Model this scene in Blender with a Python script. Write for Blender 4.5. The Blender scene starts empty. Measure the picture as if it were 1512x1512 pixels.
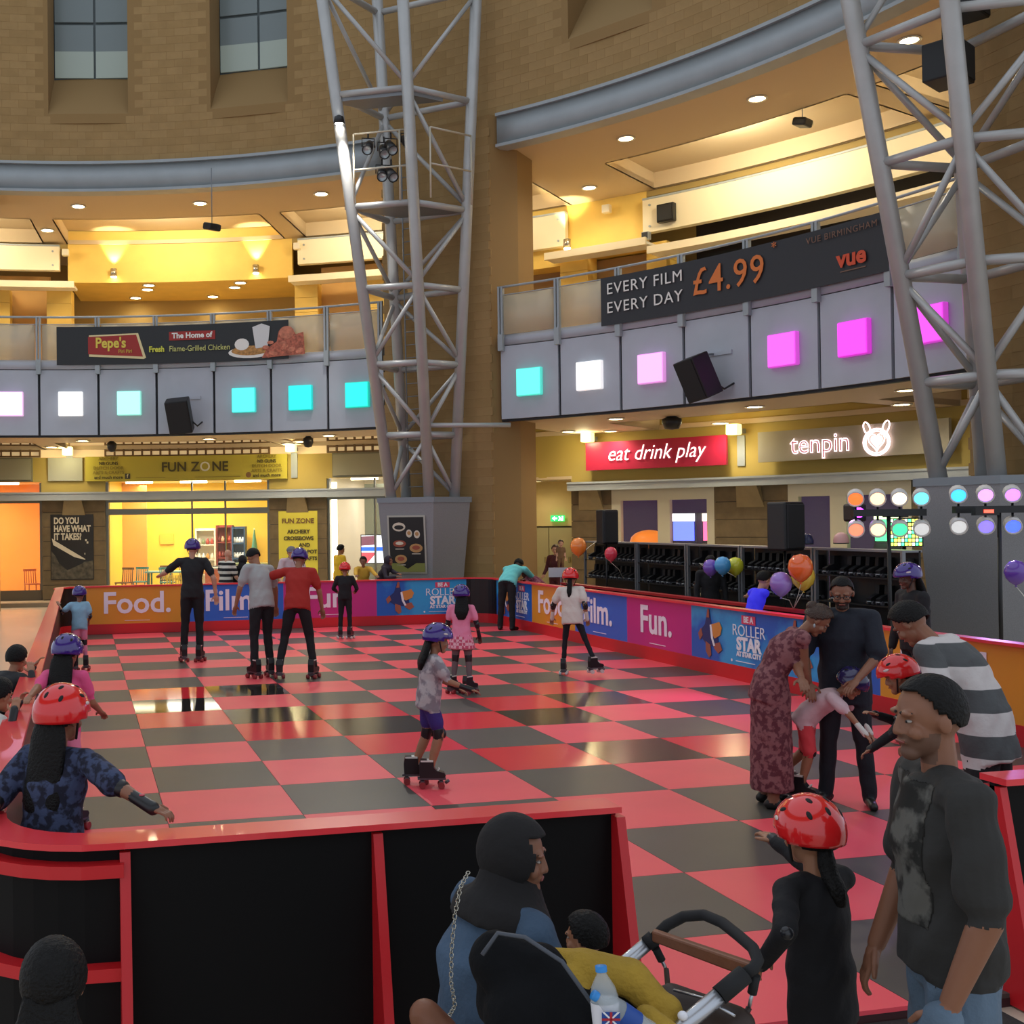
import bpy, bmesh, math, random
import numpy as np
from mathutils import Vector, Matrix, Euler, Quaternion
from mathutils.kdtree import KDTree
random.seed(7); np.random.seed(7)
S = bpy.context.scene
COL = S.collection

# ------------------------------------------------------------------ camera
F_PX = 1689.34                      # focal length in pixels of the 1512 px frame (right part of a 4:3 phone picture)
CAM = Vector((-0.606, -21.425, 2.175))
YAW, PITCH, ROLL = 0.2245, 0.0096867, -0.0113666
_fw = Vector((math.sin(YAW) * math.cos(PITCH), math.cos(YAW) * math.cos(PITCH), math.sin(PITCH)))
_r0 = Vector((math.cos(YAW), -math.sin(YAW), 0)); _u0 = _r0.cross(_fw)
_rt = _r0 * math.cos(ROLL) + _u0 * math.sin(ROLL); _up = -_r0 * math.sin(ROLL) + _u0 * math.cos(ROLL)
cd = bpy.data.cameras.new('camera'); cam = bpy.data.objects.new('camera', cd); COL.objects.link(cam)
cd.sensor_width = 36; cd.lens = F_PX / 1512 * 36; cd.shift_x = 252 / 1512; cd.clip_end = 200; cd.clip_start = .05
cam.matrix_world = Matrix(((_rt.x, _up.x, -_fw.x, CAM.x), (_rt.y, _up.y, -_fw.y, CAM.y), (_rt.z, _up.z, -_fw.z, CAM.z), (0, 0, 0, 1)))
S.camera = cam

# ------------------------------------------------------------------ world and exposure
W = bpy.data.worlds.new('world'); S.world = W; W.use_nodes = True
W.node_tree.nodes['Background'].inputs[0].default_value = (0.80, 0.88, 1.0, 1)
W.node_tree.nodes['Background'].inputs[1].default_value = .75
S.view_settings.view_transform = 'Standard'; S.view_settings.look = 'None'
S.view_settings.gamma = 1; S.view_settings.use_curve_mapping = False
S.view_settings.exposure = 0.3
S.cycles.use_denoising = True
S.cycles.max_bounces = 6; S.cycles.sample_clamp_indirect = 6.0

def lamp(name, kind, loc, energy, color=(1, .86, .66), size=.1, target=None, angle=150, blend=.6):
    l = bpy.data.lights.new(name, kind); l.energy = energy; l.color = color
    if kind == 'AREA': l.size = size
    else: l.shadow_soft_size = size
    if kind == 'SPOT': l.spot_size = math.radians(angle); l.spot_blend = blend
    o = bpy.data.objects.new(name, l); COL.objects.link(o); o.location = loc
    d = (Vector(target) - Vector(loc)) if target is not None else Vector((0, 0, -1))
    o.rotation_euler = d.to_track_quat('-Z', 'Y').to_euler()
    return o

# ------------------------------------------------------------------ materials
def lin(c):
    if isinstance(c, str):
        c = c.lstrip('#'); c = [int(c[i:i + 2], 16) / 255 for i in (0, 2, 4)]
    return tuple((v / 12.92 if v <= .04045 else ((v + .055) / 1.055) ** 2.4) for v in c)
MATS = {}
def mat(name, col='#808080', rough=.5, metal=0., emit=0., ecol=None, noise=0., nscale=6., bump=0., bscale=40., alpha=1., trans=0., spec=.5, coat=0., col2=None, kind='noise'):
    if name in MATS: return MATS[name]
    m = bpy.data.materials.new(name); m.use_nodes = True; nt = m.node_tree; b = nt.nodes['Principled BSDF']
    c = lin(col); b.inputs['Base Color'].default_value = (*c, 1)
    b.inputs['Roughness'].default_value = rough; b.inputs['Metallic'].default_value = metal
    b.inputs['Specular IOR Level'].default_value = spec
    b.inputs['Alpha'].default_value = alpha; b.inputs['Transmission Weight'].default_value = trans
    b.inputs['Coat Weight'].default_value = coat
    if emit:
        b.inputs['Emission Color'].default_value = (*lin(ecol or col), 1); b.inputs['Emission Strength'].default_value = emit
    tc = None
    if noise or bump or col2:
        tc = nt.nodes.new('ShaderNodeTexCoord')
    if noise or col2:
        if kind == 'voronoi':
            n = nt.nodes.new('ShaderNodeTexVoronoi'); n.inputs['Scale'].default_value = nscale; out = n.outputs['Distance']
        elif kind == 'checker':
            n = nt.nodes.new('ShaderNodeTexChecker'); n.inputs['Scale'].default_value = nscale; out = n.outputs['Fac']
        elif kind == 'swirl':
            n = nt.nodes.new('ShaderNodeTexWave'); n.wave_type = 'RINGS'; n.inputs['Scale'].default_value = nscale; n.inputs['Distortion'].default_value = 9; n.inputs['Detail'].default_value = 2; n.inputs['Detail Scale'].default_value = 1.5; out = n.outputs['Fac']
        elif kind == 'wave':
            n = nt.nodes.new('ShaderNodeTexWave'); n.inputs['Scale'].default_value = nscale; n.bands_direction = 'Z'; out = n.outputs['Fac']
        else:
            n = nt.nodes.new('ShaderNodeTexNoise'); n.inputs['Scale'].default_value = nscale; n.inputs['Detail'].default_value = 5; out = n.outputs['Fac']
        nt.links.new(tc.outputs['Object'], n.inputs['Vector'])
        r = nt.nodes.new('ShaderNodeValToRGB'); e = r.color_ramp.elements
        if col2:
            e[0].color = (*c, 1); e[1].color = (*lin(col2), 1)
            if kind == 'noise': e[0].position = .45; e[1].position = .55
            elif kind == 'swirl': e[0].position = .55; e[1].position = .8
            elif kind == 'voronoi': e[0].position = .28; e[1].position = .42
            else: e[0].position = .48; e[1].position = .52
        else:
            e[0].color = (*[v * (1 - noise) for v in c], 1); e[1].color = (*[min(1, v * (1 + noise)) for v in c], 1)
            e[0].position = .3; e[1].position = .7
        nt.links.new(out, r.inputs[0]); nt.links.new(r.outputs[0], b.inputs['Base Color'])
    if bump:
        n2 = nt.nodes.new('ShaderNodeTexNoise'); n2.inputs['Scale'].default_value = bscale; n2.inputs['Detail'].default_value = 3
        nt.links.new(tc.outputs['Object'], n2.inputs['Vector'])
        bp = nt.nodes.new('ShaderNodeBump'); bp.inputs['Strength'].default_value = bump; bp.inputs['Distance'].default_value = .02
        nt.links.new(n2.outputs['Fac'], bp.inputs['Height']); nt.links.new(bp.outputs[0], b.inputs['Normal'])
    MATS[name] = m
    return m

# ------------------------------------------------------------------ geometry
OX, OY = -3.873, -8.143             # centre of the round atrium
def pc(th, r, z):
    a = math.radians(th); return Vector((OX + r * math.sin(a), OY + r * math.cos(a), z))

class MB:
    """collects shapes, then links them as one mesh object"""
    def __init__(s): s.v = []; s.f = []; s.m = []; s.sm = []
    def add(s, v, f, mi=0, sm=False):
        n = len(s.v); s.v += [tuple(p) for p in v]; s.f += [tuple(i + n for i in q) for q in f]
        s.m += [mi] * len(f); s.sm += [sm] * len(f); return s
    def box(s, c, size, rot=None, mi=0):
        x, y, z = (d / 2 for d in size); v = [Vector((a * x, b * y, d * z)) for a in (-1, 1) for b in (-1, 1) for d in (-1, 1)]
        if rot is not None: v = [rot @ p for p in v]
        c = Vector(c)
        return s.add([p + c for p in v], [(0, 1, 3, 2), (4, 6, 7, 5), (0, 4, 5, 1), (2, 3, 7, 6), (0, 2, 6, 4), (1, 5, 7, 3)], mi)
    def bx(s, x0, x1, y0, y1, z0, z1, mi=0):
        return s.box(((x0 + x1) / 2, (y0 + y1) / 2, (z0 + z1) / 2), (x1 - x0, y1 - y0, z1 - z0), None, mi)
    def hexa(s, b, t, mi=0):         # bottom 4 points, top 4 points
        return s.add(list(b) + list(t), [(3, 2, 1, 0), (4, 5, 6, 7), (0, 1, 5, 4), (1, 2, 6, 5), (2, 3, 7, 6), (3, 0, 4, 7)], mi)
    def tube(s, p0, p1, r0, r1=None, n=10, mi=0, cap=True):
        p0, p1 = Vector(p0), Vector(p1); r1 = r0 if r1 is None else r1
        q = (p1 - p0).to_track_quat('Z', 'Y'); v = []
        for p, r in ((p0, r0), (p1, r1)):
            v += [p + q @ Vector((r * math.cos(6.28318 * i / n), r * math.sin(6.28318 * i / n), 0)) for i in range(n)]
        s.add(v, [(i, (i + 1) % n, n + (i + 1) % n, n + i) for i in range(n)], mi, True)
        if cap: s.add(v, [tuple(range(n - 1, -1, -1)), tuple(range(n, 2 * n))], mi)
        return s
    def path(s, pts, r, n=8, mi=0):
        pts = [Vector(p) for p in pts]; rs = r if isinstance(r, (list, tuple)) else [r] * len(pts); v = []; up = None
        for i, p in enumerate(pts):
            d = (pts[min(i + 1, len(pts) - 1)] - pts[max(i - 1, 0)]).normalized()
            if up is None: up = d.orthogonal()
            up = (up - d * up.dot(d)).normalized(); w = d.cross(up)
            v += [p + (up * math.cos(6.28318 * k / n) + w * math.sin(6.28318 * k / n)) * rs[i] for k in range(n)]
        f = [(i * n + k, i * n + (k + 1) % n, (i + 1) * n + (k + 1) % n, (i + 1) * n + k) for i in range(len(pts) - 1) for k in range(n)]
        s.add(v, f, mi, True)
        return s.add(v, [tuple(range(n - 1, -1, -1)), tuple(range(len(v) - n, len(v)))], mi)
    def arc(s, t0, t1, r0, r1, z0, z1, seg=None, mi=0, sm=False):  # curved block about the atrium centre
        seg = seg or max(1, int(abs(t1 - t0) / 1.7)); v = []
        for i in range(seg + 1):
            t = t0 + (t1 - t0) * i / seg
            v += [pc(t, r0, z0), pc(t, r1, z0), pc(t, r1, z1), pc(t, r0, z1)]
        f = []
        for i in range(seg):
            a, b = 4 * i, 4 * i + 4
            f += [(a + k, a + (k + 1) % 4, b + (k + 1) % 4, b + k) for k in range(4)]
        f += [(3, 2, 1, 0), (4 * seg, 4 * seg + 1, 4 * seg + 2, 4 * seg + 3)]
        return s.add(v, f, mi, sm)
    def prism(s, poly, o, ux, uy, d, mi=0):  # 2-D outline (x, y) in the plane (ux, uy) at o, pushed by vector d
        o, ux, uy, d = Vector(o), Vector(ux), Vector(uy), Vector(d); n = len(poly)
        a = [o + ux * x + uy * y for x, y in poly]
        return s.add(a + [p + d for p in a], [tuple(range(n)), tuple(range(2 * n - 1, n - 1, -1))] + [(i, n + i, n + (i + 1) % n, (i + 1) % n) for i in range(n)], mi)
    def ball(s, c, r, n=12, m=8, mi=0, rot=None):
        rx, ry, rz = (r, r, r) if isinstance(r, (int, float)) else r
        c = Vector(c); v = []
        for j in range(m + 1):
            a = math.pi * j / m
            for i in range(n):
                b = 2 * math.pi * i / n; p = Vector((rx * math.sin(a) * math.cos(b), ry * math.sin(a) * math.sin(b), rz * math.cos(a)))
                v.append(c + (rot @ p if rot is not None else p))
        return s.add(v, [(j * n + i, (j + 1) * n + i, (j + 1) * n + (i + 1) % n, j * n + (i + 1) % n) for j in range(m) for i in range(n)], mi, True)
    def lathe(s, prof, c, axis=(0, 0, 1), n=16, mi=0):
        q = Vector(axis).to_track_quat('Z', 'Y'); c = Vector(c); v = []
        for r, z in prof: v += [c + q @ Vector((r * math.cos(6.28318 * i / n), r * math.sin(6.28318 * i / n), z)) for i in range(n)]
        return s.add(v, [(j * n + i, j * n + (i + 1) % n, (j + 1) * n + (i + 1) % n, (j + 1) * n + i) for j in range(len(prof) - 1) for i in range(n)], mi, True)
    def build(s, name, mats, parent=None, bevel=0):
        me = bpy.data.meshes.new(name); me.from_pydata(s.v, [], s.f)
        for m in (mats if isinstance(mats, (list, tuple)) else [mats]): me.materials.append(m)
        me.polygons.foreach_set('material_index', s.m); me.polygons.foreach_set('use_smooth', s.sm)
        bm = bmesh.new(); bm.from_mesh(me); bmesh.ops.remove_doubles(bm, verts=bm.verts, dist=1e-5)
        bmesh.ops.recalc_face_normals(bm, faces=bm.faces); bm.to_mesh(me); bm.free(); me.update()
        o = bpy.data.objects.new(name, me); COL.objects.link(o)
        if parent is not None: put(o, parent)
        if bevel:
            b = o.modifiers.new('bevel', 'BEVEL'); b.width = bevel; b.segments = 2; b.limit_method = 'ANGLE'
        return o

def put(o, parent):
    """parent a mesh that was built in world coordinates, keeping it in place (parents are unrotated unless noted)"""
    o.parent = parent; o.matrix_parent_inverse = parent.matrix_basis.inverted()
    return o
def tag(o, label, cat, group=None, kind=None):
    o['label'] = label; o['category'] = cat
    if group: o['group'] = group
    if kind: o['kind'] = kind
    return o
def struct(o, label=None):
    o['kind'] = 'structure'
    if label: o['label'] = label
    return o
def thing(name, loc, label, cat, group=None):
    o = bpy.data.objects.new(name, None); COL.objects.link(o); o.location = loc; o.empty_display_size = .1
    return tag(o, label, cat, group)
def copy_tree(o, parent=None, loc=None, rot=None):
    c = o.copy(); COL.objects.link(c)
    if parent is not None: c.parent = parent
    if loc is not None: c.location = loc
    if rot is not None: c.rotation_euler = rot
    for ch in list(o.children):
        k = copy_tree(ch, c); k.matrix_parent_inverse = ch.matrix_parent_inverse.copy()
    return c

TMP = bpy.data.scenes.new('tmp')
_tc = {}
def evaluated(o):
    """mesh of an object with its modifiers, worked out in a small scene of its own"""
    TMP.collection.objects.link(o)
    with bpy.context.temp_override(scene=TMP, view_layer=TMP.view_layers[0]):
        dg = bpy.context.evaluated_depsgraph_get(); dg.update(); return bpy.data.meshes.new_from_object(o.evaluated_get(dg))
def text(s, size, name='lettering', align='CENTER', off=0., ext=.004, shear=0., space=1., neon=0., sx=1.):
    """lettering as flat mesh data in x (right), y (up): list of verts, faces"""
    key = (s, size, align, off, ext, shear, space, neon, sx)
    if key in _tc: return _tc[key]
    cu = bpy.data.curves.new('t', 'FONT'); cu.body = s; cu.size = size; cu.align_x = align; cu.align_y = 'CENTER'
    cu.offset = off; cu.shear = shear; cu.space_character = space; cu.resolution_u = 3
    if neon: cu.fill_mode = 'NONE'; cu.bevel_depth = neon; cu.bevel_resolution = 0
    else: cu.extrude = ext
    o = bpy.data.objects.new('t', cu); me = evaluated(o)
    v = [(p.co.x * sx, p.co.y, p.co.z) for p in me.vertices]; f = [tuple(p.vertices) for p in me.polygons]
    bpy.data.objects.remove(o); bpy.data.curves.remove(cu); bpy.data.meshes.remove(me); _tc[key] = (v, f)
    return v, f
def flat_map(o, ux, uy):
    o, ux, uy = Vector(o), Vector(ux).normalized(), Vector(uy).normalized(); n = ux.cross(uy)
    return lambda p: o + ux * p[0] + uy * p[1] + n * p[2]
def arc_map(th, r, z):              # sign facing the atrium centre: +x runs clockwise (to the right when seen from inside)
    f = lambda p: pc(th + math.degrees(p[0] / r), r - p[2], z + p[1]); f.arc = True
    return f
def lettering(s, size, fmap, m, parent, name='lettering', at=(0, 0), z=None, **k):
    z = (.03 if getattr(fmap, 'arc', 0) else .008) if z is None else z
    v, f = text(s, size, **k); mb = MB(); mb.add([fmap((p[0] + at[0], p[1] + at[1], p[2] + z)) for p in v], f)
    return mb.build(name, m, parent)
def decal(poly, fmap, m, parent, name, d=.004, z=.004):
    """a flat printed patch: outline in sign coordinates with a little thickness"""
    n = len(poly); mb = MB(); mb.add([fmap((x, y, z)) for x, y in poly] + [fmap((x, y, z + d)) for x, y in poly],
        [tuple(range(n)), tuple(range(2 * n - 1, n - 1, -1))] + [(i, n + i, n + (i + 1) % n, (i + 1) % n) for i in range(n)])
    return mb.build(name, m, parent)
def ell(cx, cy, rx, ry, n=16, a0=0, a1=360): return [(cx + rx * math.cos(math.radians(a0 + (a1 - a0) * i / n)), cy + ry * math.sin(math.radians(a0 + (a1 - a0) * i / n))) for i in range(n + (a1 - a0 < 360))]
def rect(x0, x1, y0, y1): return [(x0, y0), (x1, y0), (x1, y1), (x0, y1)]
# ================================================================== the building
RI, RS = 17.0, 22.6                 # radius of the atrium edge and of the shop fronts
BAYS = [(2.65, 38.05), (48.1, 83.5)]
m_block = mat('sandstone', '#a28455', .85, noise=.07, nscale=3, bump=.15, bscale=60)
m_block2 = mat('sandstone_dark', '#9d7f50', .85, noise=.07, nscale=3, bump=.15, bscale=60)
m_mortar = mat('mortar', '#93764a', .9)
m_steel = mat('painted_steel', '#a2aaad', .45, .1, noise=.06, nscale=2)
m_soffit = mat('soffit_paint', '#c9b594', .7)
m_cream = mat('cream_paint', '#e6d9b4', .6)
m_yellow = mat('yellow_paint', '#e8c464', .65, noise=.05, nscale=2)
m_fascia = mat('fascia_grey', '#b4b9c2', .42, .0, noise=.07, nscale=1.2)
m_dark = mat('dark_gap', '#23262a', .6)
m_glass = mat('glass', '#aab4b4', .05, alpha=.08)
m_frost = mat('fritted_glass', '#d8cdb2', .3, alpha=.62)
m_white = mat('white_paint', '#e9e6da', .5)
m_brass = mat('light_lens', '#fff3d0', .3, emit=26, ecol='#ffe6b0')
m_ring = mat('downlight_rim', '#dcd6c4', .4)
m_black = mat('black_plastic', '#111214', .45)
m_blacksatin = mat('black_panel', '#070708', .6, spec=.2)
m_ground = mat('mall_floor', '#cdbca6', .28, noise=.05, nscale=.8)
m_pier = mat('brown_stone', '#6b5c41', .75, noise=.14, nscale=4, bump=.1)
m_pierlt = mat('pale_stone', '#8a7a58', .75, noise=.1, nscale=4)

# ---- ground
g = MB(); g.add([pc(t, 27, -.06) for t in range(0, 360, 6)], [tuple(range(60))]); struct(g.build('floor', m_ground))
mb = MB(); mb.arc(-6, 40, 19.6, 20.1, -.06, .06); struct(mb.build('trim_1', mat('dark_kerb', '#8f7f66', .6)), 'low stone kerb in front of the orange shop')

# ---- upper wall of blocks: backing, 300 single blocks, the rest joined
def win_ranges(b0): return [(b0 + 6.0, b0 + 12.85), (b0 + 20.1, b0 + 26.95)]
wins = [w for b in (2.65, 48.1) for w in win_ranges(b)]
mb = MB()
edges = [-8] + [e for w in wins for e in w] + [100]
for i in range(0, len(edges), 2): mb.arc(edges[i], edges[i + 1], RI + .06, RI + 1.0, 11.49, 17.5)
for a, b in wins:
    mb.arc(a, b, RI + .06, RI + 1.0, 11.49, 12.55)
    t = [pc(a, RI + .06, 12.5), pc(b, RI + .06, 12.5), pc(b, RI + 1.0, 12.5), pc(a, RI + 1.0, 12.5)]
    u = [pc(a, RI + .06, 12.75), pc(b, RI + .06, 12.75), pc(b, RI + 1.0, 14.0), pc(a, RI + 1.0, 14.0)]
    mb.hexa(t, u)
mb.arc(100, 352, RI + .06, RI + 1.0, 11.49, 17.5)
wall = struct(mb.build('wall_upper', m_mortar), 'curved upper wall of honey coloured stone blocks')
bh, bl, gap = .2, .42, .010
bm_ = MB(); bm_.box((0, .0815, 0), (bl - gap, .05, bh - gap)); proto = bm_.build('block', [m_block]); me_block = proto.data
bpy.data.objects.remove(proto)
me_block2 = me_block.copy(); me_block2.materials[0] = m_block2
slots = []
dth = math.degrees(bl / RI)
for row in range(int((16.4 - 11.49) / bh)):
    z = 11.49 + (row + .5) * bh
    for k in range(int(108 / dth)):
        th = -8 + (k + (row % 2) * .5) * dth
        if any(a - .45 * dth < th < b + .45 * dth for a, b in wins) and z > 12.7: continue
        slots.append((th, RI, z, th))
def block_at(th, r, z, face):
    return Matrix.Translation(pc(th, r, z)) @ Matrix.Rotation(-math.radians(face), 4, 'Z')
def lay_blocks(slots, wall, vis, nmax=300, stuff='joined_blocks'):
    scored = []
    for s_ in slots:
        p = pc(*s_[:3]) - CAM; d = p.dot(_fw); x = 504 + F_PX * p.dot(_rt) / d if d > 1 else -9; y = 756 - F_PX * p.dot(_up) / d if d > 1 else -9
        scored.append((not (0 < x < 1512 and 0 < y < 1512 and vis(x, y)), d, s_))
    scored.sort(key=lambda q: q[:2]); rest = MB()
    co = [v.co for v in me_block.vertices]; fa = [tuple(p.vertices) for p in me_block.polygons]
    for i, (h, d, s_) in enumerate(scored):
        M = block_at(*s_)
        if i < nmax and not h:
            o = bpy.data.objects.new('block', me_block if random.random() < .6 else me_block2); COL.objects.link(o); o.parent = wall; o.matrix_basis = M
        elif len(rest.v) < 400000: rest.add([M @ c for c in co], fa, random.random() < .4)
    if rest.v:
        o = rest.build(stuff, [m_block, m_block2], wall); o['kind'] = 'stuff'
lay_blocks(slots, wall, lambda x, y: y < 215)
# window glazing in the recesses
m_wglass = mat('dusk_window', '#6a7678', .25, emit=.05, ecol='#9fb0b0')
m_wglass2 = mat('dusk_window_low', '#93a098', .3, emit=.10, ecol='#bccabd')
m_wframe = mat('window_frame', '#4d5758', .5)
for i, (a, b) in enumerate(wins):
    w = struct(MB().arc(a - .05, b + .05, RI + .98, RI + 1.1, 13.95, 17.5).build('window_%d' % (i + 1), m_wframe), 'tall dusk-lit upper window in stone recess')
    mid = (a + b) / 2
    for (t0, t1) in ((a + .1, mid - .1), (mid + .1, b - .1)):
        for (z0, z1, mm) in ((14.02, 14.72, m_wglass2), (14.72, 15.42, m_wglass), (15.5, 17.4, m_wglass)):
            MB().arc(t0, t1, RI + .93, RI + .97, z0, z1).build('pane', mm, w)

# ---- ring beam under the upper wall
for i, (a, b) in enumerate(BAYS):
    mb = MB(); mb.arc(a, b, RI - .02, RI + .25, 10.78, 11.42, sm=True); mb.arc(a, b, RI - .1, RI + .3, 11.42, 11.49); mb.arc(a, b, RI - .1, RI + .3, 10.71, 10.78)
    struct(mb.build('trim_%d' % (i + 2), m_steel), 'curved grey steel ring beam above the balcony')

# ---- stone pillars (at 43 and 88 degrees) with their own blocks
for i, (a, b) in enumerate([(38.2, 47.5), (83.6, 92.9), (-6.8, 2.5)]):
    mb = MB(); mb.arc(a, b, RI - .12, RI + 1.4, -.06, 11.49, seg=6)
    mb.hexa([pc(b, RI - .12, -.06), pc(b + 1.4, RI + .5, -.06), pc(b + 1.2, RI + 1.4, -.06), pc(b, RI + 1.4, -.06)], [pc(b, RI - .12, 11.49), pc(b + 1.4, RI + .5, 11.49), pc(b + 1.2, RI + 1.4, 11.49), pc(b, RI + 1.4, 11.49)])
    pw = struct(mb.build('wall_pillar_%d' % (i + 1), m_mortar), ['sandstone block pillar behind the central steel tower', 'sandstone block pillar behind the right steel tower', 'sandstone block pillar at the far left'][i])
    sl = []
    for row in range(57):
        z = (row + .5) * bh; n = 7
        for k in range(n):
            th = a + (k + .5 + (row % 2) * .12 - .06) * (b - a) / n
            sl.append((th, RI - .180, z, th))
        q0, q1 = pc(b, RI - .12, 0), pc(b + 1.4, RI + .5, 0); dv = q1 - q0; ang = math.degrees(math.atan2(-dv.y, dv.x))
        for f_ in ((.27, .73) if row % 2 else (.25, .70)):
            q = q0.lerp(q1, f_); q -= Vector((math.sin(math.radians(ang)), math.cos(math.radians(ang)), 0)) * .05
            sl.append((math.degrees(math.atan2(q.x - OX, q.y - OY)), math.hypot(q.x - OX, q.y - OY), z, ang))
    lay_blocks(sl, pw, lambda x, y: x > 560 and y < 860)

# ---- ceilings (soffits) with lit coves, two levels
COVES = [(-6, 5.7), (7.6, 24.4), (26.2, 37.5), (41.5, 46.4), (52.5, 69.4), (71.2, 83.3)]
def soffit(name, z, zc, label, skip=None):
    mb = MB(); mb.arc(-8, 100, RI + .2, 19.75, z, z + .12)
    mb.arc(-8, 100, 22.55, 27.2, z, z + .12)
    e = [-8] + [v for c in COVES for v in c] + [100]
    for i in range(0, len(e), 2): mb.arc(e[i], e[i + 1], 19.75, 22.55, z, z + .12)
    for ci, (a, b) in enumerate(COVES):
        mb.arc(a, b, 19.75, 22.55, zc, zc + .05)
        if z > 9 and ci != 1: mb.arc(a, b, 22.45, 22.5, z, zc + .05)
        mb.arc(a, b, 19.7, 19.75, z, zc + .05); mb.arc(a - .12, a, 19.75, 22.6, z, zc + .05); mb.arc(b, b + .12, 19.75, 22.6, z, zc + .05); 
    return struct(mb.build(name, m_soffit), label)
soffit('ceiling_upper', 10.75, 11.15, 'cream gallery ceiling with recessed coves')
soffit('ceiling_lower', 4.5, 4.95, 'soffit under the balcony with recessed coves')
m_cove = mat('cove_tube', '#fff0c8', .4, emit=7, ecol='#ffe2a6')
for i, (a, b) in enumerate(COVES):
    mb = MB(); mb.arc(a + .3, b - .3, 19.8, 19.9, 10.9, 10.98)
    tag(mb.build('cove_light', m_cove), 'warm strip light hidden along ceiling cove, ' + ['far left', 'above the yellow bulkhead on the left', 'left of the stone pillar', 'right of the stone pillar', 'above the cinema banner', 'behind the right steel tower'][i], 'strip light', 'cove lights of the upper gallery')
    lamp('cove_lamp', 'AREA', pc((a + b) / 2, 20.0, 10.95), 130 * (b - a) / 17, (1, .9, .66), 1.2, target=pc((a + b) / 2, 21.8, 11.2))

# mezzanine slab between the levels
mb = MB(); mb.arc(-8, 100, RI + .1, 27, 5.4, 6.3); struct(mb.build('floor_mezzanine', m_soffit))

# ---- balcony fascia, light panels, balustrade
m_aqua = ['#fdfdfd', '#8ff5e2', '#7ff3e6', '#2fe9de', '#21e6dc', '#22ead9']
LIGHTS = [[('#f7c8f4', 3.0, 'pale pink'), ('#ffffff', 3.2, 'white'), ('#a5fbe8', 2.6, 'pale mint'), None, ('#55f7ee', 2.3, 'bright aqua'), ('#2df0e8', 2.1, 'turquoise'), ('#2df5e0', 2.1, 'deep turquoise')],
          [('#66fbe6', 2.3, 'mint green'), ('#ffffff', 3.2, 'white'), ('#fbaaf6', 2.6, 'soft pink'), None, ('#fb62f4', 2.2, 'bright magenta'), ('#fa4af2', 2.2, 'hot magenta'), ('#fb55f6', 2.2, 'vivid pink')]]
WHERE = [['at the left edge of the balcony', 'below the chicken banner, left end', 'below the chicken banner', '', 'below the food pictures', 'right of the food pictures', 'beside the central steel tower'],
         ['beside the stone pillar', 'left of the cinema price banner', 'left of the black loudspeaker', '', 'below the cinema price', 'third from the right tower', 'behind the right steel tower']]
for bi, (a, b) in enumerate(BAYS):
    st = (b - a) / 7; side = 'left' if bi == 0 else 'right'
    mb = MB(); mb.arc(a, b, RI + .06, RI + .2, 4.45, 6.42); fw_ = struct(mb.build('wall_balcony_' + side, m_dark), 'grey panelled balcony front on the ' + side)
    for k in range(7):
        q = MB(); q.arc(a + k * st + .11, a + (k + 1) * st - .11, RI - .02, RI + .05, 4.5, 6.16, seg=4, sm=False); q.build('fascia_panel', m_fascia, fw_)
    q = MB(); q.arc(a, b, RI - .03, RI + .05, 6.18, 6.42, sm=True); q.build('fascia_cap', m_fascia, fw_)
    for k in range(7):
        L = LIGHTS[bi][k]
        if not L: continue
        th = a + (k + .5) * st + (.18 if bi == 0 else .1); h = math.degrees(.31 / RI)
        t = thing('wall_light', pc(th, RI - .02, 4.98), 'square %s light panel %s' % (L[2], WHERE[bi][k]), 'light panel', 'square light panels on the balcony')
        MB().arc(th - h, th + h, RI - .14, RI - .02, 4.98, 5.6, seg=2).build('case', mat('light_case_' + L[0], L[0], .5, emit=L[1] * .15, ecol=L[0]), t, bevel=.02)
        MB().arc(th - h * .94, th + h * .94, RI - .16, RI - .135, 5.0, 5.58, seg=2).build('diffuser', mat('light_' + L[0], L[0], .4, emit=L[1] * .36, ecol=L[0]), t, bevel=.008)
    bal = thing('balustrade', pc((a + b) / 2, RI - .02, 6.16), 'curved steel and glass balustrade along the %s balcony' % side, 'balustrade')
    for k in range(8):
        th = a + k * st + (.25 if k == 0 else -.25 if k == 7 else 0); q = MB(); w = .09
        for s_ in (-1, 1): q.arc(th + s_ * .13 - w * .9, th + s_ * .13 + w * .9, RI - .12, RI - .02, 6.25, 7.5, seg=1)
        q.arc(th - .2, th + .2, RI - .14, RI - .02, 6.05, 6.42, seg=1); q.build('post', m_steel, bal)
    mb = MB(); mb.path([pc(a + (b - a) * i / 24, RI - .08, 7.5) for i in range(25)], .028); mb.build('handrail', m_steel, bal)
    mb = MB(); mb.path([pc(a + (b - a) * i / 24, RI - .06, 7.32) for i in range(25)], .014); mb.build('glass_rail', m_steel, bal)
    for k in range(7):
        q = MB(); q.arc(a + k * st + .3, a + (k + 1) * st - .3, RI - .07, RI - .055, 6.42, 7.3, seg=3, sm=True); q.build('glass_panel', m_frost, bal)

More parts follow.
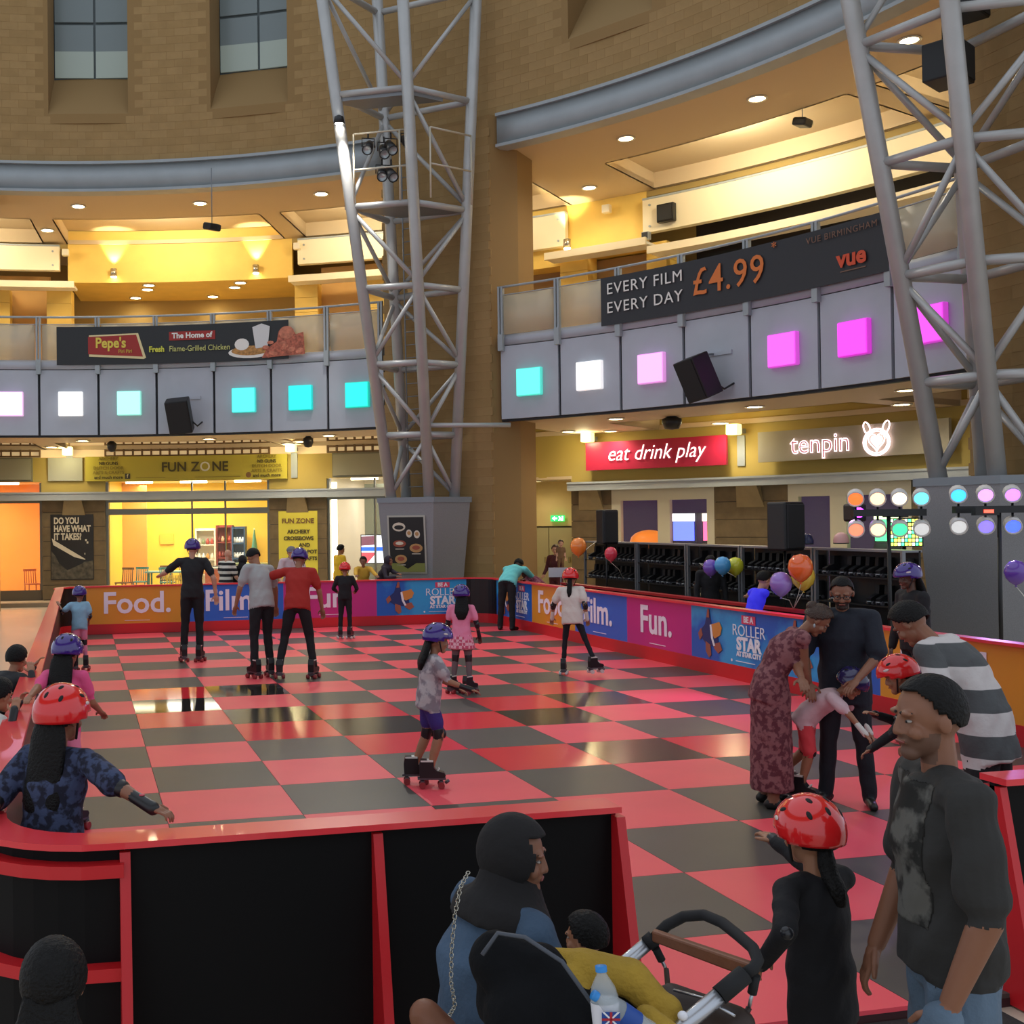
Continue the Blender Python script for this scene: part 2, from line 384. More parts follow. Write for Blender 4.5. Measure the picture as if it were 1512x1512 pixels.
# ---- upper gallery: back walls, bulkheads, panels, light shelves, columns
m_recess = mat('ochre_recess', '#a98f52', .7)
m_cpanel = mat('cream_panel', '#eee3c4', .5)
mb = MB(); mb.arc(-8, 47, 25.5, 25.8, 6.3, 10.8); mb.arc(47, 52.2, 25.5, 25.8, 6.3, 10.8); mb.arc(-8, 100, 22.62, 22.75, 10.6, 11.3); struct(mb.build('wall_gallery_left', m_recess), 'ochre back wall of the upper gallery')
mb = MB(); mb.arc(52.2, 100, 25.5, 25.8, 6.3, 10.8); struct(mb.build('wall_gallery_right', mat('dark_foyer', '#2c2622', .6)), 'dark cinema foyer behind the upper gallery')
for nm, a, b, z0, label in [('wall_bulkhead_1', 7.55, 25.0, 9.64, 'bright yellow curved bulkhead above the left gallery'), ('wall_bulkhead_2', 46.3, 51.8, 9.40, 'yellow bulkhead beside the cinema foyer'), ('wall_bulkhead_3', 41.0, 46.3, 9.2, 'yellow band below the cream sign panel')]:
    mb = MB(); mb.arc(a, b, RS, RS + .15, z0, 11.15); mb.arc(a, b, RS, 25.6, z0 - .06, z0); struct(mb.build(nm, m_yellow), label)
for i, (a, b, z0, z1, r, label) in enumerate([(-6, 7.0, 9.9, 10.62, RS - .25, 'cream sign panel at the left end of the gallery'), (25.6, 37.6, 9.9, 10.62, RS - .25, 'cream sign panel behind the central tower'), (41.2, 46.2, 9.62, 10.5, RS - .25, 'cream sign panel right of the stone pillar'), (51.8, 74.9, 9.6, 10.45, RS - .25, 'long cream fascia above the cinema foyer'), (75.1, 84, 9.6, 10.45, RS - .25, 'cream fascia behind the right tower')]):
    t = thing('sign_panel', pc((a + b) / 2, r, z0), label, 'panel', 'blank cream panels of the gallery')
    MB().arc(a, b, r, r + .22, z0, z1).build('panel', m_cpanel, t)
    MB().arc(a, b, r - .02, r + .24, z1, z1 + .05).build('top_trim', m_steel, t)
    for s_ in (a + .5, b - .5):
        for z in (z0 + .15, z1 - .15): MB().tube(pc(s_, r, z), pc(s_, r - .03, z), .03).build('bolt', m_steel, t)
for i, (a, b, z, label) in enumerate([(-6, 8.3, 9.3, 'pale light shelf at the left end of the gallery'), (25.2, 37.8, 9.3, 'pale light shelf behind the central tower'), (45.2, 52.6, 9.2, 'short pale light shelf beside the stone pillar'), (52.7, 84, 8.95, 'long pale light shelf in front of the cinema foyer')]):
    t = thing('light_shelf', pc((a + b) / 2, RS - .6, z), label, 'light shelf', 'light shelves of the gallery')
    MB().arc(a, b, RS - .75, RS - .1, z, z + .07).build('shelf', m_white, t)
    MB().arc(a, b, RS - .8, RS - .72, z - .03, z + .16).build('front_rail', m_cpanel, t)
for i, (a, b, label) in enumerate([(0.8, 3.2, 'yellow stone column at the left edge of the gallery'), (5.95, 7.8, 'yellow stone column left of the bulkhead'), (25.2, 27.0, 'yellow stone column right of the bulkhead'), (30.5, 32.6, 'yellow stone column behind the tower'), (45.6, 47.6, 'yellow lit column under the short light shelf'), (51.8, 53.2, 'yellow column at the edge of the cinema foyer')]):
    t = thing('gallery_column', pc((a + b) / 2, RS, 6.3), label, 'column', 'gallery columns'); t['kind'] = 'structure'
    zz = 6.3
    while zz < 9.3:
        MB().arc(a, b, RS - .05, RS + .6, zz, zz + .43, seg=2).build('stone', m_yellow, t); zz += .44
mb = MB(); mb.arc(27, 37.8, RS + .4, RS + .55, 6.3, 9.9); mb.arc(-6, 6, RS + .7, RS + .85, 6.3, 9.9); struct(mb.build('wall_infill_1', mat('tan_infill', '#c69a5a', .7)), 'tan wall between the gallery columns')
mb = MB(); mb.arc(41, 52, RS + .7, RS + .85, 6.3, 9.3); struct(mb.build('wall_infill_2', mat('brown_infill', '#9a7a50', .7)), 'brown wall beside the cinema foyer')
# foyer details
t = thing('foyer_door', pc(54.5, 24.5, 6.3), 'dark framed foyer door with a yellow notice', 'door')
MB().arc(53.4, 56.2, 24.4, 24.5, 6.3, 9.3).build('door_frame', m_dark, t); MB().arc(54.0, 55.4, 24.36, 24.4, 7.6, 8.75).build('notice', mat('notice_yellow', '#c9bf5a', .6), t)
t = thing('foyer_kiosk', pc(66, 24.3, 6.3), 'grey kiosk in the cinema foyer with a small red sign', 'kiosk')
MB().arc(63.5, 66.5, 24.2, 24.9, 6.3, 9.4).build('body', mat('kiosk_grey', '#4a4644', .6), t); MB().arc(64.1, 65.6, 24.12, 24.2, 9.05, 9.4).build('sign', mat('kiosk_sign', '#9a7f72', .6), t)
lettering('vue', .2, arc_map(64.85, 24.11, 9.22), mat('red_letter', '#c4302a', .5, emit=.3), t, off=.01)
# blue-grey panel far right above the banner, inside the foyer
mb = MB(); mb.arc(70.5, 84, 23.6, 23.7, 6.3, 8.9); struct(mb.build('wall_foyer_panel', mat('foyer_blue', '#8d97a0', .5)), 'blue grey foyer wall behind the right tower')

# ---- downlights
def downlight(th, r, z, label, group, power, col=(1, .9, .74), rad=.16, lampz=.12):
    t = thing('downlight', pc(th, r, z), label, 'downlight', group); c = pc(th, r, z)
    MB().lathe([(rad * 1.15, 0), (rad * 1.3, -.015), (rad * 1.3, -.03), (rad, -.03), (rad * .95, .0)], c).build('rim', m_ring, t)
    MB().lathe([(.001, -.02), (rad, -.02), (rad, -.005), (.001, -.005)], c).build('lens', m_brass, t)
    if power: lamp('downlight_lamp', 'SPOT', c - Vector((0, 0, lampz)), power, col, .12, angle=160, blend=.8)
for i_, th in enumerate((10.35, 20.6, 31.0)): downlight(th, 18.35, 10.75, 'round downlight in the left gallery ceiling strip, %s one of three' % ['left', 'middle', 'right'][i_], 'upper downlights left', 170)
for i_, th in enumerate((56.2, 66.0, 76.2)): downlight(th, 18.4, 10.75, 'round downlight in the right gallery ceiling strip, %s one of three' % ['left', 'middle', 'right'][i_], 'upper downlights right', 170)
downlight(6.65, 20.9, 10.75, 'round downlight on the ceiling rib above the left cream panel', None, 60)
downlight(49.2, 21.3, 10.75, 'round downlight in front of the yellow bulkhead beside the pillar', None, 80)
for i_, (th, r) in enumerate(((13.6, 22.95), (13.2, 23.6), (20.7, 22.95), (19.9, 23.6), (11.8, 24.9), (17.6, 24.9))): downlight(th, r, 9.58, 'round downlight under the yellow bulkhead, %s' % ['front left', 'second row left', 'front right', 'second row right', 'rear left', 'rear right'][i_], 'bulkhead downlights', 25)
for i_, th in enumerate((10.3, 20.8, 30.95)): downlight(th, 18.8, 4.5, 'round downlight under the left balcony edge, %s one of three' % ['left', 'middle', 'right'][i_], 'lower downlights left', 110)
for i_, th in enumerate((54.7, 65.0, 75.1)): downlight(th, 18.65, 4.5, 'round downlight under the right balcony edge, %s one of three' % ['left', 'middle', 'right'][i_], 'lower downlights right', 70)
for i_, (th, r) in enumerate(((6.7, 21.2), (25.4, 21.3), (26.9, 20.6))): downlight(th, r, 4.5, 'round downlight %s' % ['above the dark poster pier', 'above the yellow poster pier', 'nearer the hall above the yellow poster pier'][i_], 'pier downlights left', 60)
for i_, (th, r) in enumerate(((47.5, 21.2), (49.8, 21.9), (57.7, 21.7), (70.3, 21.0))): downlight(th, r, 4.5, 'round downlight %s' % ['left of the crimson sign', 'above the left end of the crimson sign', 'between the crimson and tenpin signs', 'behind the right steel tower'][i_], 'pier downlights right', 60)

# wall washers on the bulkheads (cylinders with a beam up and down)
m_chrome = mat('satin_chrome', '#b9b4a6', .25, .9)
for th, z, r, label in ((11.1, 9.72, RS - .12, 'chrome wall washer on the left half of the yellow bulkhead'), (22.2, 9.72, RS - .12, 'chrome wall washer on the right half of the yellow bulkhead'), (46.6, 9.45, RS - .5, 'chrome wall washer beside the stone pillar')):
    t = thing('wall_washer', pc(th, r, z), label, 'wall light', 'gallery wall washers'); c = pc(th, r, z)
    MB().tube(c + Vector((0, 0, .02)), c + Vector((0, 0, .26)), .1, n=14).build('cylinder', m_chrome, t)
    MB().lathe([(.001, 0), (.09, 0), (.09, .02)], c).build('lens', m_brass, t)
    MB().box(pc(th, r + .09, z + .14), (.1, .1, .1)).build('bracket', m_chrome, t)
    lamp('washer_lamp', 'SPOT', pc(th, r - .05, z + .3), 140, (1, .84, .45), .05, target=pc(th, r + .12, z + 1.4), angle=70)
    lamp('washer_lamp', 'SPOT', pc(th, r - .05, z - .05), 25, (1, .84, .45), .05, target=pc(th, r + .2, z - 1.4), angle=80)

# ---- shop fronts at ground level: steel beam, piers, glazing
mb = MB(); mb.arc(-6, 38.0, RS - .35, RS - .1, 2.95, 3.18); mb.arc(-6, 38, RS - .38, RS - .08, 3.15, 3.2); struct(mb.build('trim_6', m_steel), 'grey steel beam across the left shop fronts')
mb = MB(); mb.arc(46.2, 84, RS - .35, RS - .1, 2.97, 3.17); mb.arc(46.2, 84, RS - .38, RS - .08, 3.15, 3.2); struct(mb.build('trim_7', m_steel), 'grey steel beam across the right shop fronts')
def pier(n, a, b, z1, label, m=None):
    p = struct(MB().arc(a + .06, b - .06, RS - .02, RS + .5, -.06, z1).build('wall_pier_%d' % n, m_dark), label); z = -.05; k = 0
    while z < z1 - .05:
        h = min(.44, z1 - z); MB().arc(a, b, RS - .06, RS + .4, z + .012, z + h, seg=2).build('stone', m or m_pier, p); z += h; k += 1
    MB().hexa([pc((a + b) / 2 - .9, RS - .07, 2.45), pc((a + b) / 2 + .9, RS - .07, 2.45), pc((a + b) / 2 + .9, RS - .01, 2.45), pc((a + b) / 2 - .9, RS - .01, 2.45)],
              [pc((a + b) / 2 - .65, RS - .3, 3.0), pc((a + b) / 2 + .65, RS - .3, 3.0), pc((a + b) / 2 + .65, RS - .01, 3.0), pc((a + b) / 2 - .65, RS - .01, 3.0)]).build('bracket', m_pierlt, p)
    return p
pier(1, 5.45, 10.25, 3.0, 'brown stone pier with the dark poster'); pier(2, 23.0, 27.5, 3.0, 'brown stone pier with the yellow FUN ZONE poster')
pier(3, 46.2, 49.1, 3.0, 'brown stone pier left of the white window'); pier(4, 56.2, 61.0, 3.0, 'brown stone pier between the white windows'); pier(5, 68.5, 73.5, 3.0, 'brown stone pier behind the right tower')
m_sandy = mat('sandy_render', '#b09a4f', .7)
mb = MB(); mb.arc(-6, 38.1, RS, RS + .3, 3.52, 4.26); mb.arc(5.4, 10.25, RS, RS + .3, 3.2, 3.52); mb.arc(23, 27.5, RS, RS + .3, 3.2, 3.52)
mb.arc(46.2, 84, RS, RS + .3, 3.2, 4.95); mb.arc(41, 46.2, RS, RS + .3, 3.35, 4.95)
struct(mb.build('wall_shop_header', m_sandy), 'ochre wall band behind the shop signs')
mb = MB(); mb.arc(-6, 38.1, RS + .12, RS + .35, 4.26, 5.0); struct(mb.build('wall_lattice_back', mat('lattice_glow', '#e8cf9a', .6, emit=.35, ecol='#ffdca0')), 'cream wall with a painted glow behind the wooden lattice')  # emission in the wall material stands in for light falling on it
# lattice (egg-crate bars) above the FUN ZONE sign
m_lat = mat('lattice_wood', '#7a5f3c', .6)
for a, b, label in ((10.26, 23.0, 'brown wooden lattice above the FUN ZONE sign'), (27.6, 36, 'brown wooden lattice beside the central tower'), (-4, 5.3, 'shaded brown lattice at the far left')):
    t = thing('lattice', pc((a + b) / 2, RS, 4.27), label, 'lattice', 'lattices over the shop signs'); n = int((b - a) / .68)
    for k in range(n + 1): MB().arc(a + (b - a) * k / n - .055, a + (b - a) * k / n + .055, RS - .02, RS + .1, 4.27, 4.9, seg=1).build('vertical_bar', m_lat, t)
    for z in (4.27, 4.44, 4.61, 4.78): MB().arc(a, b, RS - .01, RS + .09, z, z + .05).build('horizontal_bar', m_lat, t)

# signs over the left shops
m_ysign = mat('sign_yellow', '#b8ab3a', .55); m_ink = mat('sign_ink', '#4b4420', .6); m_inkf = mat('sign_ink_faded', '#8a7c2c', .6); m_silver = mat('sign_silver', '#dcdac8', .4)
t = thing('shop_sign', pc(16.6, RS - .2, 3.52), 'long yellow FUN ZONE sign board over the glazed shop entrance', 'sign')
MB().arc(8.8, 24.5, RS - .14, RS - .04, 3.53, 4.27, sm=False).build('board', m_ysign, t)
SG = arc_map(16.75, RS - .14, 3.9)
lettering('FUN', .40, SG, m_ink, t, at=(-.43, .02), off=.008); lettering('Z', .40, SG, m_ink, t, at=(.22, .02), off=.008); lettering('O', .40, SG, m_silver, t, at=(.52, .02), off=.004); lettering('NE', .40, SG, m_ink, t, at=(.98, .02), off=.008)
for s_ in (-1, 1):
    for j, w_ in enumerate(('ARCHERY', 'NB GUNS', 'DUTCH DOOR', 'ARTS & CRAFTS', 'and much more')):
        lettering(w_, .135, SG, m_ink if j in (1, 4) else m_inkf, t, at=(2.42 * s_, .3 - j * .14), off=.003)
decal(rect(-1.93, -1.77, -.31, -.15), SG, mat('sign_icon', '#4a4a3c', .6), t, 'icon'); lettering('f', .16, SG, mat('sign_pale', '#d8d2a0', .5), t, at=(-1.85, -.23), off=.004)
decal(ell(1.85, -.24, .085, .085, 12), SG, mat('sign_icon_red', '#7a5a34', .6), t, 'icon')
decal(rect(-1.6, -.7, -.29, -.275), SG, m_inkf, t, 'underline'); decal(rect(.2, 1.6, -.29, -.275), SG, m_inkf, t, 'underline')
m_gpan = mat('grey_sign', '#8e8c74', .5)
for a, b, label in ((-6, 4.7, 'blank grey sign panel at the far left shop'), (28.2, 36.5, 'blank grey sign panel beside the central tower')):
    t = thing('shop_sign', pc((a + b) / 2, RS - .2, 3.55), label, 'sign', 'blank grey shop signs'); MB().arc(a, b, RS - .25, RS - .05, 3.58, 4.2).build('panel', m_gpan, t)
    MB().arc(a - .1, b + .1, RS - .2, RS - .02, 3.53, 4.25).build('surround', mat('sign_surround', '#77755f', .5), t)
t = thing('wall_plate', pc(7.2, RS, 3.6), 'square pale grey plate under the left uplighter', 'panel'); MB().arc(5.95, 8.55, RS - .08, RS, 3.55, 4.25).build('plate', mat('plate_grey', '#a3a494', .5), t)
# uplighter boxes above the piers
for th, z, r, label in ((7.55, 4.3, RS - .4, 'glowing square box light above the dark poster pier'), (25.0, 4.3, RS - .4, 'glowing square box light above the FUN ZONE poster pier'), (47.8, 4.25, RS - .4, 'glowing square box light left of the red sign'), (58.0, 4.22, RS - .4, 'glowing square box light between the red and tenpin signs')):
    t = thing('box_light', pc(th, r, z), label, 'wall light', 'square box lights over the piers')
    MB().arc(th - .38, th + .38, r - .14, r + .14, z, z + .26, seg=1).build('diffuser', mat('box_glow', '#fff0b4', .4, emit=1.7, ecol='#ffe58f'), t, bevel=.03)
    MB().arc(th - .3, th + .3, r + .14, r + .4, z + .05, z + .16, seg=1).build('arm', m_steel, t); MB().arc(th - .25, th + .25, r + .36, r + .4, z - .75, z, seg=1).build('stem', m_steel, t)
    lamp('box_lamp', 'POINT', pc(th, r - .25, z + .05), 30, (1, .88, .5), .15)

# small loudspeakers on the gallery walls
for th, r, z, w, lb, m_ in ((7.5, RS - .3, 10.42, .2, 'small cream loudspeaker left of the yellow bulkhead', m_cpanel), (25.6, RS - .3, 10.42, .2, 'small cream loudspeaker right of the yellow bulkhead', m_cpanel), (49.2, RS - .2, 10.42, .22, 'small cream loudspeaker on the bulkhead beside the pillar', m_cpanel), (53.6, RS - .36, 9.98, .46, 'square black loudspeaker on the long cream fascia', m_black), (52.1, RS - .3, 9.5, .2, 'small grey box at the corner of the cinema foyer', m_steel)):
    t = thing('wall_speaker', pc(th, r, z), lb, 'speaker'); h = math.degrees(w / 2 / r); MB().arc(th - h, th + h, r - .1, r + .08, z - w / 2, z + w / 2, seg=1).build('cabinet', m_, t, bevel=.02); MB().arc(th - h * .8, th + h * .8, r - .115, r - .1, z - w * .4, z + w * .4, seg=1).build('grille', m_ring if m_ is m_cpanel else m_dark, t)
# ================================================================== the skating rink
m_red = mat('rink_red', '#e8323e', .3, noise=.04, nscale=3, coat=.2); m_tilered = mat('tile_red', '#f2525e', .42, noise=.05, nscale=1.2, bump=.02, bscale=90)
m_tileblk = mat('tile_black', '#4a4743', .40, noise=.10, nscale=1.2, bump=.02, bscale=90)
m_tileredg = mat('tile_red_glossy', '#ee3640', .07); m_tileblkg = mat('tile_black_glossy', '#2a2825', .05)
m_rail = mat('rail_red', '#ec3a42', .3, coat=.3); m_kick = mat('kick_red', '#cf2229', .35)
rink = struct(MB().bx(-1.05, 8.05, -17, 2.08, -.06, -.02).build('floor_rink', mat('tile_joint', '#3a1518', .8)), 'red and black chequered rink floor')
tm = {}
for nm, m in (('r', m_tilered), ('b', m_tileblk), ('rg', m_tileredg), ('bg', m_tileblkg), ('rs', mat('tile_red_satin', '#ee3e4a', .2)), ('bs', mat('tile_black_satin', '#34322f', .18))):
    o = MB().bx(-.498, .498, -.498, .498, -.025, 0).build('floor_tile', m); tm[nm] = o.data; bpy.data.objects.remove(o)
GLOSS = {(0, -7), (0, -8), (1, -7)}; SEMI = {(0, -9), (1, -9), (2, -9), (2, -10), (2, -11), (3, -12), (1, -10), (4, -10), (5, -8), (4, -9), (4, -12), (5, -12), (5, -9), (3, -10)}
for ix in range(-1, 8):
    for iy in range(-17, 2):
        k = 'b' if (ix + iy) % 2 == 0 else 'r'
        if (ix, iy) in GLOSS: k += 'g'
        elif (ix, iy) in SEMI: k += 's'
        o = bpy.data.objects.new('floor_tile', tm[k]); COL.objects.link(o); o.parent = rink; o.location = (ix + .5, iy + .5, 0)

PAN = {'food': ('#e79a2e', 'Food.'), 'film': ('#2f6bd0', 'Film.'), 'fun': ('#cf2f86', 'Fun.'), 'star': ('#2c8fd8', None), 'black': ('#141012', None)}
m_lav = mat('print_white', '#f6eefa', .5)
def panel(kind, p0, p1, parent, z0=.2, z1=.94):
    """printed board between two plan points, seen from the left-hand side going p0 -> p1"""
    p0, p1 = Vector((*p0, 0)), Vector((*p1, 0)); ux = (p1 - p0).normalized(); L = (p1 - p0).length; n = ux.cross(Vector((0, 0, 1)))
    c, word = PAN[kind]
    q = MB(); q.hexa([p0 + n * 0 + Vector((0, 0, z0)), p1 + Vector((0, 0, z0)), p1 - n * .03 + Vector((0, 0, z0)), p0 - n * .03 + Vector((0, 0, z0))],
                     [p0 + Vector((0, 0, z1)), p1 + Vector((0, 0, z1)), p1 - n * .03 + Vector((0, 0, z1)), p0 - n * .03 + Vector((0, 0, z1))])
    mm = mat('board_' + kind, c, .35) if kind != 'star' else mat('board_star', '#1f66c4', .35, col2='#35a6e2', nscale=.9)
    o = q.build('printed_board' if kind != 'black' else 'black_board', mm, parent)
    fm = flat_map((p0 + p1) / 2 + Vector((0, 0, (z0 + z1) / 2)), ux, (0, 0, 1))
    if word:
        lettering(word, .60, fm, m_lav, o, off=.012, sx=1.0, at=({'Food.': 0, 'Film.': -.08, 'Fun.': -.05}[word], .03)); decal(rect(-.25, .25, -.315, -.305), fm, m_lav, o, 'small_print')
    elif kind == 'star':
        m_navy = mat('print_navy', '#23356f', .5); m_or = mat('print_orange', '#d79043', .5); m_sk = mat('print_tan', '#a8604a', .5); m_wh = mat('print_bright', '#f2f5fa', .5)
        decal([(-.72, .04), (-.62, .12), (-.55, .32), (-.50, .33), (-.46, .14), (-.30, .02), (-.28, -.12), (-.42, -.18), (-.62, -.14), (-.74, -.06)], fm, m_navy, o, 'flying_figure')
        decal([(-.46, .13), (-.36, .15), (-.24, .18), (-.18, .10), (-.22, .0), (-.36, -.06), (-.44, .0)], fm, m_or, o, 'flying_figure', z=.009)
        decal([(-.48, .12), (-.44, .13), (-.40, -.06), (-.35, -.16), (-.39, -.17), (-.45, -.06)], fm, m_wh, o, 'stripe', z=.013)
        decal([(-.60, -.12), (-.48, -.16), (-.46, -.30), (-.52, -.34), (-.60, -.26)], fm, m_sk, o, 'limb', z=.008); decal([(-.40, -.14), (-.24, -.10), (-.18, -.2), (-.28, -.26), (-.38, -.2)], fm, m_sk, o, 'limb', z=.008)
        decal([(-.80, -.02), (-.72, .06), (-.68, -.04), (-.76, -.12)], fm, m_sk, o, 'limb', z=.008); decal([(-.57, .22), (-.54, .34), (-.50, .34), (-.50, .22)], fm, m_sk, o, 'limb', z=.01)
        decal(rect(.30, .62, .20, .315), fm, mat('print_pink', '#e2486a', .5), o, 'label'); lettering('BE A', .11, fm, m_wh, o, at=(.46, .257), off=.004)
        lettering('ROLLER', .22, fm, m_wh, o, at=(.46, .10), off=-.002); lettering('STAR', .24, fm, m_wh, o, at=(.46, -.08), off=.010); lettering('AT STAR CITY', .09, fm, m_wh, o, at=(.46, -.21), off=.004)
        decal(rect(.15, .6, -.315, -.305), fm, m_wh, o, 'small_print'); decal(ell(.05, -.31, .02, .02, 8), fm, m_wh, o, 'emblem')
    return o
def sweep(name, pts, n0, n1, z0, z1, m, parent):
    """strip of constant section along plan points; n0, n1: offsets to the outside"""
    pts = [Vector((*p, 0)) for p in pts]; v = []
    for i, p in enumerate(pts):
        d = (pts[min(i + 1, len(pts) - 1)] - pts[max(i - 1, 0)]).normalized(); n = Vector((0, 0, 1)).cross(d)
        v += [p + n * a + Vector((0, 0, z)) for a, z in ((n0, z0), (n1, z0), (n1, z1), (n0, z1))]
    f = [(4 * i + k, 4 * i + (k + 1) % 4, 4 * i + 4 + (k + 1) % 4, 4 * i + 4 + k) for i in range(len(pts) - 1) for k in range(4)]
    f += [(3, 2, 1, 0), tuple(4 * len(pts) - 4 + k for k in range(4))]
    return MB().add(v, f).build(name, m, parent)
def qarc(cx, cy, r, a0, a1, n=8): return [(cx + r * math.cos(math.radians(a0 + (a1 - a0) * i / n)), cy + r * math.sin(math.radians(a0 + (a1 - a0) * i / n))) for i in range(n + 1)]

# far barrier (outside is +Y: walk from left to right)
far = thing('rink_barrier', (3.5, 2.05, 0), 'far rink barrier with Food Film Fun boards and red rail', 'barrier')
line = qarc(-.5, 1.55, .5, 180, 90) + [(7.5, 2.05)] + qarc(7.5, 1.55, .5, 90, 0)[1:]
for i, k in enumerate(('food', 'film', 'fun', 'star')): panel(k, (-.5 + 2 * i, 2.05), (1.5 + 2 * i, 2.05), far)
for nm, pts in (('curved_board', line[:9]), ('curved_board', line[-9:])): sweep(nm, pts, 0, .03, .2, .94, mat('board_black', '#17110f', .4), far)
sweep('kick_strip', line, -.012, .05, 0, .2, m_kick, far); sweep('top_rail', line, -.04, .12, .94, .97, m_rail, far)
sweep('back_frame', line, .05, .09, -.05, .94, m_blacksatin, far)
# right barrier
rb = thing('rink_barrier', (8, -7, 0), 'long right rink barrier with coloured boards and red rail', 'barrier')
ys = [1.55, -.4, -2.4, -4.4, -6.4, -8.4, -10.4, -12.4, -14.4, -16.4]
for i, k in enumerate(('star', 'food', 'film', 'fun', 'star', 'star', 'food', 'film', 'fun')): panel(k, (8, ys[i]), (8, ys[i + 1]), rb)
line = [(8, 1.55)] + [(8, y) for y in ys[1:]] + qarc(7.5, -16.4, .5, 0, -90)[1:] + [(3.5, -16.9)]
sweep('kick_strip', line[:10], -.012, .05, 0, .2, m_kick, rb); sweep('top_rail', line, -.06, .10, .94, .97, m_rail, rb)
sweep('black_board', line[9:], 0, .03, 0, .94, m_blacksatin, rb); sweep('back_frame', line[:10], .05, .09, -.05, .94, m_blacksatin, rb)
def fin(x, parent, d=.3, top=.1):
    q = MB(); q.prism([(0, -.05), (-d, -.05), (-top, .925), (0, .925)], (x - .02, -16.86, 0), (0, 1, 0), (0, 0, 1), (.04, 0, 0)); return q.build('brace_fin', m_kick, parent)
for x in (3.52, 4.5, 5.5): fin(x, rb)
# left barrier and near barrier
lb = thing('rink_barrier', (-1, -7, 0), 'long left rink barrier of black boards with a red rail', 'barrier')
line = [(-1, -16.4)] + [(-1, -16.4 + 1.994 * i) for i in range(1, 10)]
sweep('black_board', line, 0, .03, .2, .94, mat('board_black', '#17110f', .4), lb); sweep('kick_strip', line, -.012, .04, 0, .2, m_kick, lb); sweep('top_rail', line, -.07, .09, .94, .97, m_rail, lb)
sweep('outer_board', line, .07, .09, -.05, .94, m_blacksatin, lb)
nb = thing('rink_barrier', (.5, -16.9, 0), 'near rink barrier of black boards and red braces with a rounded corner', 'barrier')
line = [(1.6, -16.9), (.55, -16.9), (-.45, -16.9)] + qarc(-.5, -16.4, .5, -90, -180)[1:]
sweep('black_board', line[:2], 0, .03, -.05, .945, m_blacksatin, nb); sweep('black_board', line[1:3], 0, .03, -.05, .945, m_blacksatin, nb); sweep('curved_board', line[2:], 0, .03, -.05, .945, m_blacksatin, nb)
sweep('kick_strip', line, -.03, -.001, 0, .2, m_kick, nb); sweep('top_rail', line, -.08, .09, .945, .97, m_rail, nb)
for z in (.86, .47): sweep('curved_band', line[2:], .03, .10, z - .02, z + .03, m_kick, nb)
for x in (-.45, .55): fin(x, nb)
MB().bx(1.565, 1.6, -16.9, -16.83, 0, .94).build('end_post', m_kick, nb); fin(1.6, nb, .34, .12)
# second, outer barrier on the right
sb = thing('outer_barrier', (9.1, -4, 0), 'lower outer barrier with a red rail in front of the skate racks', 'barrier')
line = [(9.1, .6), (9.1, -8.2)]
sweep('black_board', line, 0, .03, -.05, .86, m_blacksatin, sb); sweep('top_rail', line, -.06, .10, .86, .9, mat('rail_dull', '#b5262e', .35), sb)
for y in (.6, -2.2, -5, -8.2): MB().bx(9.08, 9.16, y - .03, y + .03, -.05, .86).build('post', m_blacksatin, sb)
# dark entrance mat in the opening
tag(MB().bx(1.75, 3.4, -18.0, -17.02, -.058, -.045).build('entrance_mat', mat('mat_dark', '#2b2624', .95, noise=.3, nscale=60, bump=.3, bscale=300)), 'dark speckled entrance mat at the rink opening', 'mat')
# ================================================================== steel lattice towers
m_tube = mat('tower_steel', '#b4b5b3', .38, .2, noise=.05, nscale=3); m_plate = mat('tower_plate', '#83898e', .45, .3)
m_mesh = mat('perforated_steel', '#8c8c8e', .5, .3, noise=.12, nscale=90)
def cam_pt(x, y, d): return CAM + (_fw + _rt * ((x - 504) / F_PX) - _up * ((y - 756) / F_PX)) * d
LEG = {}
for k, t_, b_ in (('A', (476, 0, 25.3), (578, 738, 26.1)), ('B', (595, 0, 24.9), (634, 738, 25.85)), ('C', (557, 0, 27.0), (600, 738, 26.9)), ('D', (703, 0, 25.9), (671, 738, 26.15))):
    LEG[k] = (cam_pt(*b_), cam_pt(*t_))
def leg_at(k, z, R):
    b, t = LEG[k]; p = b.lerp(t, (z - b.z) / (t.z - b.z)); p.z = z
    if R: q = Vector((p.x - OX, p.y - OY, 0)); q = Matrix.Rotation(-math.radians(R), 3, 'Z') @ q; p = Vector((q.x + OX, q.y + OY, z))
    return p
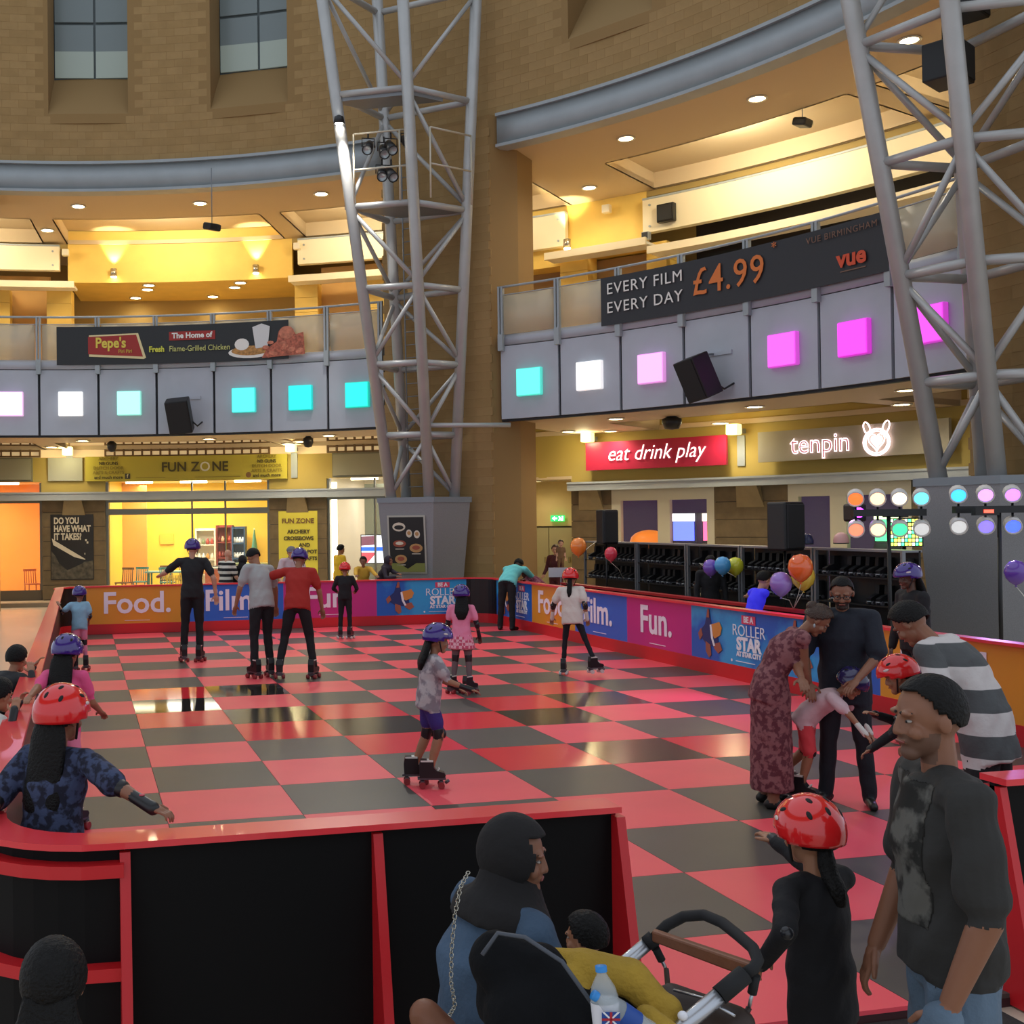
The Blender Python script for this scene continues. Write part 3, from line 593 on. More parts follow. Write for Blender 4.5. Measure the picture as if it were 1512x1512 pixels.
def tower(R, label):
    L = lambda k, z: leg_at(k, z, R)
    c = (L('A', 2) + L('B', 2) + L('C', 2) + L('D', 2)) / 4; t = thing('lattice_tower', (c.x, c.y, -.06), label, 'tower')
    for k in 'ABCD': MB().tube(L(k, 2.6), L(k, 16.5), .125, .135, n=14).build('leg', m_tube, t)
    lev = [4.15, 5.75, 7.45, 9.25, 11.7, 14.2]
    for i, z in enumerate(lev):
        for a, b in ('AB', 'BD', 'DC', 'CA'): MB().tube(L(a, z), L(b, z + (.0)), .075, n=8).build('cross_bar', m_tube, t)
    zz = [2.72] + lev
    for i in range(len(zz) - 1):
        for j, (a, b) in enumerate(('AB', 'BD', 'DC', 'CA')):
            if i == 4 and a + b in ('AB',): continue
            if (i + j) % 2: a, b = b, a
            MB().tube(L(a, zz[i] + .08), L(b, zz[i + 1] - .08), .052, n=8).build('diagonal_brace', m_tube, t)
    # mesh clad base, tapering down
    def ring(z, s_):
        m = sum((L(k, 2.72) for k in 'ABCD'), Vector()) / 4; return [Vector((m.x + (L(k, 2.72).x - m.x) * s_, m.y + (L(k, 2.72).y - m.y) * s_, z)) for k in 'ABDC']
    MB().hexa(ring(-.06, 1.12), ring(2.62, 1.45)).build('mesh_base', m_mesh, t); MB().hexa(ring(2.62, 1.5), ring(2.74, 1.5)).build('base_cap', m_plate, t)
    if R: return t, L
    # ladder inside
    q0, q1 = L('C', 3).lerp(L('D', 3), .35), L('C', 10.5).lerp(L('D', 10.5), .35); off = (L('D', 3) - L('C', 3)).normalized() * .2; fwd_ = (L('B', 3) - L('D', 3)) * .25
    ld = MB()
    for s_ in (-1, 1): ld.tube(q0 + fwd_ + off * s_, q1 + fwd_ + off * s_, .018, n=6)
    for i in range(26): p = (q0 + fwd_).lerp(q1 + fwd_, i / 25); ld.tube(p - off, p + off, .012, n=5)
    ld.build('ladder', m_plate, t)
    return t, L
T1, L1 = tower(0, 'central grey steel lattice tower with a lamp platform and menu poster')
T2, L2 = tower(45, 'right grey steel lattice tower behind the party lights')
def plate(L, z, a='A', b='B', w=.9, t=None, th=.09, m=m_plate, ext=.15):
    p, q = L(a, z), L(b, z); d = (q - p).normalized(); n = (L('D', z) - L('B', z)).normalized() * w
    p, q = p - d * ext, q + d * ext * .2; up = Vector((0, 0, th))
    return MB().hexa([p, q, q + n, p + n], [p + up, q + up, q + n + up, p + n + up]).build('platform', m, t)
plate(L1, 11.55, t=T1); plate(L1, 9.2, t=T1, w=1.5)
# lamp cage and spotlights on the platform
m_pipe = mat('pale_pipe', '#c9c2ae', .4, .2); m_lampk = mat('lamp_black', '#1b1c1e', .4)
p, q = L1('A', 9.3), L1('B', 9.3); d = (q - p); n = (L1('D', 9.3) - L1('B', 9.3)).normalized()
cage = MB(); c0 = p + d * .12 - n * .1; c1 = p + d * .98 - n * .1; c2 = c1 + n * 1.2 + d * .3
for a in (c0, c0.lerp(c1, .85), c1 + d * .35, c2): cage.tube(a, a + Vector((0, 0, 1.55)), .022, n=6)
for z in (0.75, 1.55): cage.tube(c0 + Vector((0, 0, z)), c1 + Vector((0, 0, z)), .022, n=6); cage.tube(c1 + d * .35 + Vector((0, 0, z)), c2 + Vector((0, 0, z)), .022, n=6)
cage.build('lamp_cage', m_pipe, T1)
for i, (f_, zz, tx) in enumerate(((.2, 10.55, -.3), (.42, 10.45, .0), (.62, 10.5, .2), (.38, 9.95, -.1), (.62, 9.9, .25), (.85, 10.6, .3))):
    c = c0.lerp(c1, f_) + n * (.1 + .1 * (i % 2)); c.z = zz; t = thing('spotlight', c, 'black theatre spotlight, %s on the lamp cage of the central tower' % ['upper left', 'upper centre', 'upper right', 'lower left', 'lower right', 'behind the front leg'][i], 'spotlight', 'theatre spotlights on the tower')
    ax = Vector((tx - .1, -.8, -.7)).normalized()
    MB().lathe([(.001, -.22), (.09, -.2), (.11, -.05), (.12, .16), (.10, .17), (.10, .12), (.001, .12)], c, ax).build('body', m_lampk, t); MB().lathe([(.001, .13), (.1, .13), (.1, .14)], c, ax).build('lens', mat('lens_glass', '#b8c4c8', .05, .3), t)
    MB().path([c + Vector((-.14, 0, 0)), c + Vector((-.14, 0, .2)), c + Vector((.14, 0, .2)), c + Vector((.14, 0, 0))], .014, 6).build('yoke', m_lampk, t); MB().tube(c + Vector((0, 0, .2)), c + Vector((0, 0, .33)), .02).build('clamp', m_lampk, t)
# bright flood lamp clamped to the front left leg
c = L1('A', 11.05) + Vector((-.06, -.2, 0)); t = thing('flood_lamp', c, 'glaring white flood lamp clamped to the left leg of the central tower', 'flood lamp')
MB().lathe([(.03, .14), (.1, .1), (.13, -.06), (.12, -.06), (.001, .02)], c).build('housing', m_lampk, t); MB().ball(c + Vector((0, 0, -.02)), .085).build('bulb', mat('flood_bulb', '#ffffff', .3, emit=60, ecol='#fff4e4'), t)
lamp('flood_beam', 'SPOT', c + Vector((-.05, -.32, .0)), 420, (1, .95, .88), .05, target=L1('A', 9.4), angle=50, blend=.7)
lamp('flood_beam', 'SPOT', c + Vector((-.1, -.25, 0)), 900, (1, .95, .88), .08, target=(3, -7, 0), angle=110, blend=.8)
# horizontal arm and small devices beside the tower base
MB().tube(L1('B', 4.35), L1('D', 4.35) + (L1('D', 4.35) - L1('B', 4.35)).normalized() * .4 + Vector((.7, -.6, 0)), .055).build('outrigger', m_tube, T1)
# menu poster on the tower base
def base_pt(L, k, z):
    m = sum((L(j, 2.72) for j in 'ABCD'), Vector()) / 4; s_ = 1.12 + (1.45 - 1.12) * (z + .06) / 2.68; return Vector((m.x + (L(k, 2.72).x - m.x) * s_, m.y + (L(k, 2.72).y - m.y) * s_, z))
a0, b0, a1, b1 = base_pt(L1, 'A', .9), base_pt(L1, 'B', .9), base_pt(L1, 'A', 2.45), base_pt(L1, 'B', 2.45)
ux = (b0 - a0).normalized(); uy = ((a1 + b1) / 2 - (a0 + b0) / 2).normalized(); cen = (a0 + b0 + a1 + b1) / 4 - ux.cross(uy) * -.012
t = thing('menu_poster', cen - Vector((0, 0, .7)), 'black menu poster with food pictures in a silver frame on the tower base', 'poster')
fm = flat_map(cen, ux, uy)
decal(rect(-.44, .44, -.66, .66), fm, mat('silver_frame', '#b4b2a6', .35, .5), t, 'frame', d=.02); decal(rect(-.40, .40, -.62, .62), fm, mat('poster_black', '#15130f', .4), t, 'sheet', d=.004, z=.026)
mf = [mat('food_tan', '#b98a55', .6), mat('food_cream', '#d9cdb8', .6), mat('food_red', '#9c4a34', .6), mat('food_leaf', '#7d7f3c', .6)]
zz = .032
decal(ell(-.17, .40, .15, .10), fm, mf[1], t, 'logo', z=zz); decal(ell(-.17, .39, .11, .05), fm, mat('poster_black', '#15130f'), t, 'logo', z=zz + .004)
lettering('B', .14, fm, mf[1], t, at=(.22, .46)); 
for (x, y, r1, r2, a_) in ((.06, .25, .07, .09, 1), (.24, .23, .07, .09, 1), (-.17, .02, .15, .08, 2), (.21, -.08, .15, .10, 0), (-.15, -.33, .14, .10, 0)):
    decal(ell(x, y, r1, r2), fm, mf[a_], t, 'food_picture', z=zz); decal(ell(x, y + .01, r1 * .6, r2 * .5), fm, mf[(a_ + 2) % 3], t, 'food_picture', z=zz + .004)
decal([(-.4, -.62), (.4, -.62), (.4, -.42), (.2, -.42), (0, -.55), (-.2, -.42), (-.4, -.42)], fm, mf[3], t, 'leaf_border', z=zz)
for (x, y) in ((-.17, -.1), (.21, -.21), (-.15, -.46)): decal(rect(x - .1, x + .1, y - .008, y + .008), fm, mf[1], t, 'caption', z=zz)
# black boxes hung on the right tower, curved sheet behind them
for i, (px, py, d_, w, h) in enumerate(((1400, 95, 16.6, .62, .55), (1425, 10, 16.8, .5, .35))):
    c = cam_pt(px, py, d_); t = thing('hanging_speaker', c, ['black loudspeaker box hung inside the right tower', 'upper black loudspeaker box at the top of the right tower'][i], 'speaker', 'speakers in the right tower')
    R_ = Matrix.Rotation(.5, 3, 'Z'); MB().box(c, (w, .5, h), R_).build('cabinet', m_black, t, bevel=.02); MB().box(c + R_ @ Vector((0, -.255, 0)), (w * .9, .02, h * .88), R_).build('grille', mat('grille', '#1c1d1f', .7), t)
    for s_ in (-.2, .2): MB().tube(c + R_ @ Vector((s_, 0, h / 2)), c + R_ @ Vector((s_, 0, h / 2 + 1.6)), .008, n=5).build('cable', m_black, t)
# mezzanine loudspeakers hung from the balcony fronts
for th, z, label, yaw in ((20.3, 4.78, 'tilted black loudspeaker on the left balcony front', .12), (65.6, 4.80, 'tilted black loudspeaker on the right balcony front', -.25)):
    c = pc(th, RI - .55, z + .12); R_ = Matrix.Rotation(-math.radians(th) + yaw, 3, 'Z') @ Matrix.Rotation(math.radians(22), 3, 'X') @ Matrix.Rotation(math.radians(-6), 3, 'Y')
    t = thing('balcony_speaker', c, label, 'speaker', 'balcony loudspeakers')
    MB().box(c, (.58, .42, .84), R_).build('cabinet', m_black, t, bevel=.02); MB().box(c + R_ @ Vector((0, -.215, 0)), (.52, .02, .78), R_).build('grille', mat('grille', '#1c1d1f', .7), t)
    MB().path([c + R_ @ Vector((.1, .2, .3)), pc(th, RI - .2, z + .6), pc(th, RI - .02, z + .62)], .025).build('bracket_arm', m_plate, t); MB().path([c + R_ @ Vector((.27, .1, -.2)), pc(th + 1.3, RI - .25, z - .12), pc(th + 1.5, RI - .02, z)], .02).build('tie_rod', m_black, t)
    MB().arc(th - 1, th + 1.4, RI - .05, RI - .02, z + .58, z + .66, seg=2).build('wall_plate', m_fascia, t)
# small ceiling devices: dome cameras and projector speakers
for x, y, z, r, label in ((165, 659, 4.5, .13, 'small dark ceiling speaker left of the FUN ZONE lattice'), (455, 652, 4.5, .14, 'small dark ceiling speaker right of the FUN ZONE lattice'), (992, 624, 4.5, .22, 'black domed ceiling camera in front of the red sign')):
    d = (cam_pt(x, y, 1) - CAM); c = CAM + d * ((z - .14 - CAM.z) / d.z); c = pc(math.degrees(math.atan2(c.x - OX, c.y - OY)), min(math.hypot(c.x - OX, c.y - OY), 22.0), z)
    t = thing('ceiling_device', c, label, 'ceiling speaker' if r < .2 else 'camera'); MB().lathe([(.001, -.3), (r * .7, -.28), (r, -.16), (r, -.06), (r * .4, 0)], c).build('body', m_lampk, t); MB().lathe([(r * .5, -.04), (r * .5, 0), (.01, 0)], c).build('mount', m_plate, t)
for x, y, d_, label in ((313, 335, 27.5, 'dark hanging projector under the left gallery ceiling'), (1185, 181, 24.0, 'dark hanging projector under the right gallery ceiling')):
    c = cam_pt(x, y, d_); t = thing('projector', c, label, 'projector', 'hanging projectors'); R_ = Matrix.Rotation(.5, 3, 'Z') @ Matrix.Rotation(.25, 3, 'X')
    MB().box(c, (.36, .3, .17), R_).build('body', m_lampk, t, bevel=.04); MB().tube(c + Vector((0, 0, .05)), Vector((c.x, c.y, 10.75)), .012, n=6).build('rod', m_plate, t); MB().tube(c + R_ @ Vector((.1, -.14, 0)), c + R_ @ Vector((.1, -.18, 0)), .05).build('lens', m_glass, t)
# ================================================================== shops behind the glass, left bay
m_orange = mat('orange_wall', '#f0a850', .6, noise=.04, nscale=1); m_ywall = mat('bright_yellow_wall', '#f0cc40', .6, noise=.03, nscale=1); m_wwall = mat('white_wall', '#e8e2d2', .6)
m_sill = mat('dark_sill', '#5a5040', .6); m_frame = mat('shop_frame', '#6f7168', .4, .5); m_tubew = mat('fluorescent', '#fff6d8', .4, emit=9, ecol='#fff1c8')
def room(a, b, wallm, nm, label, energy, col, back=27.0, ceil=3.6):
    mb = MB(); mb.arc(a, b, back, back + .1, -.06, ceil, mi=0); mb.arc(a - .15, a, RS + .4, back, -.06, ceil, seg=1); mb.arc(b, b + .15, RS + .4, back, -.06, ceil, seg=1)
    struct(mb.build('wall_' + nm, wallm), label)
    MB_c = MB(); MB_c.arc(a, b, RS + .32, back, ceil, ceil + .06); struct(MB_c.build('ceiling_' + nm, m_wwall))
    lamp('shop_lamp', 'AREA', pc((a + b) / 2, RS + 1.8, ceil - .1), energy, col, 2.2); lamp('shop_lamp', 'AREA', pc((a * 3 + b) / 4, RS + 3.0, ceil - .1), energy * .6, col, 1.6)
    n = max(2, int((b - a) / 4))
    for i in range(n):
        th = a + (b - a) * (i + .5) / n; t = thing('ceiling_tube', pc(th, RS + .9, ceil - .1), 'bright fluorescent fitting %s in the %s' % (['first from the left', 'second from the left', 'third from the left'][i], label.split(' of ')[-1]), 'ceiling light', 'fluorescent fittings in the shops')
        MB().arc(th - 1.1, th + 1.1, RS + .75, RS + 1.0, ceil - .06, ceil - .01, seg=2).build('housing', m_white, t); MB().arc(th - 1.0, th + 1.0, RS + .8, RS + .95, ceil - .12, ceil - .06, seg=2).build('tube', m_tubew, t)
room(-6, 5.3, m_orange, 'orange_shop', 'orange walls of the orange shop', 130, (1, .82, .5))
room(10.4, 22.9, m_ywall, 'fun_zone', 'yellow walls of the yellow shop', 150, (1, .96, .8))
room(27.7, 40.6, m_wwall, 'arcade', 'pale walls of the arcade', 90, (1, .9, .75))
MB().arc(10.4, 12.2, RS + 3.0, RS + 3.1, -.06, 3.6).build('orange_strip', m_orange, bpy.data.objects['wall_fun_zone'])
# glazing frames
def shopfront(n, a, b, mull, label, sill=.22, trans=2.5):
    w = struct(MB().arc(a, b, RS + .05, RS + .15, -.06, sill).build('window_%d' % n, m_sill), label)
    fr = MB(); fr.arc(a, b, RS + .02, RS + .14, 2.88, 2.96); fr.arc(a, a + .2, RS + .04, RS + .14, sill, 3.5, seg=1); fr.arc(b - .2, b, RS + .04, RS + .14, sill, 3.5, seg=1)
    if trans: fr.arc(a, b, RS + .0, RS + .16, trans, trans + .18)
    for m in mull: fr.arc(m - .06, m + .06, RS + .04, RS + .14, sill, 3.5, seg=1)
    fr.build('frame', m_frame, w); e = [a] + list(mull) + [b]
    for i in range(len(e) - 1): MB().arc(e[i] + .15, e[i + 1] - .15, RS + .09, RS + .10, sill, 3.5, seg=3).build('pane', m_glass, w)
    return w
shopfront(11, -6, 5.45, [], 'large glass front of the orange shop', .25, 0)
shopfront(12, 10.25, 23.0, [16.9, 19.5], 'glazed entrance front of the yellow shop', .0, 2.5)
shopfront(13, 27.5, 38, [31.2], 'bright glass front of the arcade', .05, 0)
t = thing('door_post_light', pc(27.9, RS + .2, 0), 'white glowing strip at the arcade door edge', 'strip light'); MB().arc(27.75, 28.1, RS + .2, RS + .3, .1, 3.4, seg=1).build('tube', mat('strip_white', '#fff4dc', .4, emit=5, ecol='#fff0d0'), t)

# furniture: chairs, tables, shelves
def chair(c, rz, m, label, group, h=.45):
    t = thing('dining_chair', c, label, 'chair', group); R_ = Matrix.Rotation(rz, 3, 'Z'); c = Vector(c); P_ = lambda x, y, z: c + R_ @ Vector((x, y, z))
    MB().box(P_(0, 0, h), (.42, .42, .04), R_).build('seat', m, t, bevel=.01)
    for x in (-.18, .18):
        for y in (-.18, .18): MB().tube(P_(x, y, 0), P_(x, y, h), .018, n=6).build('leg', m, t)
        MB().tube(P_(x, .19, h), P_(x * .95, .25, h + .45), .018, n=6).build('back_post', m, t)
    for k in range(4): MB().tube(P_(-.11 + k * .073, .2, h), P_(-.11 + k * .073, .245, h + .42), .012, n=5).build('slat', m, t)
    MB().box(P_(0, .25, h + .43), (.42, .03, .07), R_).build('top_rail', m, t)
    return t
m_teal = mat('teal_paint', '#3f8a86', .5); m_wood = mat('brown_wood', '#6e4a2c', .5); m_navy_f = mat('blue_wood', '#2f4f72', .5); m_shelf_w = mat('white_shelf', '#e3dac4', .5)
chair(pc(4.4, RS + 1.0, -.06), .4, mat('orange_wood', '#b5622c', .5), 'orange brown slatted chair behind the orange shop glass', None)
for i, (th, r, m, lb) in enumerate(((11.2, 1.0, m_wood, 'dark wooden chair nearest the orange strip in the yellow shop'), (12.3, 1.4, m_teal, 'teal chair left of the teal table in the yellow shop'), (13.9, 2.4, m_wood, 'brown chair behind the teal table'), (14.6, .9, m_teal, 'teal chair in front of the teal table'), (15.6, 2.2, m_wood, 'brown chair at the far end of the teal table'), (18.4, 1.8, m_navy_f, 'blue chair behind the black shirted skater'))):
    chair(pc(th, RS + r, -.06), .3 * i - .6, m, lb, 'chairs in the yellow shop')
t = thing('cafe_table', pc(14.4, RS + 1.7, -.06), 'long teal table with a pale top in the yellow shop', 'table'); MB().arc(12.6, 16.4, RS + 1.4, RS + 2.1, .66, .71).build('table_top', mat('pale_teal', '#7fb3aa', .4), t)
for a_ in (12.9, 16.1):
    for r_ in (1.5, 2.0): MB().tube(pc(a_, RS + r_, -.06), pc(a_, RS + r_, .66), .03, n=6).build('leg', m_teal, t)
def shelves(a, b, r, z1, m, label, n=4, fill=None):
    t = thing('shelf_unit', pc((a + b) / 2, r, -.06), label, 'shelf', 'shelf units in the yellow shop'); MB().arc(a, b, r + .3, r + .33, -.06, z1, seg=1).build('back', m, t)
    for s_ in (a, b): MB().arc(s_ - .06, s_ + .06, r, r + .32, -.06, z1, seg=1).build('side', m, t)
    for k in range(n + 1): MB().arc(a, b, r, r + .3, -.02 + (z1 - .06) * k / n, .02 + (z1 - .06) * k / n, seg=1).build('shelf', m, t)
    cols = ['#d8cdb8', '#a33c2c', '#e3d9c0', '#c98d3a', '#7d8a5c', '#efe8da']
    for k in range(1, n):
        for j in range(4):
            th = a + (b - a) * (j + .6) / 4.4; z = .025 + (z1 - .06) * k / n; col = random.choice(fill or cols)
            q = tag(MB().lathe([(.001, 0), (.06, 0), (.065, .1), (.03, .15), (.03, .19), (.001, .19)], pc(th, r + .13, z), n=8).build('shop_jar', mat('jar_' + col, col, .5)), '%s jar on the %s shelf of the %s' % (['first', 'second', 'third', 'fourth'][j], ['', 'bottom', 'second', 'third', 'top'][k], label.split(' beside')[0].split(' behind')[0]), 'jar', 'jars in the ' + label.split(' beside')[0].split(' behind')[0])
shelves(15.6, 17.0, RS + 3.6, 2.05, m_shelf_w, 'white open shelf unit beside the red cabinet'); shelves(17.1, 18.2, RS + 3.7, 2.15, mat('red_cabinet', '#8c2f22', .5), 'red shelf unit behind the black shirted skater', fill=['#b3402c', '#d8b48a', '#7c2a20']); shelves(18.3, 19.2, RS + 3.6, 2.1, mat('blue_shelf', '#24466a', .5), 'dark blue shelf unit beside the red cabinet', fill=['#e8ecef', '#d8dde0'])
t = thing('picket_fence', pc(15.6, RS + .6, -.06), 'low yellow picket fence inside the yellow shop', 'fence')
for k in range(12): MB().arc(14.6 + k * .22, 14.72 + k * .22, RS + .6, RS + .63, -.04, .62, seg=1).build('picket', mat('picket_yellow', '#e0bf2c', .5), t)
for z in (.15, .48): MB().arc(14.5, 17.4, RS + .63, RS + .65, z, z + .06).build('rail', mat('picket_yellow', '#e0bf2c', .5), t)
t = thing('orange_counter', pc(18.2, RS + .6, -.06), 'orange counter front inside the yellow shop', 'counter'); MB().arc(17.6, 19.1, RS + .6, RS + 1.1, -.06, .8).build('body', mat('counter_orange', '#d8672c', .5), t); MB().arc(17.5, 19.2, RS + .55, RS + 1.15, .8, .85).build('top', m_shelf_w, t)
t = thing('serving_counter', pc(20.6, RS + 1.2, -.06), 'pale counter behind the bald man in stripes', 'counter'); MB().arc(19.4, 22.4, RS + 1.2, RS + 1.8, -.06, .9).build('body', m_shelf_w, t); MB().arc(19.3, 22.5, RS + 1.15, RS + 1.85, .9, .95).build('top', mat('counter_green', '#a8b88a', .4), t)
t = thing('parasol', pc(20.4, RS + 2.6, -.06), 'closed teal parasol standing in the yellow shop', 'parasol'); c = pc(20.4, RS + 2.6, -.06); MB().tube(c, c + Vector((0, 0, 2.1)), .02, n=6).build('pole', m_shelf_w, t); MB().lathe([(.12, .9), (.15, 1.1), (.09, 1.5), (.02, 2.05)], c, n=10).build('closed_canopy', mat('parasol_teal', '#4f8f78', .7), t)
for th, z, w, lb in ((13.2, 1.7, .5, 'framed notice on the yellow wall left of the shelves'), (14.6, 1.45, .12, 'small grey switch plate on the yellow wall'), (21.8, 2.0, .45, 'cream board on the yellow wall near the right end')):
    q = tag(MB().arc(th - w, th + w, 26.93, 26.99, z - w * .35, z + w * .35, seg=1).build('wall_notice', mat('notice_%d' % int(th), '#d9bd3c' if w > .2 else '#8d8a6a', .5)), lb, 'notice')
# posters on the piers
t = thing('wall_poster', pc(7.7, RS - .1, .5), 'dark DO YOU HAVE WHAT IT TAKES poster on the left pier', 'poster'); fm = arc_map(7.72, RS - .08, 1.53)
decal(rect(-.64, .64, -.98, 1.0), fm, mat('poster_dark', '#1b1914', .45, noise=.3, nscale=3), t, 'sheet'); m_pw = mat('poster_white', '#cfc8b2', .5)
for j, w_ in enumerate(('DO YOU', 'HAVE WHAT', 'IT TAKES?')): lettering(w_, .27, fm, m_pw, t, at=(-.54, .80 - j * .24), align='LEFT', off=.010, sx=.70)
decal([(-.6, .28), (-.56, .08), (.28, -.42), (.40, -.36), (-.5, .2)], fm, m_pw, t, 'ribbon', z=.01); decal(ell(.28, .02, .07, .14), fm, m_pw, t, 'emblem_figure', z=.01)
for a_ in range(20, 170, 25): decal(rect(.28 + .19 * math.cos(math.radians(a_)) - .025, .28 + .19 * math.cos(math.radians(a_)) + .025, .08 + .19 * math.sin(math.radians(a_)) - .03, .08 + .19 * math.sin(math.radians(a_)) + .03), fm, m_pw, t, 'emblem_letter', z=.01)
decal(rect(.17, .39, -.22, -.17), fm, m_pw, t, 'emblem_caption', z=.01)
m_pg = mat('poster_grey', '#4a463a', .6, noise=.6, nscale=8)
decal([(-.62, -.1), (-.5, -.25), (-.38, -.5), (-.1, -.42), (.1, -.55), (.3, -.45), (.62, -.4), (.62, -.95), (-.62, -.95)], fm, m_pg, t, 'grey_figures', z=.01)
t = thing('wall_poster', pc(25.3, RS - .1, .3), 'tall yellow FUN ZONE poster listing archery on the right pier', 'poster'); fm = arc_map(25.28, RS - .08, 1.45)
decal(rect(-.6, .6, -1.15, 1.1), fm, mat('poster_yellow', '#d3c843', .5), t, 'sheet'); lettering('FUN ZONE', .2, fm, mat('fade_ink', '#7a5a2c', .5), t, at=(0, .8), off=.006)
for j, w_ in enumerate(('ARCHERY', 'CROSSBOWS', 'AND', 'PAINT A POT', 'AND CRAFTS')): lettering(w_, .155, fm, m_ink, t, at=(.02 if j < 2 else (.2 if j == 2 else .12), .48 - j * .2), off=.006)
# television in the arcade and frames
t = thing('television', pc(31.5, RS + .8, .5), 'television showing red white and blue pictures in the arcade window', 'television'); fm = arc_map(31.3, RS + .8, 1.38)
decal(rect(-.72, .72, -.44, .44), fm, m_black, t, 'case', d=-.06, z=0); decal(rect(-.69, .69, -.41, .41), fm, mat('screen_white', '#e8eef8', .3, emit=1.6), t, 'screen'); 
for poly, c_ in ((rect(-.69, .69, -.06, .06), '#1c5cff'), ([(0, .1), (.69, .1), (.69, .41), (.2, .41)], '#c23a42'), ([(-.69, .1), (-.1, .14), (-.2, .41), (-.69, .38)], '#6a3c4c'), ([(-.69, -.41), (-.5, -.41), (-.2, -.1), (-.69, -.1)], '#b04450'), ([(.1, -.2), (.4, -.16), (.4, -.3), (.1, -.3)], '#d8505c')): decal(poly, fm, mat('screen_' + c_, c_, .3, emit=1.3), t, 'picture', z=.012)
t = thing('climbing_frame', pc(33, RS + 2.5, -.06), 'yellow tubular play frame in the arcade', 'play frame')
for a_, b_ in ((pc(30.6, RS + 2, 2.25), pc(36, RS + 2, 2.25)), (pc(33.3, RS + 2, -.06), pc(33.3, RS + 2, 2.25)), (pc(30.6, RS + 2, -.06), pc(30.6, RS + 2, 2.25))): MB().tube(a_, b_, .06).build('pipe', mat('pipe_yellow', '#e4c22c', .4), t)
tag(MB().arc(28.9, 30.6, RS + 2.3, RS + 2.5, -.06, 3.4).build('grey_partition', mat('partition_grey', '#7d8578', .5)), 'grey green partition in the arcade', 'partition'); tag(MB().arc(31, 38, RS + 3, RS + 3.1, .4, 2.9).build('brown_panel', mat('partition_brown', '#7a6450', .5)), 'brown display panel at the back of the arcade', 'panel')

# ================================================================== right bay
m_creamw = mat('cream_wall', '#cdb878', .65, noise=.05, nscale=1.5)
mb = MB(); mb.arc(40.4, 46.2, 24.0, 24.2, 2.02, 3.4); mb.arc(46.15, 46.3, RS, 24.2, -.06, 3.4, seg=1); struct(mb.build('wall_lobby', m_creamw), 'cream lobby wall above the double doors')
mb = MB(); mb.arc(40.4, 46.2, RS, 24.2, 3.3, 3.38); struct(mb.build('ceiling_lobby', m_soffit))
downlight(43.2, RS + .5, 3.3, 'small downlight in the lobby ceiling above the exit sign', None, 25, rad=.12)
d = struct(MB().arc(40.4, 46.2, 24.05, 24.2, -.06, 2.02).build('door_1', mat('door_frame', '#5a5038', .6)), 'pale double doors below the exit sign'); m_door = mat('pale_door', '#a39a6c', .55)
for a, b in ((40.5, 41.5), (41.55, 43.15), (43.2, 44.85), (44.9, 46.1)):
    o = MB().arc(a, b, 23.98, 24.05, -.04, 1.97, seg=2).build('door_leaf', m_door, d); MB().box(pc(b - .2, 23.94, 1.05), (.04, .05, .16)).build('door_handle', m_chrome, o)
t = thing('exit_sign', pc(43.7, 23.9, 2.1), 'small glowing green exit sign above the double doors', 'sign'); fm = arc_map(43.9, 23.9, 2.24)
decal(rect(-.2, .2, -.085, .085), fm, mat('exit_green', '#18a050', .4, emit=1.6, ecol='#1fc860'), t, 'panel', d=.04, z=-.02); m_exw = mat('exit_white', '#f4fff4', .4, emit=3)
decal([(-.16, 0), (-.08, .06), (-.08, .02), (-.01, .02), (-.01, -.02), (-.08, -.02), (-.08, -.06)], fm, m_exw, t, 'arrow', z=.022); decal([(.03, -.06), (.06, .0), (.03, .05), (.07, .06), (.1, .0), (.13, -.06), (.1, -.06), (.08, -.02), (.06, -.06)], fm, m_exw, t, 'running_figure', z=.022); decal(rect(.13, .17, -.06, .06), fm, m_exw, t, 'door_mark', z=.022)
# white framed windows with the arcade behind
m_wf = mat('white_frame', '#c9c4ac', .5); m_purple = mat('purple_wall_glow', '#4a3358', .6, emit=.12, ecol='#6a3f88')  # purple back wall emits faintly in place of arcade lighting
for n, a, b, mids, label in ((21, 49.1, 56.2, (52.33, 53.17), 'white framed window left of the stone pier with arcade lights'), (22, 61.0, 68.4, (63.6, 64.6), 'white framed window behind the party lights')):
    mb = MB(); mb.arc(a, b, RS - .06, RS + .1, 2.68, 3.0); mb.arc(a, a + .65, RS - .06, RS + .1, -.06, 2.7, seg=1); mb.arc(b - .5, b, RS - .06, RS + .1, -.06, 2.7, seg=1); mb.arc(mids[0], mids[1], RS - .06, RS + .1, -.06, 2.7, seg=1); mb.arc(a, b, RS - .06, RS + .1, -.06, .3)
    w = struct(mb.build('window_%d' % n, m_wf), label)
    for p0, p1 in ((a + .65, mids[0]), (mids[1], b - .5)): MB().arc(p0, p1, RS + .0, RS + .02, .3, 2.7, seg=2).build('pane', m_glass, w)
mb = MB(); mb.arc(46.3, 84, 25.6, 25.7, -.06, 3.3); struct(mb.build('wall_arcade_back', m_purple), 'dark purple back wall of the bowling arcade'); mb = MB(); mb.arc(46.3, 84, RS + .3, 25.7, 3.2, 3.28); struct(mb.build('ceiling_arcade', mat('arcade_ceiling', '#3a3038', .7)))
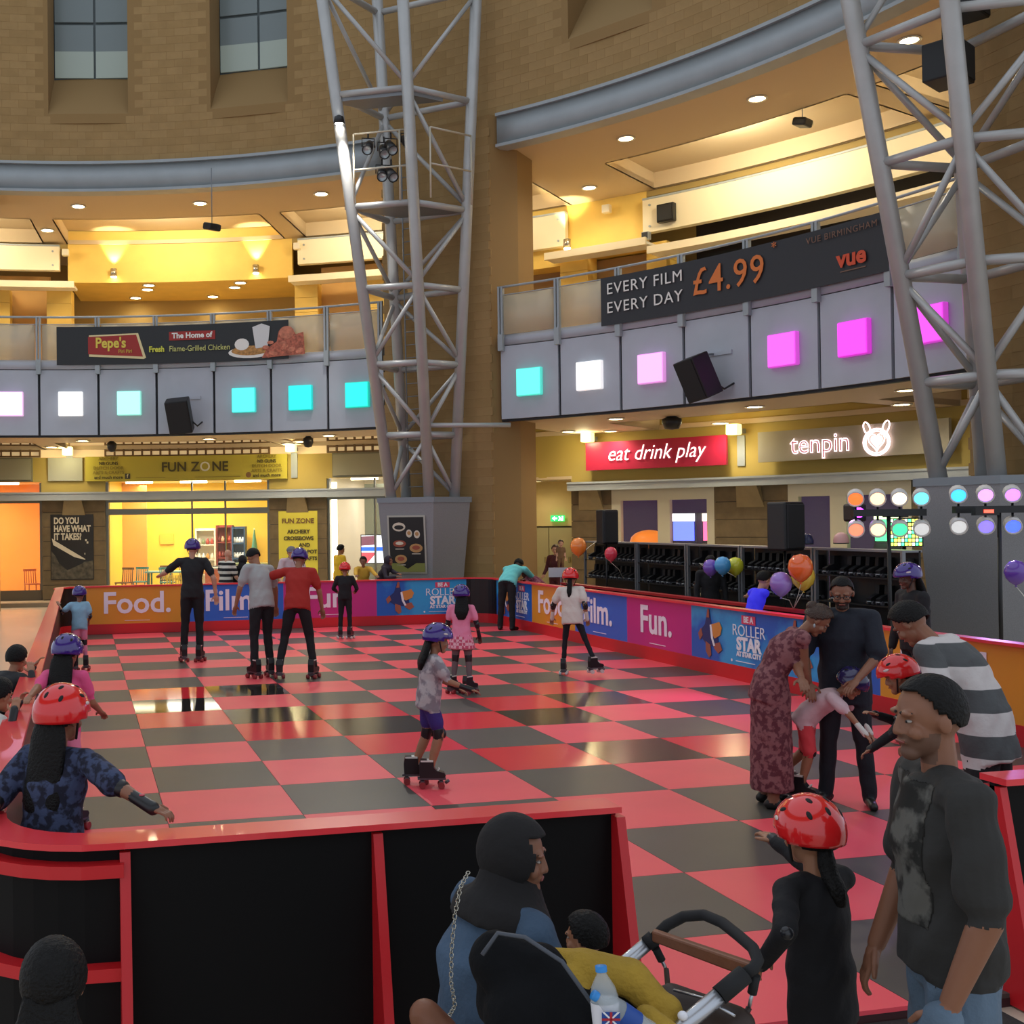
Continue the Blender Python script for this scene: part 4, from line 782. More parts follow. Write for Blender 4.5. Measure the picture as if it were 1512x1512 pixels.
def arcade(th, r, c1, c2, label):
    t = thing('arcade_machine', pc(th, r, -.06), label, 'arcade machine', 'glowing arcade machines'); c = pc(th, r, -.06); R_ = Matrix.Rotation(-math.radians(th), 3, 'Z'); P_ = lambda x, y, z: c + R_ @ Vector((x, y, z))
    MB().prism([(-.35, 0), (.35, 0), (.35, 2.1), (.2, 2.4), (-.2, 2.4), (-.2, 1.6), (-.4, 1.3)], P_(-.33, 0, 0), R_ @ Vector((0, 1, 0)), (0, 0, 1), R_ @ Vector((.66, 0, 0))).build('cabinet', mat('cabinet_dark', '#2a1c30', .5), t)
    MB().box(P_(0, -.24, 1.92), (.56, .04, .5), R_).build('screen', mat('glow_' + c1, c1, .4, emit=2.2), t); MB().box(P_(0, -.25, 2.28), (.6, .04, .2), R_).build('marquee', mat('glow_' + c2, c2, .4, emit=2.5), t); MB().box(P_(0, -.42, 1.3), (.6, .1, .05), R_ @ Matrix.Rotation(.3, 3, 'X')).build('control_panel', mat('glow2_' + c2, c2, .4, emit=.8), t)
for th, r, c1, c2, lb in ((51.6, 24.6, '#ff7a1c', '#ffd9a0', 'orange glowing arcade machine in the left half of the white window'), (53.2, 23.6, '#5a6cff', '#f2f4ff', 'blue glowing arcade machine beside the window mullion'), (54.2, 24.8, '#e052ff', '#ffffff', 'purple glowing arcade machine in the right half of the window'), (55.1, 23.7, '#ff5c88', '#ffe6c8', 'pink glowing arcade machine near the stone pier'), (65.4, 24, '#4fe08a', '#e6ffb0', 'green glowing arcade machine behind the party lights')): arcade(th, r, c1, c2, lb)
t = thing('racing_seat', pc(50.9, 23.3, -.06), 'orange ride-on arcade car inside the white window', 'arcade machine'); c = pc(50.9, 23.3, 1.3); MB().ball(c + Vector((0, 0, .3)), (.5, .5, .3)).build('shell', mat('ride_orange', '#f08020', .4, emit=.7), t); MB().box(c + Vector((0, 0, -.6)), (.5, .5, 1.5)).build('pedestal', mat('cabinet_dark', '#2a1c30'), t)
# shop signs
t = thing('shop_sign', pc(52.5, RS - .35, 3.5), 'crimson sign board reading eat drink play', 'sign'); fm = arc_map(52.5, RS - .35, 3.87)
MB().arc(47.6, 57.4, RS - .35, RS - .25, 3.5, 4.24).build('board', mat('crimson', '#a51c3c', .4), t); lettering('eat drink play', .56, fm, mat('sign_white', '#ffffff', .4, emit=1.0), t, shear=.30, at=(.02, .03), off=-.004, sx=.86)
t = thing('shop_sign', pc(64.6, RS - .35, 3.5), 'pale sign board with neon tenpin lettering and a heart emblem', 'sign'); MB().arc(59.5, 71, RS - .35, RS - .25, 3.52, 4.24).build('board', mat('pale_board', '#9c9784', .5), t)
fm = arc_map(63.5, RS - .37, 3.87); v, f = text('tenpin', .62, neon=.010); mb = MB(); mb.add([fm((p[0] * .92, p[1], p[2] + .03)) for p in v], f); mb.build('neon_lettering', mat('neon_white', '#fff0f4', .4, emit=2.2, ecol='#ffe0ea'), t); lettering('tenpin', .62, fm, mat('neon_fill', '#c77a86', .5, emit=.25), t, sx=.92, off=-.01)
fm = arc_map(66.95, RS - .37, 3.87); m_neon = MATS['neon_white']
def ring_path(pts, r=.02, nm='neon_line'): MB().path([fm((x, y, .04)) for x, y in pts], r, 6).build(nm, m_neon, t)
ring_path(ell(0, -.04, .30, .29, 24) + [(.30, -.04)]); ring_path(ell(0, -.04, .25, .24, 24) + [(.25, -.04)], .012)
heart = [(.17 * math.sin(a_) ** 3, .0125 * 13 * (13 * math.cos(a_) - 5 * math.cos(2 * a_) - 2 * math.cos(3 * a_) - math.cos(4 * a_)) / 13 - .02) for a_ in [6.28318 * i / 28 for i in range(29)]]
decal([(x * .8, y * .8) for x, y in heart[:-1]], fm, m_neon, t, 'neon_heart', d=.02, z=.03); ring_path([(x * 1.1, y * 1.1) for x, y in heart], .012)
for s_ in (-1, 1): ring_path([(s_ * (.22 + .06 * math.cos(a_) + .06 * math.sin(a_) * .9), .28 + .13 * math.sin(a_) - .04 * math.cos(a_)) for a_ in [6.28318 * i / 14 for i in range(15)]], .016, 'neon_pin')

# ---- banners on the balustrades
t = thing('advert_banner', pc(19.5, RI - .15, 6.25), 'black chicken restaurant banner hung on the left balustrade', 'banner'); m_bk = mat('banner_black', '#26282a', .5); fm = arc_map(19.5, RI - .16, 6.76)
MB().arc(9.3, 29.7, RI - .155, RI - .14, 6.27, 7.24, seg=14).build('cloth', m_bk, t); X0 = -3.0
decal([(-2.18, .26), (-.92, .30), (-.72, -.33), (-.78, -.36), (-2.18, -.28)], fm, mat('banner_cream', '#e9d7a0', .5), t, 'logo_edge', z=.004); decal([(-2.2, .22), (-.97, .26), (-.80, -.30), (-2.2, -.22)], fm, mat('banner_red', '#a32a24', .5), t, 'logo_shield', z=.009)
lettering("Pepe's", .36, fm, mat('banner_yellow', '#e6cf52', .5), t, at=(-1.62, .05), off=.010, sx=.86); lettering('Piri Piri', .12, fm, mat('banner_gold', '#c9a23c', .5), t, at=(-1.25, -.16), off=.003)
decal(rect(-.12, 1.08, .09, .31), fm, mat('banner_red', '#a32a24'), t, 'red_tab', z=.006); m_bw = mat('banner_white', '#f1eee6', .5); lettering('The Home of', .19, fm, m_bw, t, at=(.48, .2), off=.006)
lettering('Fresh', .2, fm, mat('banner_lime', '#d6d64a', .5), t, at=(-.64, -.13), align='LEFT', off=.007, sx=.9); lettering('Flame-Grilled Chicken', .2, fm, mat('banner_lime2', '#c8c878', .5), t, at=(-.12, -.13), align='LEFT', off=.001, sx=.88)
# food pictures
decal(ell(2.0, -.28, .58, .15, 20), fm, m_bw, t, 'plate', z=.006); decal(ell(2.0, -.24, .5, .12, 18), fm, mat('waffle', '#b9874a', .6, noise=.4, nscale=14), t, 'waffle_picture', z=.012); decal(ell(1.78, -.08, .19, .15, 14), fm, m_bw, t, 'ice_cream', z=.018); decal([(2.14, -.2), (2.46, -.16), (2.52, .34), (2.3, .42), (2.06, .34)], fm, mat('cup_white', '#dcdcda', .5), t, 'milkshake_cup', z=.016)
m_ch = mat('chicken', '#b5644c', .6, noise=.45, nscale=16); decal([(2.3, -.44), (2.45, -.2), (2.7, -.05), (2.75, .2), (2.95, .32), (3.14, .2), (3.2, .1), (3.4, .15), (3.44, -.4)], fm, m_ch, t, 'chicken_picture', z=.02); decal(ell(2.96, .16, .2, .16, 14), fm, mat('chicken_light', '#cf7f62', .6, noise=.3, nscale=10), t, 'chicken_picture', z=.026)
for i in range(24): x_ = 2.4 + random.random() * .95; y_ = -.42 + random.random() * .35; decal(ell(x_, y_, .09, .045, 8), fm, mat('chicken_light', '#cf7f62') if i % 2 else m_ch, t, 'chicken_piece', z=.028 + .002 * (i % 4))
t = thing('advert_banner', pc(68, RI - .15, 6.3), 'dark cinema banner with EVERY FILM EVERY DAY price on the right balustrade', 'banner'); th0, th1 = 56.95, 78.6
MB().arc(th0, th1, RI - .155, RI - .14, 6.3, 7.32, seg=16).build('cloth', mat('banner_grey', '#2e2f33', .55), t); m_or2 = mat('banner_orange', '#e07a34', .5); fm = arc_map(59.0, RI - .16, 6.82)
lettering('EVERY FILM', .33, fm, m_bw, t, at=(-.45, .23), align='LEFT', off=.0, sx=.98, space=1.12); lettering('EVERY DAY', .33, fm, m_bw, t, at=(-.45, -.17), align='LEFT', off=.0, sx=.98, space=1.12)
fm = arc_map(66.4, RI - .16, 6.84); lettering('£4.99', .76, fm, m_or2, t, at=(.22, .0), off=.002, sx=.90, space=1.08); lettering('*', .25, fm, m_or2, t, at=(1.25, .36))
fm = arc_map(75.0, RI - .16, 6.82); lettering('VUE BIRMINGHAM', .16, fm, mat('banner_dim', '#7a5a48', .5), t, at=(.15, .33), space=1.15); lettering('vue', .42, fm, mat('banner_red2', '#d8502c', .5), t, at=(.35, -.14), off=.014); decal(rect(.1, .62, -.36, -.34), fm, MATS['banner_dim'], t, 'underline')

# ---- skate racks, speakers, balloons, lights beyond the right barrier
ORD = ['first', 'second', 'third', 'fourth', 'fifth', 'sixth', 'seventh', 'eighth', 'ninth', 'tenth', 'eleventh', 'twelfth']
YP = [1.42, -.97, -2.86, -4.57, -6.49, -8.4]; m_post = mat('rack_post', '#84878c', .4, .5); m_rackb = mat('rack_black', '#0d0d10', .5)
def skate_mesh():
    q = MB(); q.prism([(-.11, .05), (.13, .05), (.14, .09), (.06, .13), (.0, .15), (-.01, .27), (-.11, .27)], (-.04, 0, 0), (0, 1, 0), (0, 0, 1), (.08, 0, 0), 0); q.box((0, .01, .045), (.07, .26, .012), None, 1)
    for y in (-.08, .1):
        for x in (-.045, .045): q.tube((x - .018, y, .028), (x + .018, y, .028), .028, n=8, mi=2)
    return q
sk_o = skate_mesh().build('roller_skate', [mat('boot_black', '#0b0b0e', .6), m_steel, mat('wheel_dim', '#4a494d', .5)]); sk_me = sk_o.data; bpy.data.objects.remove(sk_o)
names_r = ['nearest the cream doors', 'second from the cream doors', 'behind the red balloon', 'behind the blue and yellow balloons', 'nearest the right tower']
for i in range(5):
    y0, y1 = YP[i], YP[i + 1]; t = thing('skate_rack', (10.1, (y0 + y1) / 2, -.06), 'black skate hire rack %s' % names_r[i], 'rack', 'skate hire racks')
    MB().bx(10.2, 10.23, y1 + .03, y0 - .03, -.06, 1.72).build('back_panel', m_rackb, t); MB().bx(9.95, 10.25, y1 + .03, y0 - .03, 1.70, 1.73).build('top_edge', m_post, t)
    for y in (y0 - .04, y1 + .04): MB().bx(9.94, 9.99, y - .02, y + .02, -.06, 1.72).build('post', m_post, t)
    for z in (.15, .55, .95, 1.33): MB().bx(9.95, 10.2, y1 + .03, y0 - .03, z, z + .02).build('shelf', m_rackb, t)
    for j, z in enumerate((.97, 1.35)):
        n_ = int((y0 - y1) / .2)
        for k in range(n_):
            if random.random() < .25: continue
            o = bpy.data.objects.new('roller_skate', sk_me); COL.objects.link(o); o.location = (10.09, y1 + .15 + k * (y0 - y1 - .2) / n_, z); o.rotation_euler = (0, 0, math.pi / 2 + random.uniform(-.15, .15)); tag(o, '%s black hire skate from the right, %s shelf, rack %s' % (ORD[min(k, 11)], ('third', 'top')[j], names_r[i]), 'roller skate', 'hire skates on the rack ' + names_r[i])
def pa_speaker(c, w, h, label, zfloor=-.06, rz=.2):
    t = thing('pa_speaker', (c[0], c[1], zfloor), label, 'speaker', 'party loudspeakers on stands'); R_ = Matrix.Rotation(rz, 3, 'Z'); c = Vector(c); P_ = lambda x, y, z: c + R_ @ Vector((x, y, z))
    MB().prism([(-w / 2, 0), (w / 2, 0), (w * .36, w * .8), (-w * .36, w * .8)], P_(0, -w * .4, -h / 2), R_ @ Vector((1, 0, 0)), R_ @ Vector((0, 1, 0)), (0, 0, h)).build('cabinet', m_black, t, bevel=.03)
    MB().box(P_(0, -w * .42, 0), (w * .86, .03, h * .9), R_).build('grille', MATS['grille'], t, bevel=.01); MB().tube(P_(0, 0, -h / 2), (c.x, c.y, zfloor + .5), .02).build('pole', m_black, t)
    for k in range(3): a_ = 2.1 * k + .4; MB().tube((c.x, c.y, zfloor + .75), (c.x + .35 * math.cos(a_), c.y + .35 * math.sin(a_), zfloor + .01), .014, n=6).build('tripod_leg', m_black, t)
pa_speaker(cam_pt(895, 778, 22.6), .38, .68, 'black loudspeaker on a stand near the cream doors'); pa_speaker(cam_pt(1158, 777, 16.9), .46, .72, 'larger black loudspeaker on a stand in front of the skate racks', rz=.35)
def balloon(px, py, d_, rpx, col, label, tie):
    c = cam_pt(px, py, d_); r = rpx * d_ / F_PX; t = thing('balloon', c, label, 'balloon', 'party balloons'); m = mat('balloon_' + col, col, .18, coat=.5)
    MB().lathe([(.001, r * 1.12), (r * .55, r * .98), (r * .9, r * .55), (r, 0), (r * .86, -r * .55), (r * .45, -r * 1.0), (r * .1, -r * 1.22), (.001, -r * 1.24)], c, n=16).build('skin', m, t); MB().lathe([(.001, -r * 1.2), (r * .14, -r * 1.36), (.001, -r * 1.34)], c, n=8).build('knot', m, t)
    MB().path([c + Vector((0, 0, -r * 1.3)), c.lerp(Vector(tie), .5) + Vector((.03, 0, -.05)), Vector(tie)], .005, 4).build('string', m_white, t)
tie1 = (10.0, .9, 1.72); tie2 = (10.0, -3.2, 1.4); tie3 = (9.12, -7.2, .9)
for a_ in ((854, 807, 21.3, 12, '#f08a34', 'orange balloon at the left end of the skate racks', tie1), (902, 818, 20.8, 9.5, '#d83a52', 'small crimson balloon in front of the first skate racks', (10.0, -.3, 1.0)), (1049, 838, 18.6, 11, '#7d5cc0', 'violet balloon left in the cluster of three', tie2), (1067, 835, 18.4, 12, '#4fa4dc', 'sky blue balloon in the cluster of three', tie2), (1086, 836, 18.6, 12, '#d8d83a', 'lime yellow balloon right in the cluster of three', tie2), (1153, 862, 15.4, 16, '#9a78cc', 'lilac balloon below the orange one', tie3), (1186, 852, 15.8, 17, '#e8c44a', 'golden balloon half hidden behind the orange one', tie3), (1182, 838, 15.2, 18, '#ec6a30', 'big orange balloon at the larger loudspeaker', tie3), (1500, 845, 13.5, 16, '#6a44a8', 'purple balloon at the right tower base', (10.4, -10.5, .5))): balloon(*a_)
def par_bar(px, py, d_, cols_top, cols_bot, label, wid, zf=-.06):
    c = cam_pt(px, py, d_); t = thing('light_bar', (c.x, c.y, zf), label, 'stage light', 'party light bars'); u = _rt.copy(); u.z = 0; u.normalize(); back = Vector((_fw.x, _fw.y, 0))
    MB().box(c, (wid, .09, .09), Matrix.Rotation(math.atan2(u.y, u.x), 3, 'Z')).build('bar', m_black, t); MB().tube((c.x, c.y, zf), c, .025).build('pole', m_black, t)
    for k in range(3): a_ = 2.1 * k; MB().tube((c.x, c.y, zf + .6), (c.x + .45 * math.cos(a_), c.y + .45 * math.sin(a_), zf), .015, n=6).build('tripod_leg', m_black, t)
    for row, cols in ((1, cols_top), (-1, cols_bot)):
        for k, col in enumerate(cols):
            p = c + u * (wid * (-.45 + .9 * k / max(1, len(cols) - 1))) + Vector((0, 0, row * .2)); ax = (-back * .8 - u * .35 + Vector((0, 0, -.3))).normalized()
            o = MB().lathe([(.001, -.16), (.05, -.16), (.1, -.08), (.105, .08), (.09, .08), (.085, .03)], p, ax, n=14).build('par_can', mat('can_white', '#d8d4ce', .4), t); MB().lathe([(.001, .05), (.086, .05), (.086, .04)], p, ax, n=14).build('lens', mat('par_' + col, col, .3, emit=2.0, ecol=col), o); MB().tube(p, p - Vector((0, 0, row * .16)), .015, n=6).build('yoke', m_black, o)
par_bar(1312, 757, 14.9, ('#ff5a28', '#ffc090', '#ffe0b8', '#58c8f0'), ('#ff6a50', '#ffc090', '#38e880', '#8c8c8c'), 'left bar of coloured party spotlights', .95)
par_bar(1475, 752, 14.6, ('#38a0ff', '#c080ff', '#b070ff', '#30b0ff'), ('#8c8c8c', '#6a5cff', '#4058ff', '#d0c0ff'), 'right bar of blue and violet party spotlights', 1.15)
c = cam_pt(1262, 757, 15.4); t = thing('effect_light', c, 'violet glowing effect light at the left end of the light bar', 'stage light'); MB().box(c, (.2, .24, .24)).build('housing', m_black, t, bevel=.03); MB().tube(c + Vector((-.03, -.12, 0)), c + Vector((-.04, -.14, 0)), .07).build('lens', mat('violet_lens', '#b03cff', .3, emit=6, ecol='#a838ff'), t); MB().tube(c, c + Vector((.35, .05, 0)), .02).build('clamp', m_black, t)
lamp('party_lamp', 'SPOT', c + Vector((-.2, -.3, .1)), 420, (.75, .2, 1), .08, target=(5.5, -9.5, 0), angle=46, blend=.9)
lamp('party_lamp', 'SPOT', cam_pt(1470, 755, 14.4) + Vector((-.2, -.2, 0)), 120, (.55, .35, 1), .1, target=(7.0, -11.5, 0), angle=70, blend=.9)
# led panel behind the left bar
t = thing('led_panel', cam_pt(1338, 800, 16.0), 'glittering green and yellow led panel under the party lights', 'led panel'); c = cam_pt(1338, 786, 16.0); u = Vector((_rt.x, _rt.y, 0)).normalized(); fm = flat_map(c, u, (0, 0, 1))
decal(rect(-.24, .24, -.2, .2), fm, m_black, t, 'case', d=-.06, z=0)
for i in range(9):
    for j in range(7): decal(rect(-.22 + i * .05, -.185 + i * .05, -.185 + j * .055, -.145 + j * .055), fm, mat('led_%d' % ((i * 3 + j * 5) % 4), ('#d8ff60', '#50ff9a', '#f4ffe0', '#ffe060')[(i * 3 + j * 5) % 4], .3, emit=2.5), t, 'led')
MB().tube(c + Vector((0, .05, -.2)), Vector((c.x, c.y + .05, -.06)), .03).build('stand', m_black, t)
# green laser box on the bar, red display
for px, py, d_, col, lb in ((1322, 758, 15.3, '#20ffa0', 'small box with a green light on the left bar'), (1455, 755, 14.3, '#ff4030', 'small box with a red display on the right bar')):
    c = cam_pt(px, py, d_); t = thing('control_box', c, lb, 'stage light'); MB().box(c, (.3, .1, .1), Matrix.Rotation(-YAW, 3, 'Z')).build('case', m_black, t); MB().box(c + Vector((0, -.055, 0)), (.12, .01, .04), Matrix.Rotation(-YAW, 3, 'Z')).build('display', mat('disp_' + col, col, .3, emit=4), t)
# novelty items on the top of the racks
for i, (px, py, d_, nm, lb, col, r) in enumerate(((1190, 798, 17.0, 'helmet_display', 'dark blue helmet on top of the rack', '#22264c', .11), (1242, 797, 16.6, 'helmet_display', 'pale pink helmet on top of the rack', '#e0a8a0', .11))):
    c = cam_pt(px, py, d_); t = thing(nm, c, lb, 'helmet'); MB().lathe([(r * .98, -r * .5), (r, 0), (r * .8, r * .6), (r * .4, r * .92), (.001, r)], c).build('shell', mat('hd_' + col, col, .25), t); MB().lathe([(r * .96, -r * .52), (r * 1.02, -r * .45), (r * 1.0, -r * .4)], c).build('rim', m_black, t)
# paper notice in front of the lobby
t = thing('paper_notice', cam_pt(828, 846, 24.2), 'white paper notice standing near the cream doors', 'notice'); c = cam_pt(828, 845, 24.2); decal(rect(-.26, .26, -.1, .1), flat_map(c, u, (0, 0, 1)), mat('paper', '#d8d4dc', .6), t, 'sheet', d=.02); MB().tube(c, (c.x, c.y, -.06), .015).build('stand', m_post, t)
# ================================================================== people
def ground_pt(px, py, z=0.):
    d = _fw + _rt * ((px - 504) / F_PX) - _up * ((py - 756) / F_PX); return CAM + d * ((z - CAM.z) / d.z)
SKIN = {'light': '#c9967a', 'mid': '#a06f52', 'tan': '#8a5c44', 'dark': '#5e4032', 'pale': '#d3a58c'}
def skin(k): return mat('skin_' + k, SKIN[k], .5, noise=.05, nscale=9)
def cloth(name, col, **kw): kw.setdefault('rough', .85); kw.setdefault('bump', .25); kw.setdefault('bscale', 26); return mat('cloth_' + name, col, **kw)
m_hair = mat('hair_black', '#0b0908', .6, noise=.3, nscale=40, bump=.5, bscale=90, spec=.25); m_hairb = mat('hair_brown', '#3a2618', .45, noise=.3, nscale=40, bump=.6, bscale=90)
m_hairg = mat('hair_grey', '#4a433c', .5, noise=.3, nscale=40); m_pad = mat('pad_black', '#17171a', .4); m_padh = mat('pad_shell', '#1e1e22', .25)
m_hred = mat('helmet_red', '#e02224', .16, coat=.6); m_hpur = mat('helmet_purple', '#38207c', .16, coat=.6); m_hnavy = mat('helmet_navy', '#2a2350', .2, coat=.5)
m_strap = mat('strap_black', '#121214', .6); m_vent = mat('vent_dark', '#0a0808', .7); m_eye = mat('eye_white', '#a39a92', .4); m_iris = mat('eye_dark', '#1a120e', .3); m_lip = mat('lips', '#8a4a42', .5); m_brow = mat('brow', '#1c1410', .7)
m_boot = mat('skate_boot', '#141316', .4); m_plate_s = mat('skate_plate', '#5c5c62', .35, .6); m_wheel = mat('skate_wheel', '#8c2c30', .4); m_wheelw = mat('skate_wheel_white', '#cfccc8', .4); m_shoe = mat('shoe_black', '#1a1817', .45); m_lace = mat('lace_white', '#d8d4cc', .6)

def ring_loft(rings, n=14):
    """closed loft: rings of (centre, right, forward, rx, ry)"""
    v = []; f = []
    for c, r, w, rx, ry in rings: v += [c + r * (rx * math.cos(6.28318 * i / n)) + w * (ry * math.sin(6.28318 * i / n)) for i in range(n)]
    for j in range(len(rings) - 1): f += [(j * n + i, j * n + (i + 1) % n, (j + 1) * n + (i + 1) % n, (j + 1) * n + i) for i in range(n)]
    f += [tuple(range(n - 1, -1, -1)), tuple(range(len(v) - n, len(v)))]
    return v, f
def capsule(p0, p1, r0, r1, bulge=0., n=12, flat=1., fdir=None):
    p0, p1 = Vector(p0), Vector(p1); ax = (p1 - p0); L = ax.length; ax = ax.normalized() if L > 1e-6 else Vector((0, 0, 1))
    u = ax.orthogonal().normalized() if fdir is None else (Vector(fdir) - ax * Vector(fdir).dot(ax)).normalized(); w = ax.cross(u); rs = []
    for a in (-80, -50, -20): rs.append((p0 + ax * (r0 * math.sin(math.radians(a))), r0 * math.cos(math.radians(a))))
    m = max(2, int(L / .035))
    for i in range(m + 1): t = i / m; rs.append((p0.lerp(p1, t), (r0 + (r1 - r0) * t) * (1 + bulge * math.sin(math.pi * min(1, t * 1.35)))))
    for a in (20, 50, 80): rs.append((p1 + ax * (r1 * math.sin(math.radians(a))), r1 * math.cos(math.radians(a))))
    return ring_loft([(c, u, w, r, r * flat) for c, r in rs], n)
def ellipsoid(c, r, M=None, n=14, m=10):
    c = Vector(c); v = []; f = []
    for j in range(m + 1):
        a = math.pi * (j + .02) / (m + .04)
        for i in range(n):
            b = 2 * math.pi * i / n; p = Vector((r[0] * math.sin(a) * math.cos(b), r[1] * math.sin(a) * math.sin(b), r[2] * math.cos(a))); v.append(c + (M @ p if M is not None else p))
    for j in range(m): f += [(j * n + i, (j + 1) * n + i, (j + 1) * n + (i + 1) % n, j * n + (i + 1) % n) for i in range(n)]
    return v, f + [tuple(range(n)), tuple(range(len(v) - 1, len(v) - n - 1, -1))]
def remesh(prims, voxel, smooth=3):
    """union of closed shapes as one smooth skin: (verts, faces as arrays), from a voxel remesh"""
    v = []; f = []
    for pv, pf in prims:
        n = len(v); v += [tuple(p) for p in pv]; f += [tuple(i + n for i in q) for q in pf]
    me = bpy.data.meshes.new('tmp'); me.from_pydata(v, [], f); bm = bmesh.new(); bm.from_mesh(me); bmesh.ops.recalc_face_normals(bm, faces=bm.faces); bm.to_mesh(me); bm.free()
    o = bpy.data.objects.new('tmp', me); md = o.modifiers.new('r', 'REMESH'); md.mode = 'VOXEL'; md.voxel_size = voxel
    if smooth: s_ = o.modifiers.new('s', 'SMOOTH'); s_.factor = .5; s_.iterations = smooth
    out = evaluated(o)
    bpy.data.objects.remove(o); bpy.data.meshes.remove(me); return out
def adir(a, side):
    if len(a) == 3: return Vector(a).normalized()
    f_, o_ = math.radians(a[0]), math.radians(a[1]); return Vector((side * math.sin(o_), math.cos(o_) * math.sin(f_), -math.cos(o_) * math.cos(f_)))
def hand_prims(w, d, side, k, curl=25, spread=1., thumb_up=None):
    """palm + five fingers from wrist w along d; side +1 right hand"""
    d = d.normalized(); up = Vector((0, 0, 1)); nrm = (up - d * up.dot(d)); nrm = nrm.normalized() if nrm.length > .2 else Vector((0, 1, 0))
    if thumb_up is not None: nrm = (Vector(thumb_up) - d * Vector(thumb_up).dot(d)).normalized()
    lat = d.cross(nrm).normalized() * side      # across the palm towards the little finger; thumb on the other side
    P = [capsule(w - d * .02 * k, w + d * .035 * k, .026 * k, .03 * k, flat=.75, fdir=lat)]
    palm = w + d * .05 * k; P.append(ellipsoid(palm, (.043 * k, .05 * k, .018 * k), Matrix((lat, d, nrm)).transposed()))
    q = Matrix.Rotation(-math.radians(curl) * 1.0, 3, lat * side) if True else None
    for i, (off, ln) in enumerate(((-.030, .068), (-.010, .078), (.011, .072), (.031, .056))):
        a = w + d * .085 * k + lat * off * k; dd = (d + lat * off * 3 * spread * .4).normalized(); r = (.0095 if i < 3 else .0085) * k
        b = a + dd * ln * .5 * k; d2 = (dd * math.cos(math.radians(curl)) - nrm * math.sin(math.radians(curl))).normalized(); c = b + d2 * ln * .32 * k; d3 = (dd * math.cos(math.radians(curl * 2)) - nrm * math.sin(math.radians(curl * 2))).normalized(); e = c + d3 * ln * .25 * k
        P += [capsule(a - dd * .03 * k, b, r, r * .95, n=8), capsule(b, c, r * .95, r * .88, n=8), capsule(c, e, r * .88, r * .75, n=8)]
    t0 = w + d * .025 * k - lat * .028 * k; t1 = t0 + (d * .6 - lat * .75).normalized() * .042 * k; t2 = t1 + (d * .9 - lat * .35 - nrm * .2).normalized() * .034 * k
    P += [capsule(t0, t1, .013 * k, .0115 * k, n=8), capsule(t1, t2, .011 * k, .0085 * k, n=8)]
    return P

# shared skate meshes (toe towards +Y, sole plate at z = .095)
def _skate_parts():
    b = MB(); prof = [(-.105, .10), (.13, .10), (.145, .125), (.13, .15), (.06, .168), (.03, .20), (.03, .265), (-.095, .275), (-.11, .2)]
    b.prism(prof, (-.042, 0, 0), (0, 1, 0), (0, 0, 1), (.084, 0, 0)); boot = b.build('boot', m_boot, bevel=.016).data; bpy.data.objects.remove(bpy.data.objects['boot'])
    p = MB(); p.box((0, .01, .09), (.075, .27, .018)); p.box((0, .1, .06), (.10, .035, .03)); p.box((0, -.08, .06), (.10, .035, .03)); p.tube((0, .15, .07), (0, .165, .05), .025); o = p.build('plate', m_plate_s); plate_ = o.data; bpy.data.objects.remove(o)
    w = MB(); w.tube((-.02, 0, 0), (.02, 0, 0), .032, n=14); o = w.build('wheel', m_wheel); wh = o.data; bpy.data.objects.remove(o); wh2 = wh.copy(); wh2.materials[0] = m_wheelw
    c = MB(); c.box((0, -.035, .262), (.09, .12, .016)); c.box((0, .075, .175), (.05, .012, .03), Matrix.Rotation(-.6, 3, 'X')); o = c.build('cuff', m_lace); cu = o.data; bpy.data.objects.remove(o)
    return boot, plate_, wh, wh2, cu
SK_BOOT, SK_PLATE, SK_WHEEL, SK_WHEELW, SK_CUFF = _skate_parts()
def add_skate(root, ankle, toe, k, white=False, cuff=True, pitch=0.):
    s = bpy.data.objects.new('roller_skate', SK_BOOT); COL.objects.link(s); s.parent = root; yaw = math.atan2(-toe.x, toe.y); s.location = Vector((ankle.x, ankle.y, ankle.z - .19 * k)); s.rotation_euler = Euler((pitch, 0, yaw)); s.scale = (k, k, k)
    for nm, me, loc in [('plate', SK_PLATE, (0, 0, 0))] + ([('cuff', SK_CUFF, (0, 0, 0))] if cuff else []) + [('wheel', SK_WHEELW if white else SK_WHEEL, (x, y, .032)) for x in (-.052, .052) for y in (-.08, .1)]:
        o = bpy.data.objects.new(nm, me); COL.objects.link(o); o.parent = s; o.location = loc

def shell(fn_keep, r, M, c, n=40, m=26, thick=.012, squash=None, jag=0.):
    """part of an ellipsoid (hair cap, helmet) kept where fn_keep(unit direction), closed with thickness"""
    v = []; idx = {}
    pts = [[None] * n for _ in range(m + 1)]
    for j in range(m + 1):
        a = math.pi * (j + .01) / (m + .02)
        for i in range(n):
            b = 2 * math.pi * i / n; pts[j][i] = Vector((math.sin(a) * math.cos(b), math.sin(a) * math.sin(b), math.cos(a)))
    bm = bmesh.new(); vm = {}
    def V(j, i):
        i %= n
        if (j, i) not in vm:
            d = pts[j][i]; q = Vector((d.x * r[0], d.y * r[1], d.z * r[2])); s_ = 1 + (random.uniform(-jag, jag) if jag and d.z < .96 else 0); vm[(j, i)] = bm.verts.new(c + M @ (q * s_))
        return vm[(j, i)]
    for j in range(m):
        for i in range(n):
            d = (pts[j][i] + pts[j + 1][(i + 1) % n]).normalized()
            if fn_keep(d):
                try: bm.faces.new((V(j, i), V(j + 1, i), V(j + 1, i + 1), V(j, i + 1)))
                except ValueError: pass
    bmesh.ops.recalc_face_normals(bm, faces=bm.faces); bmesh.ops.solidify(bm, geom=bm.faces[:], thickness=-thick)
    for f_ in bm.faces: f_.smooth = True
    return bm
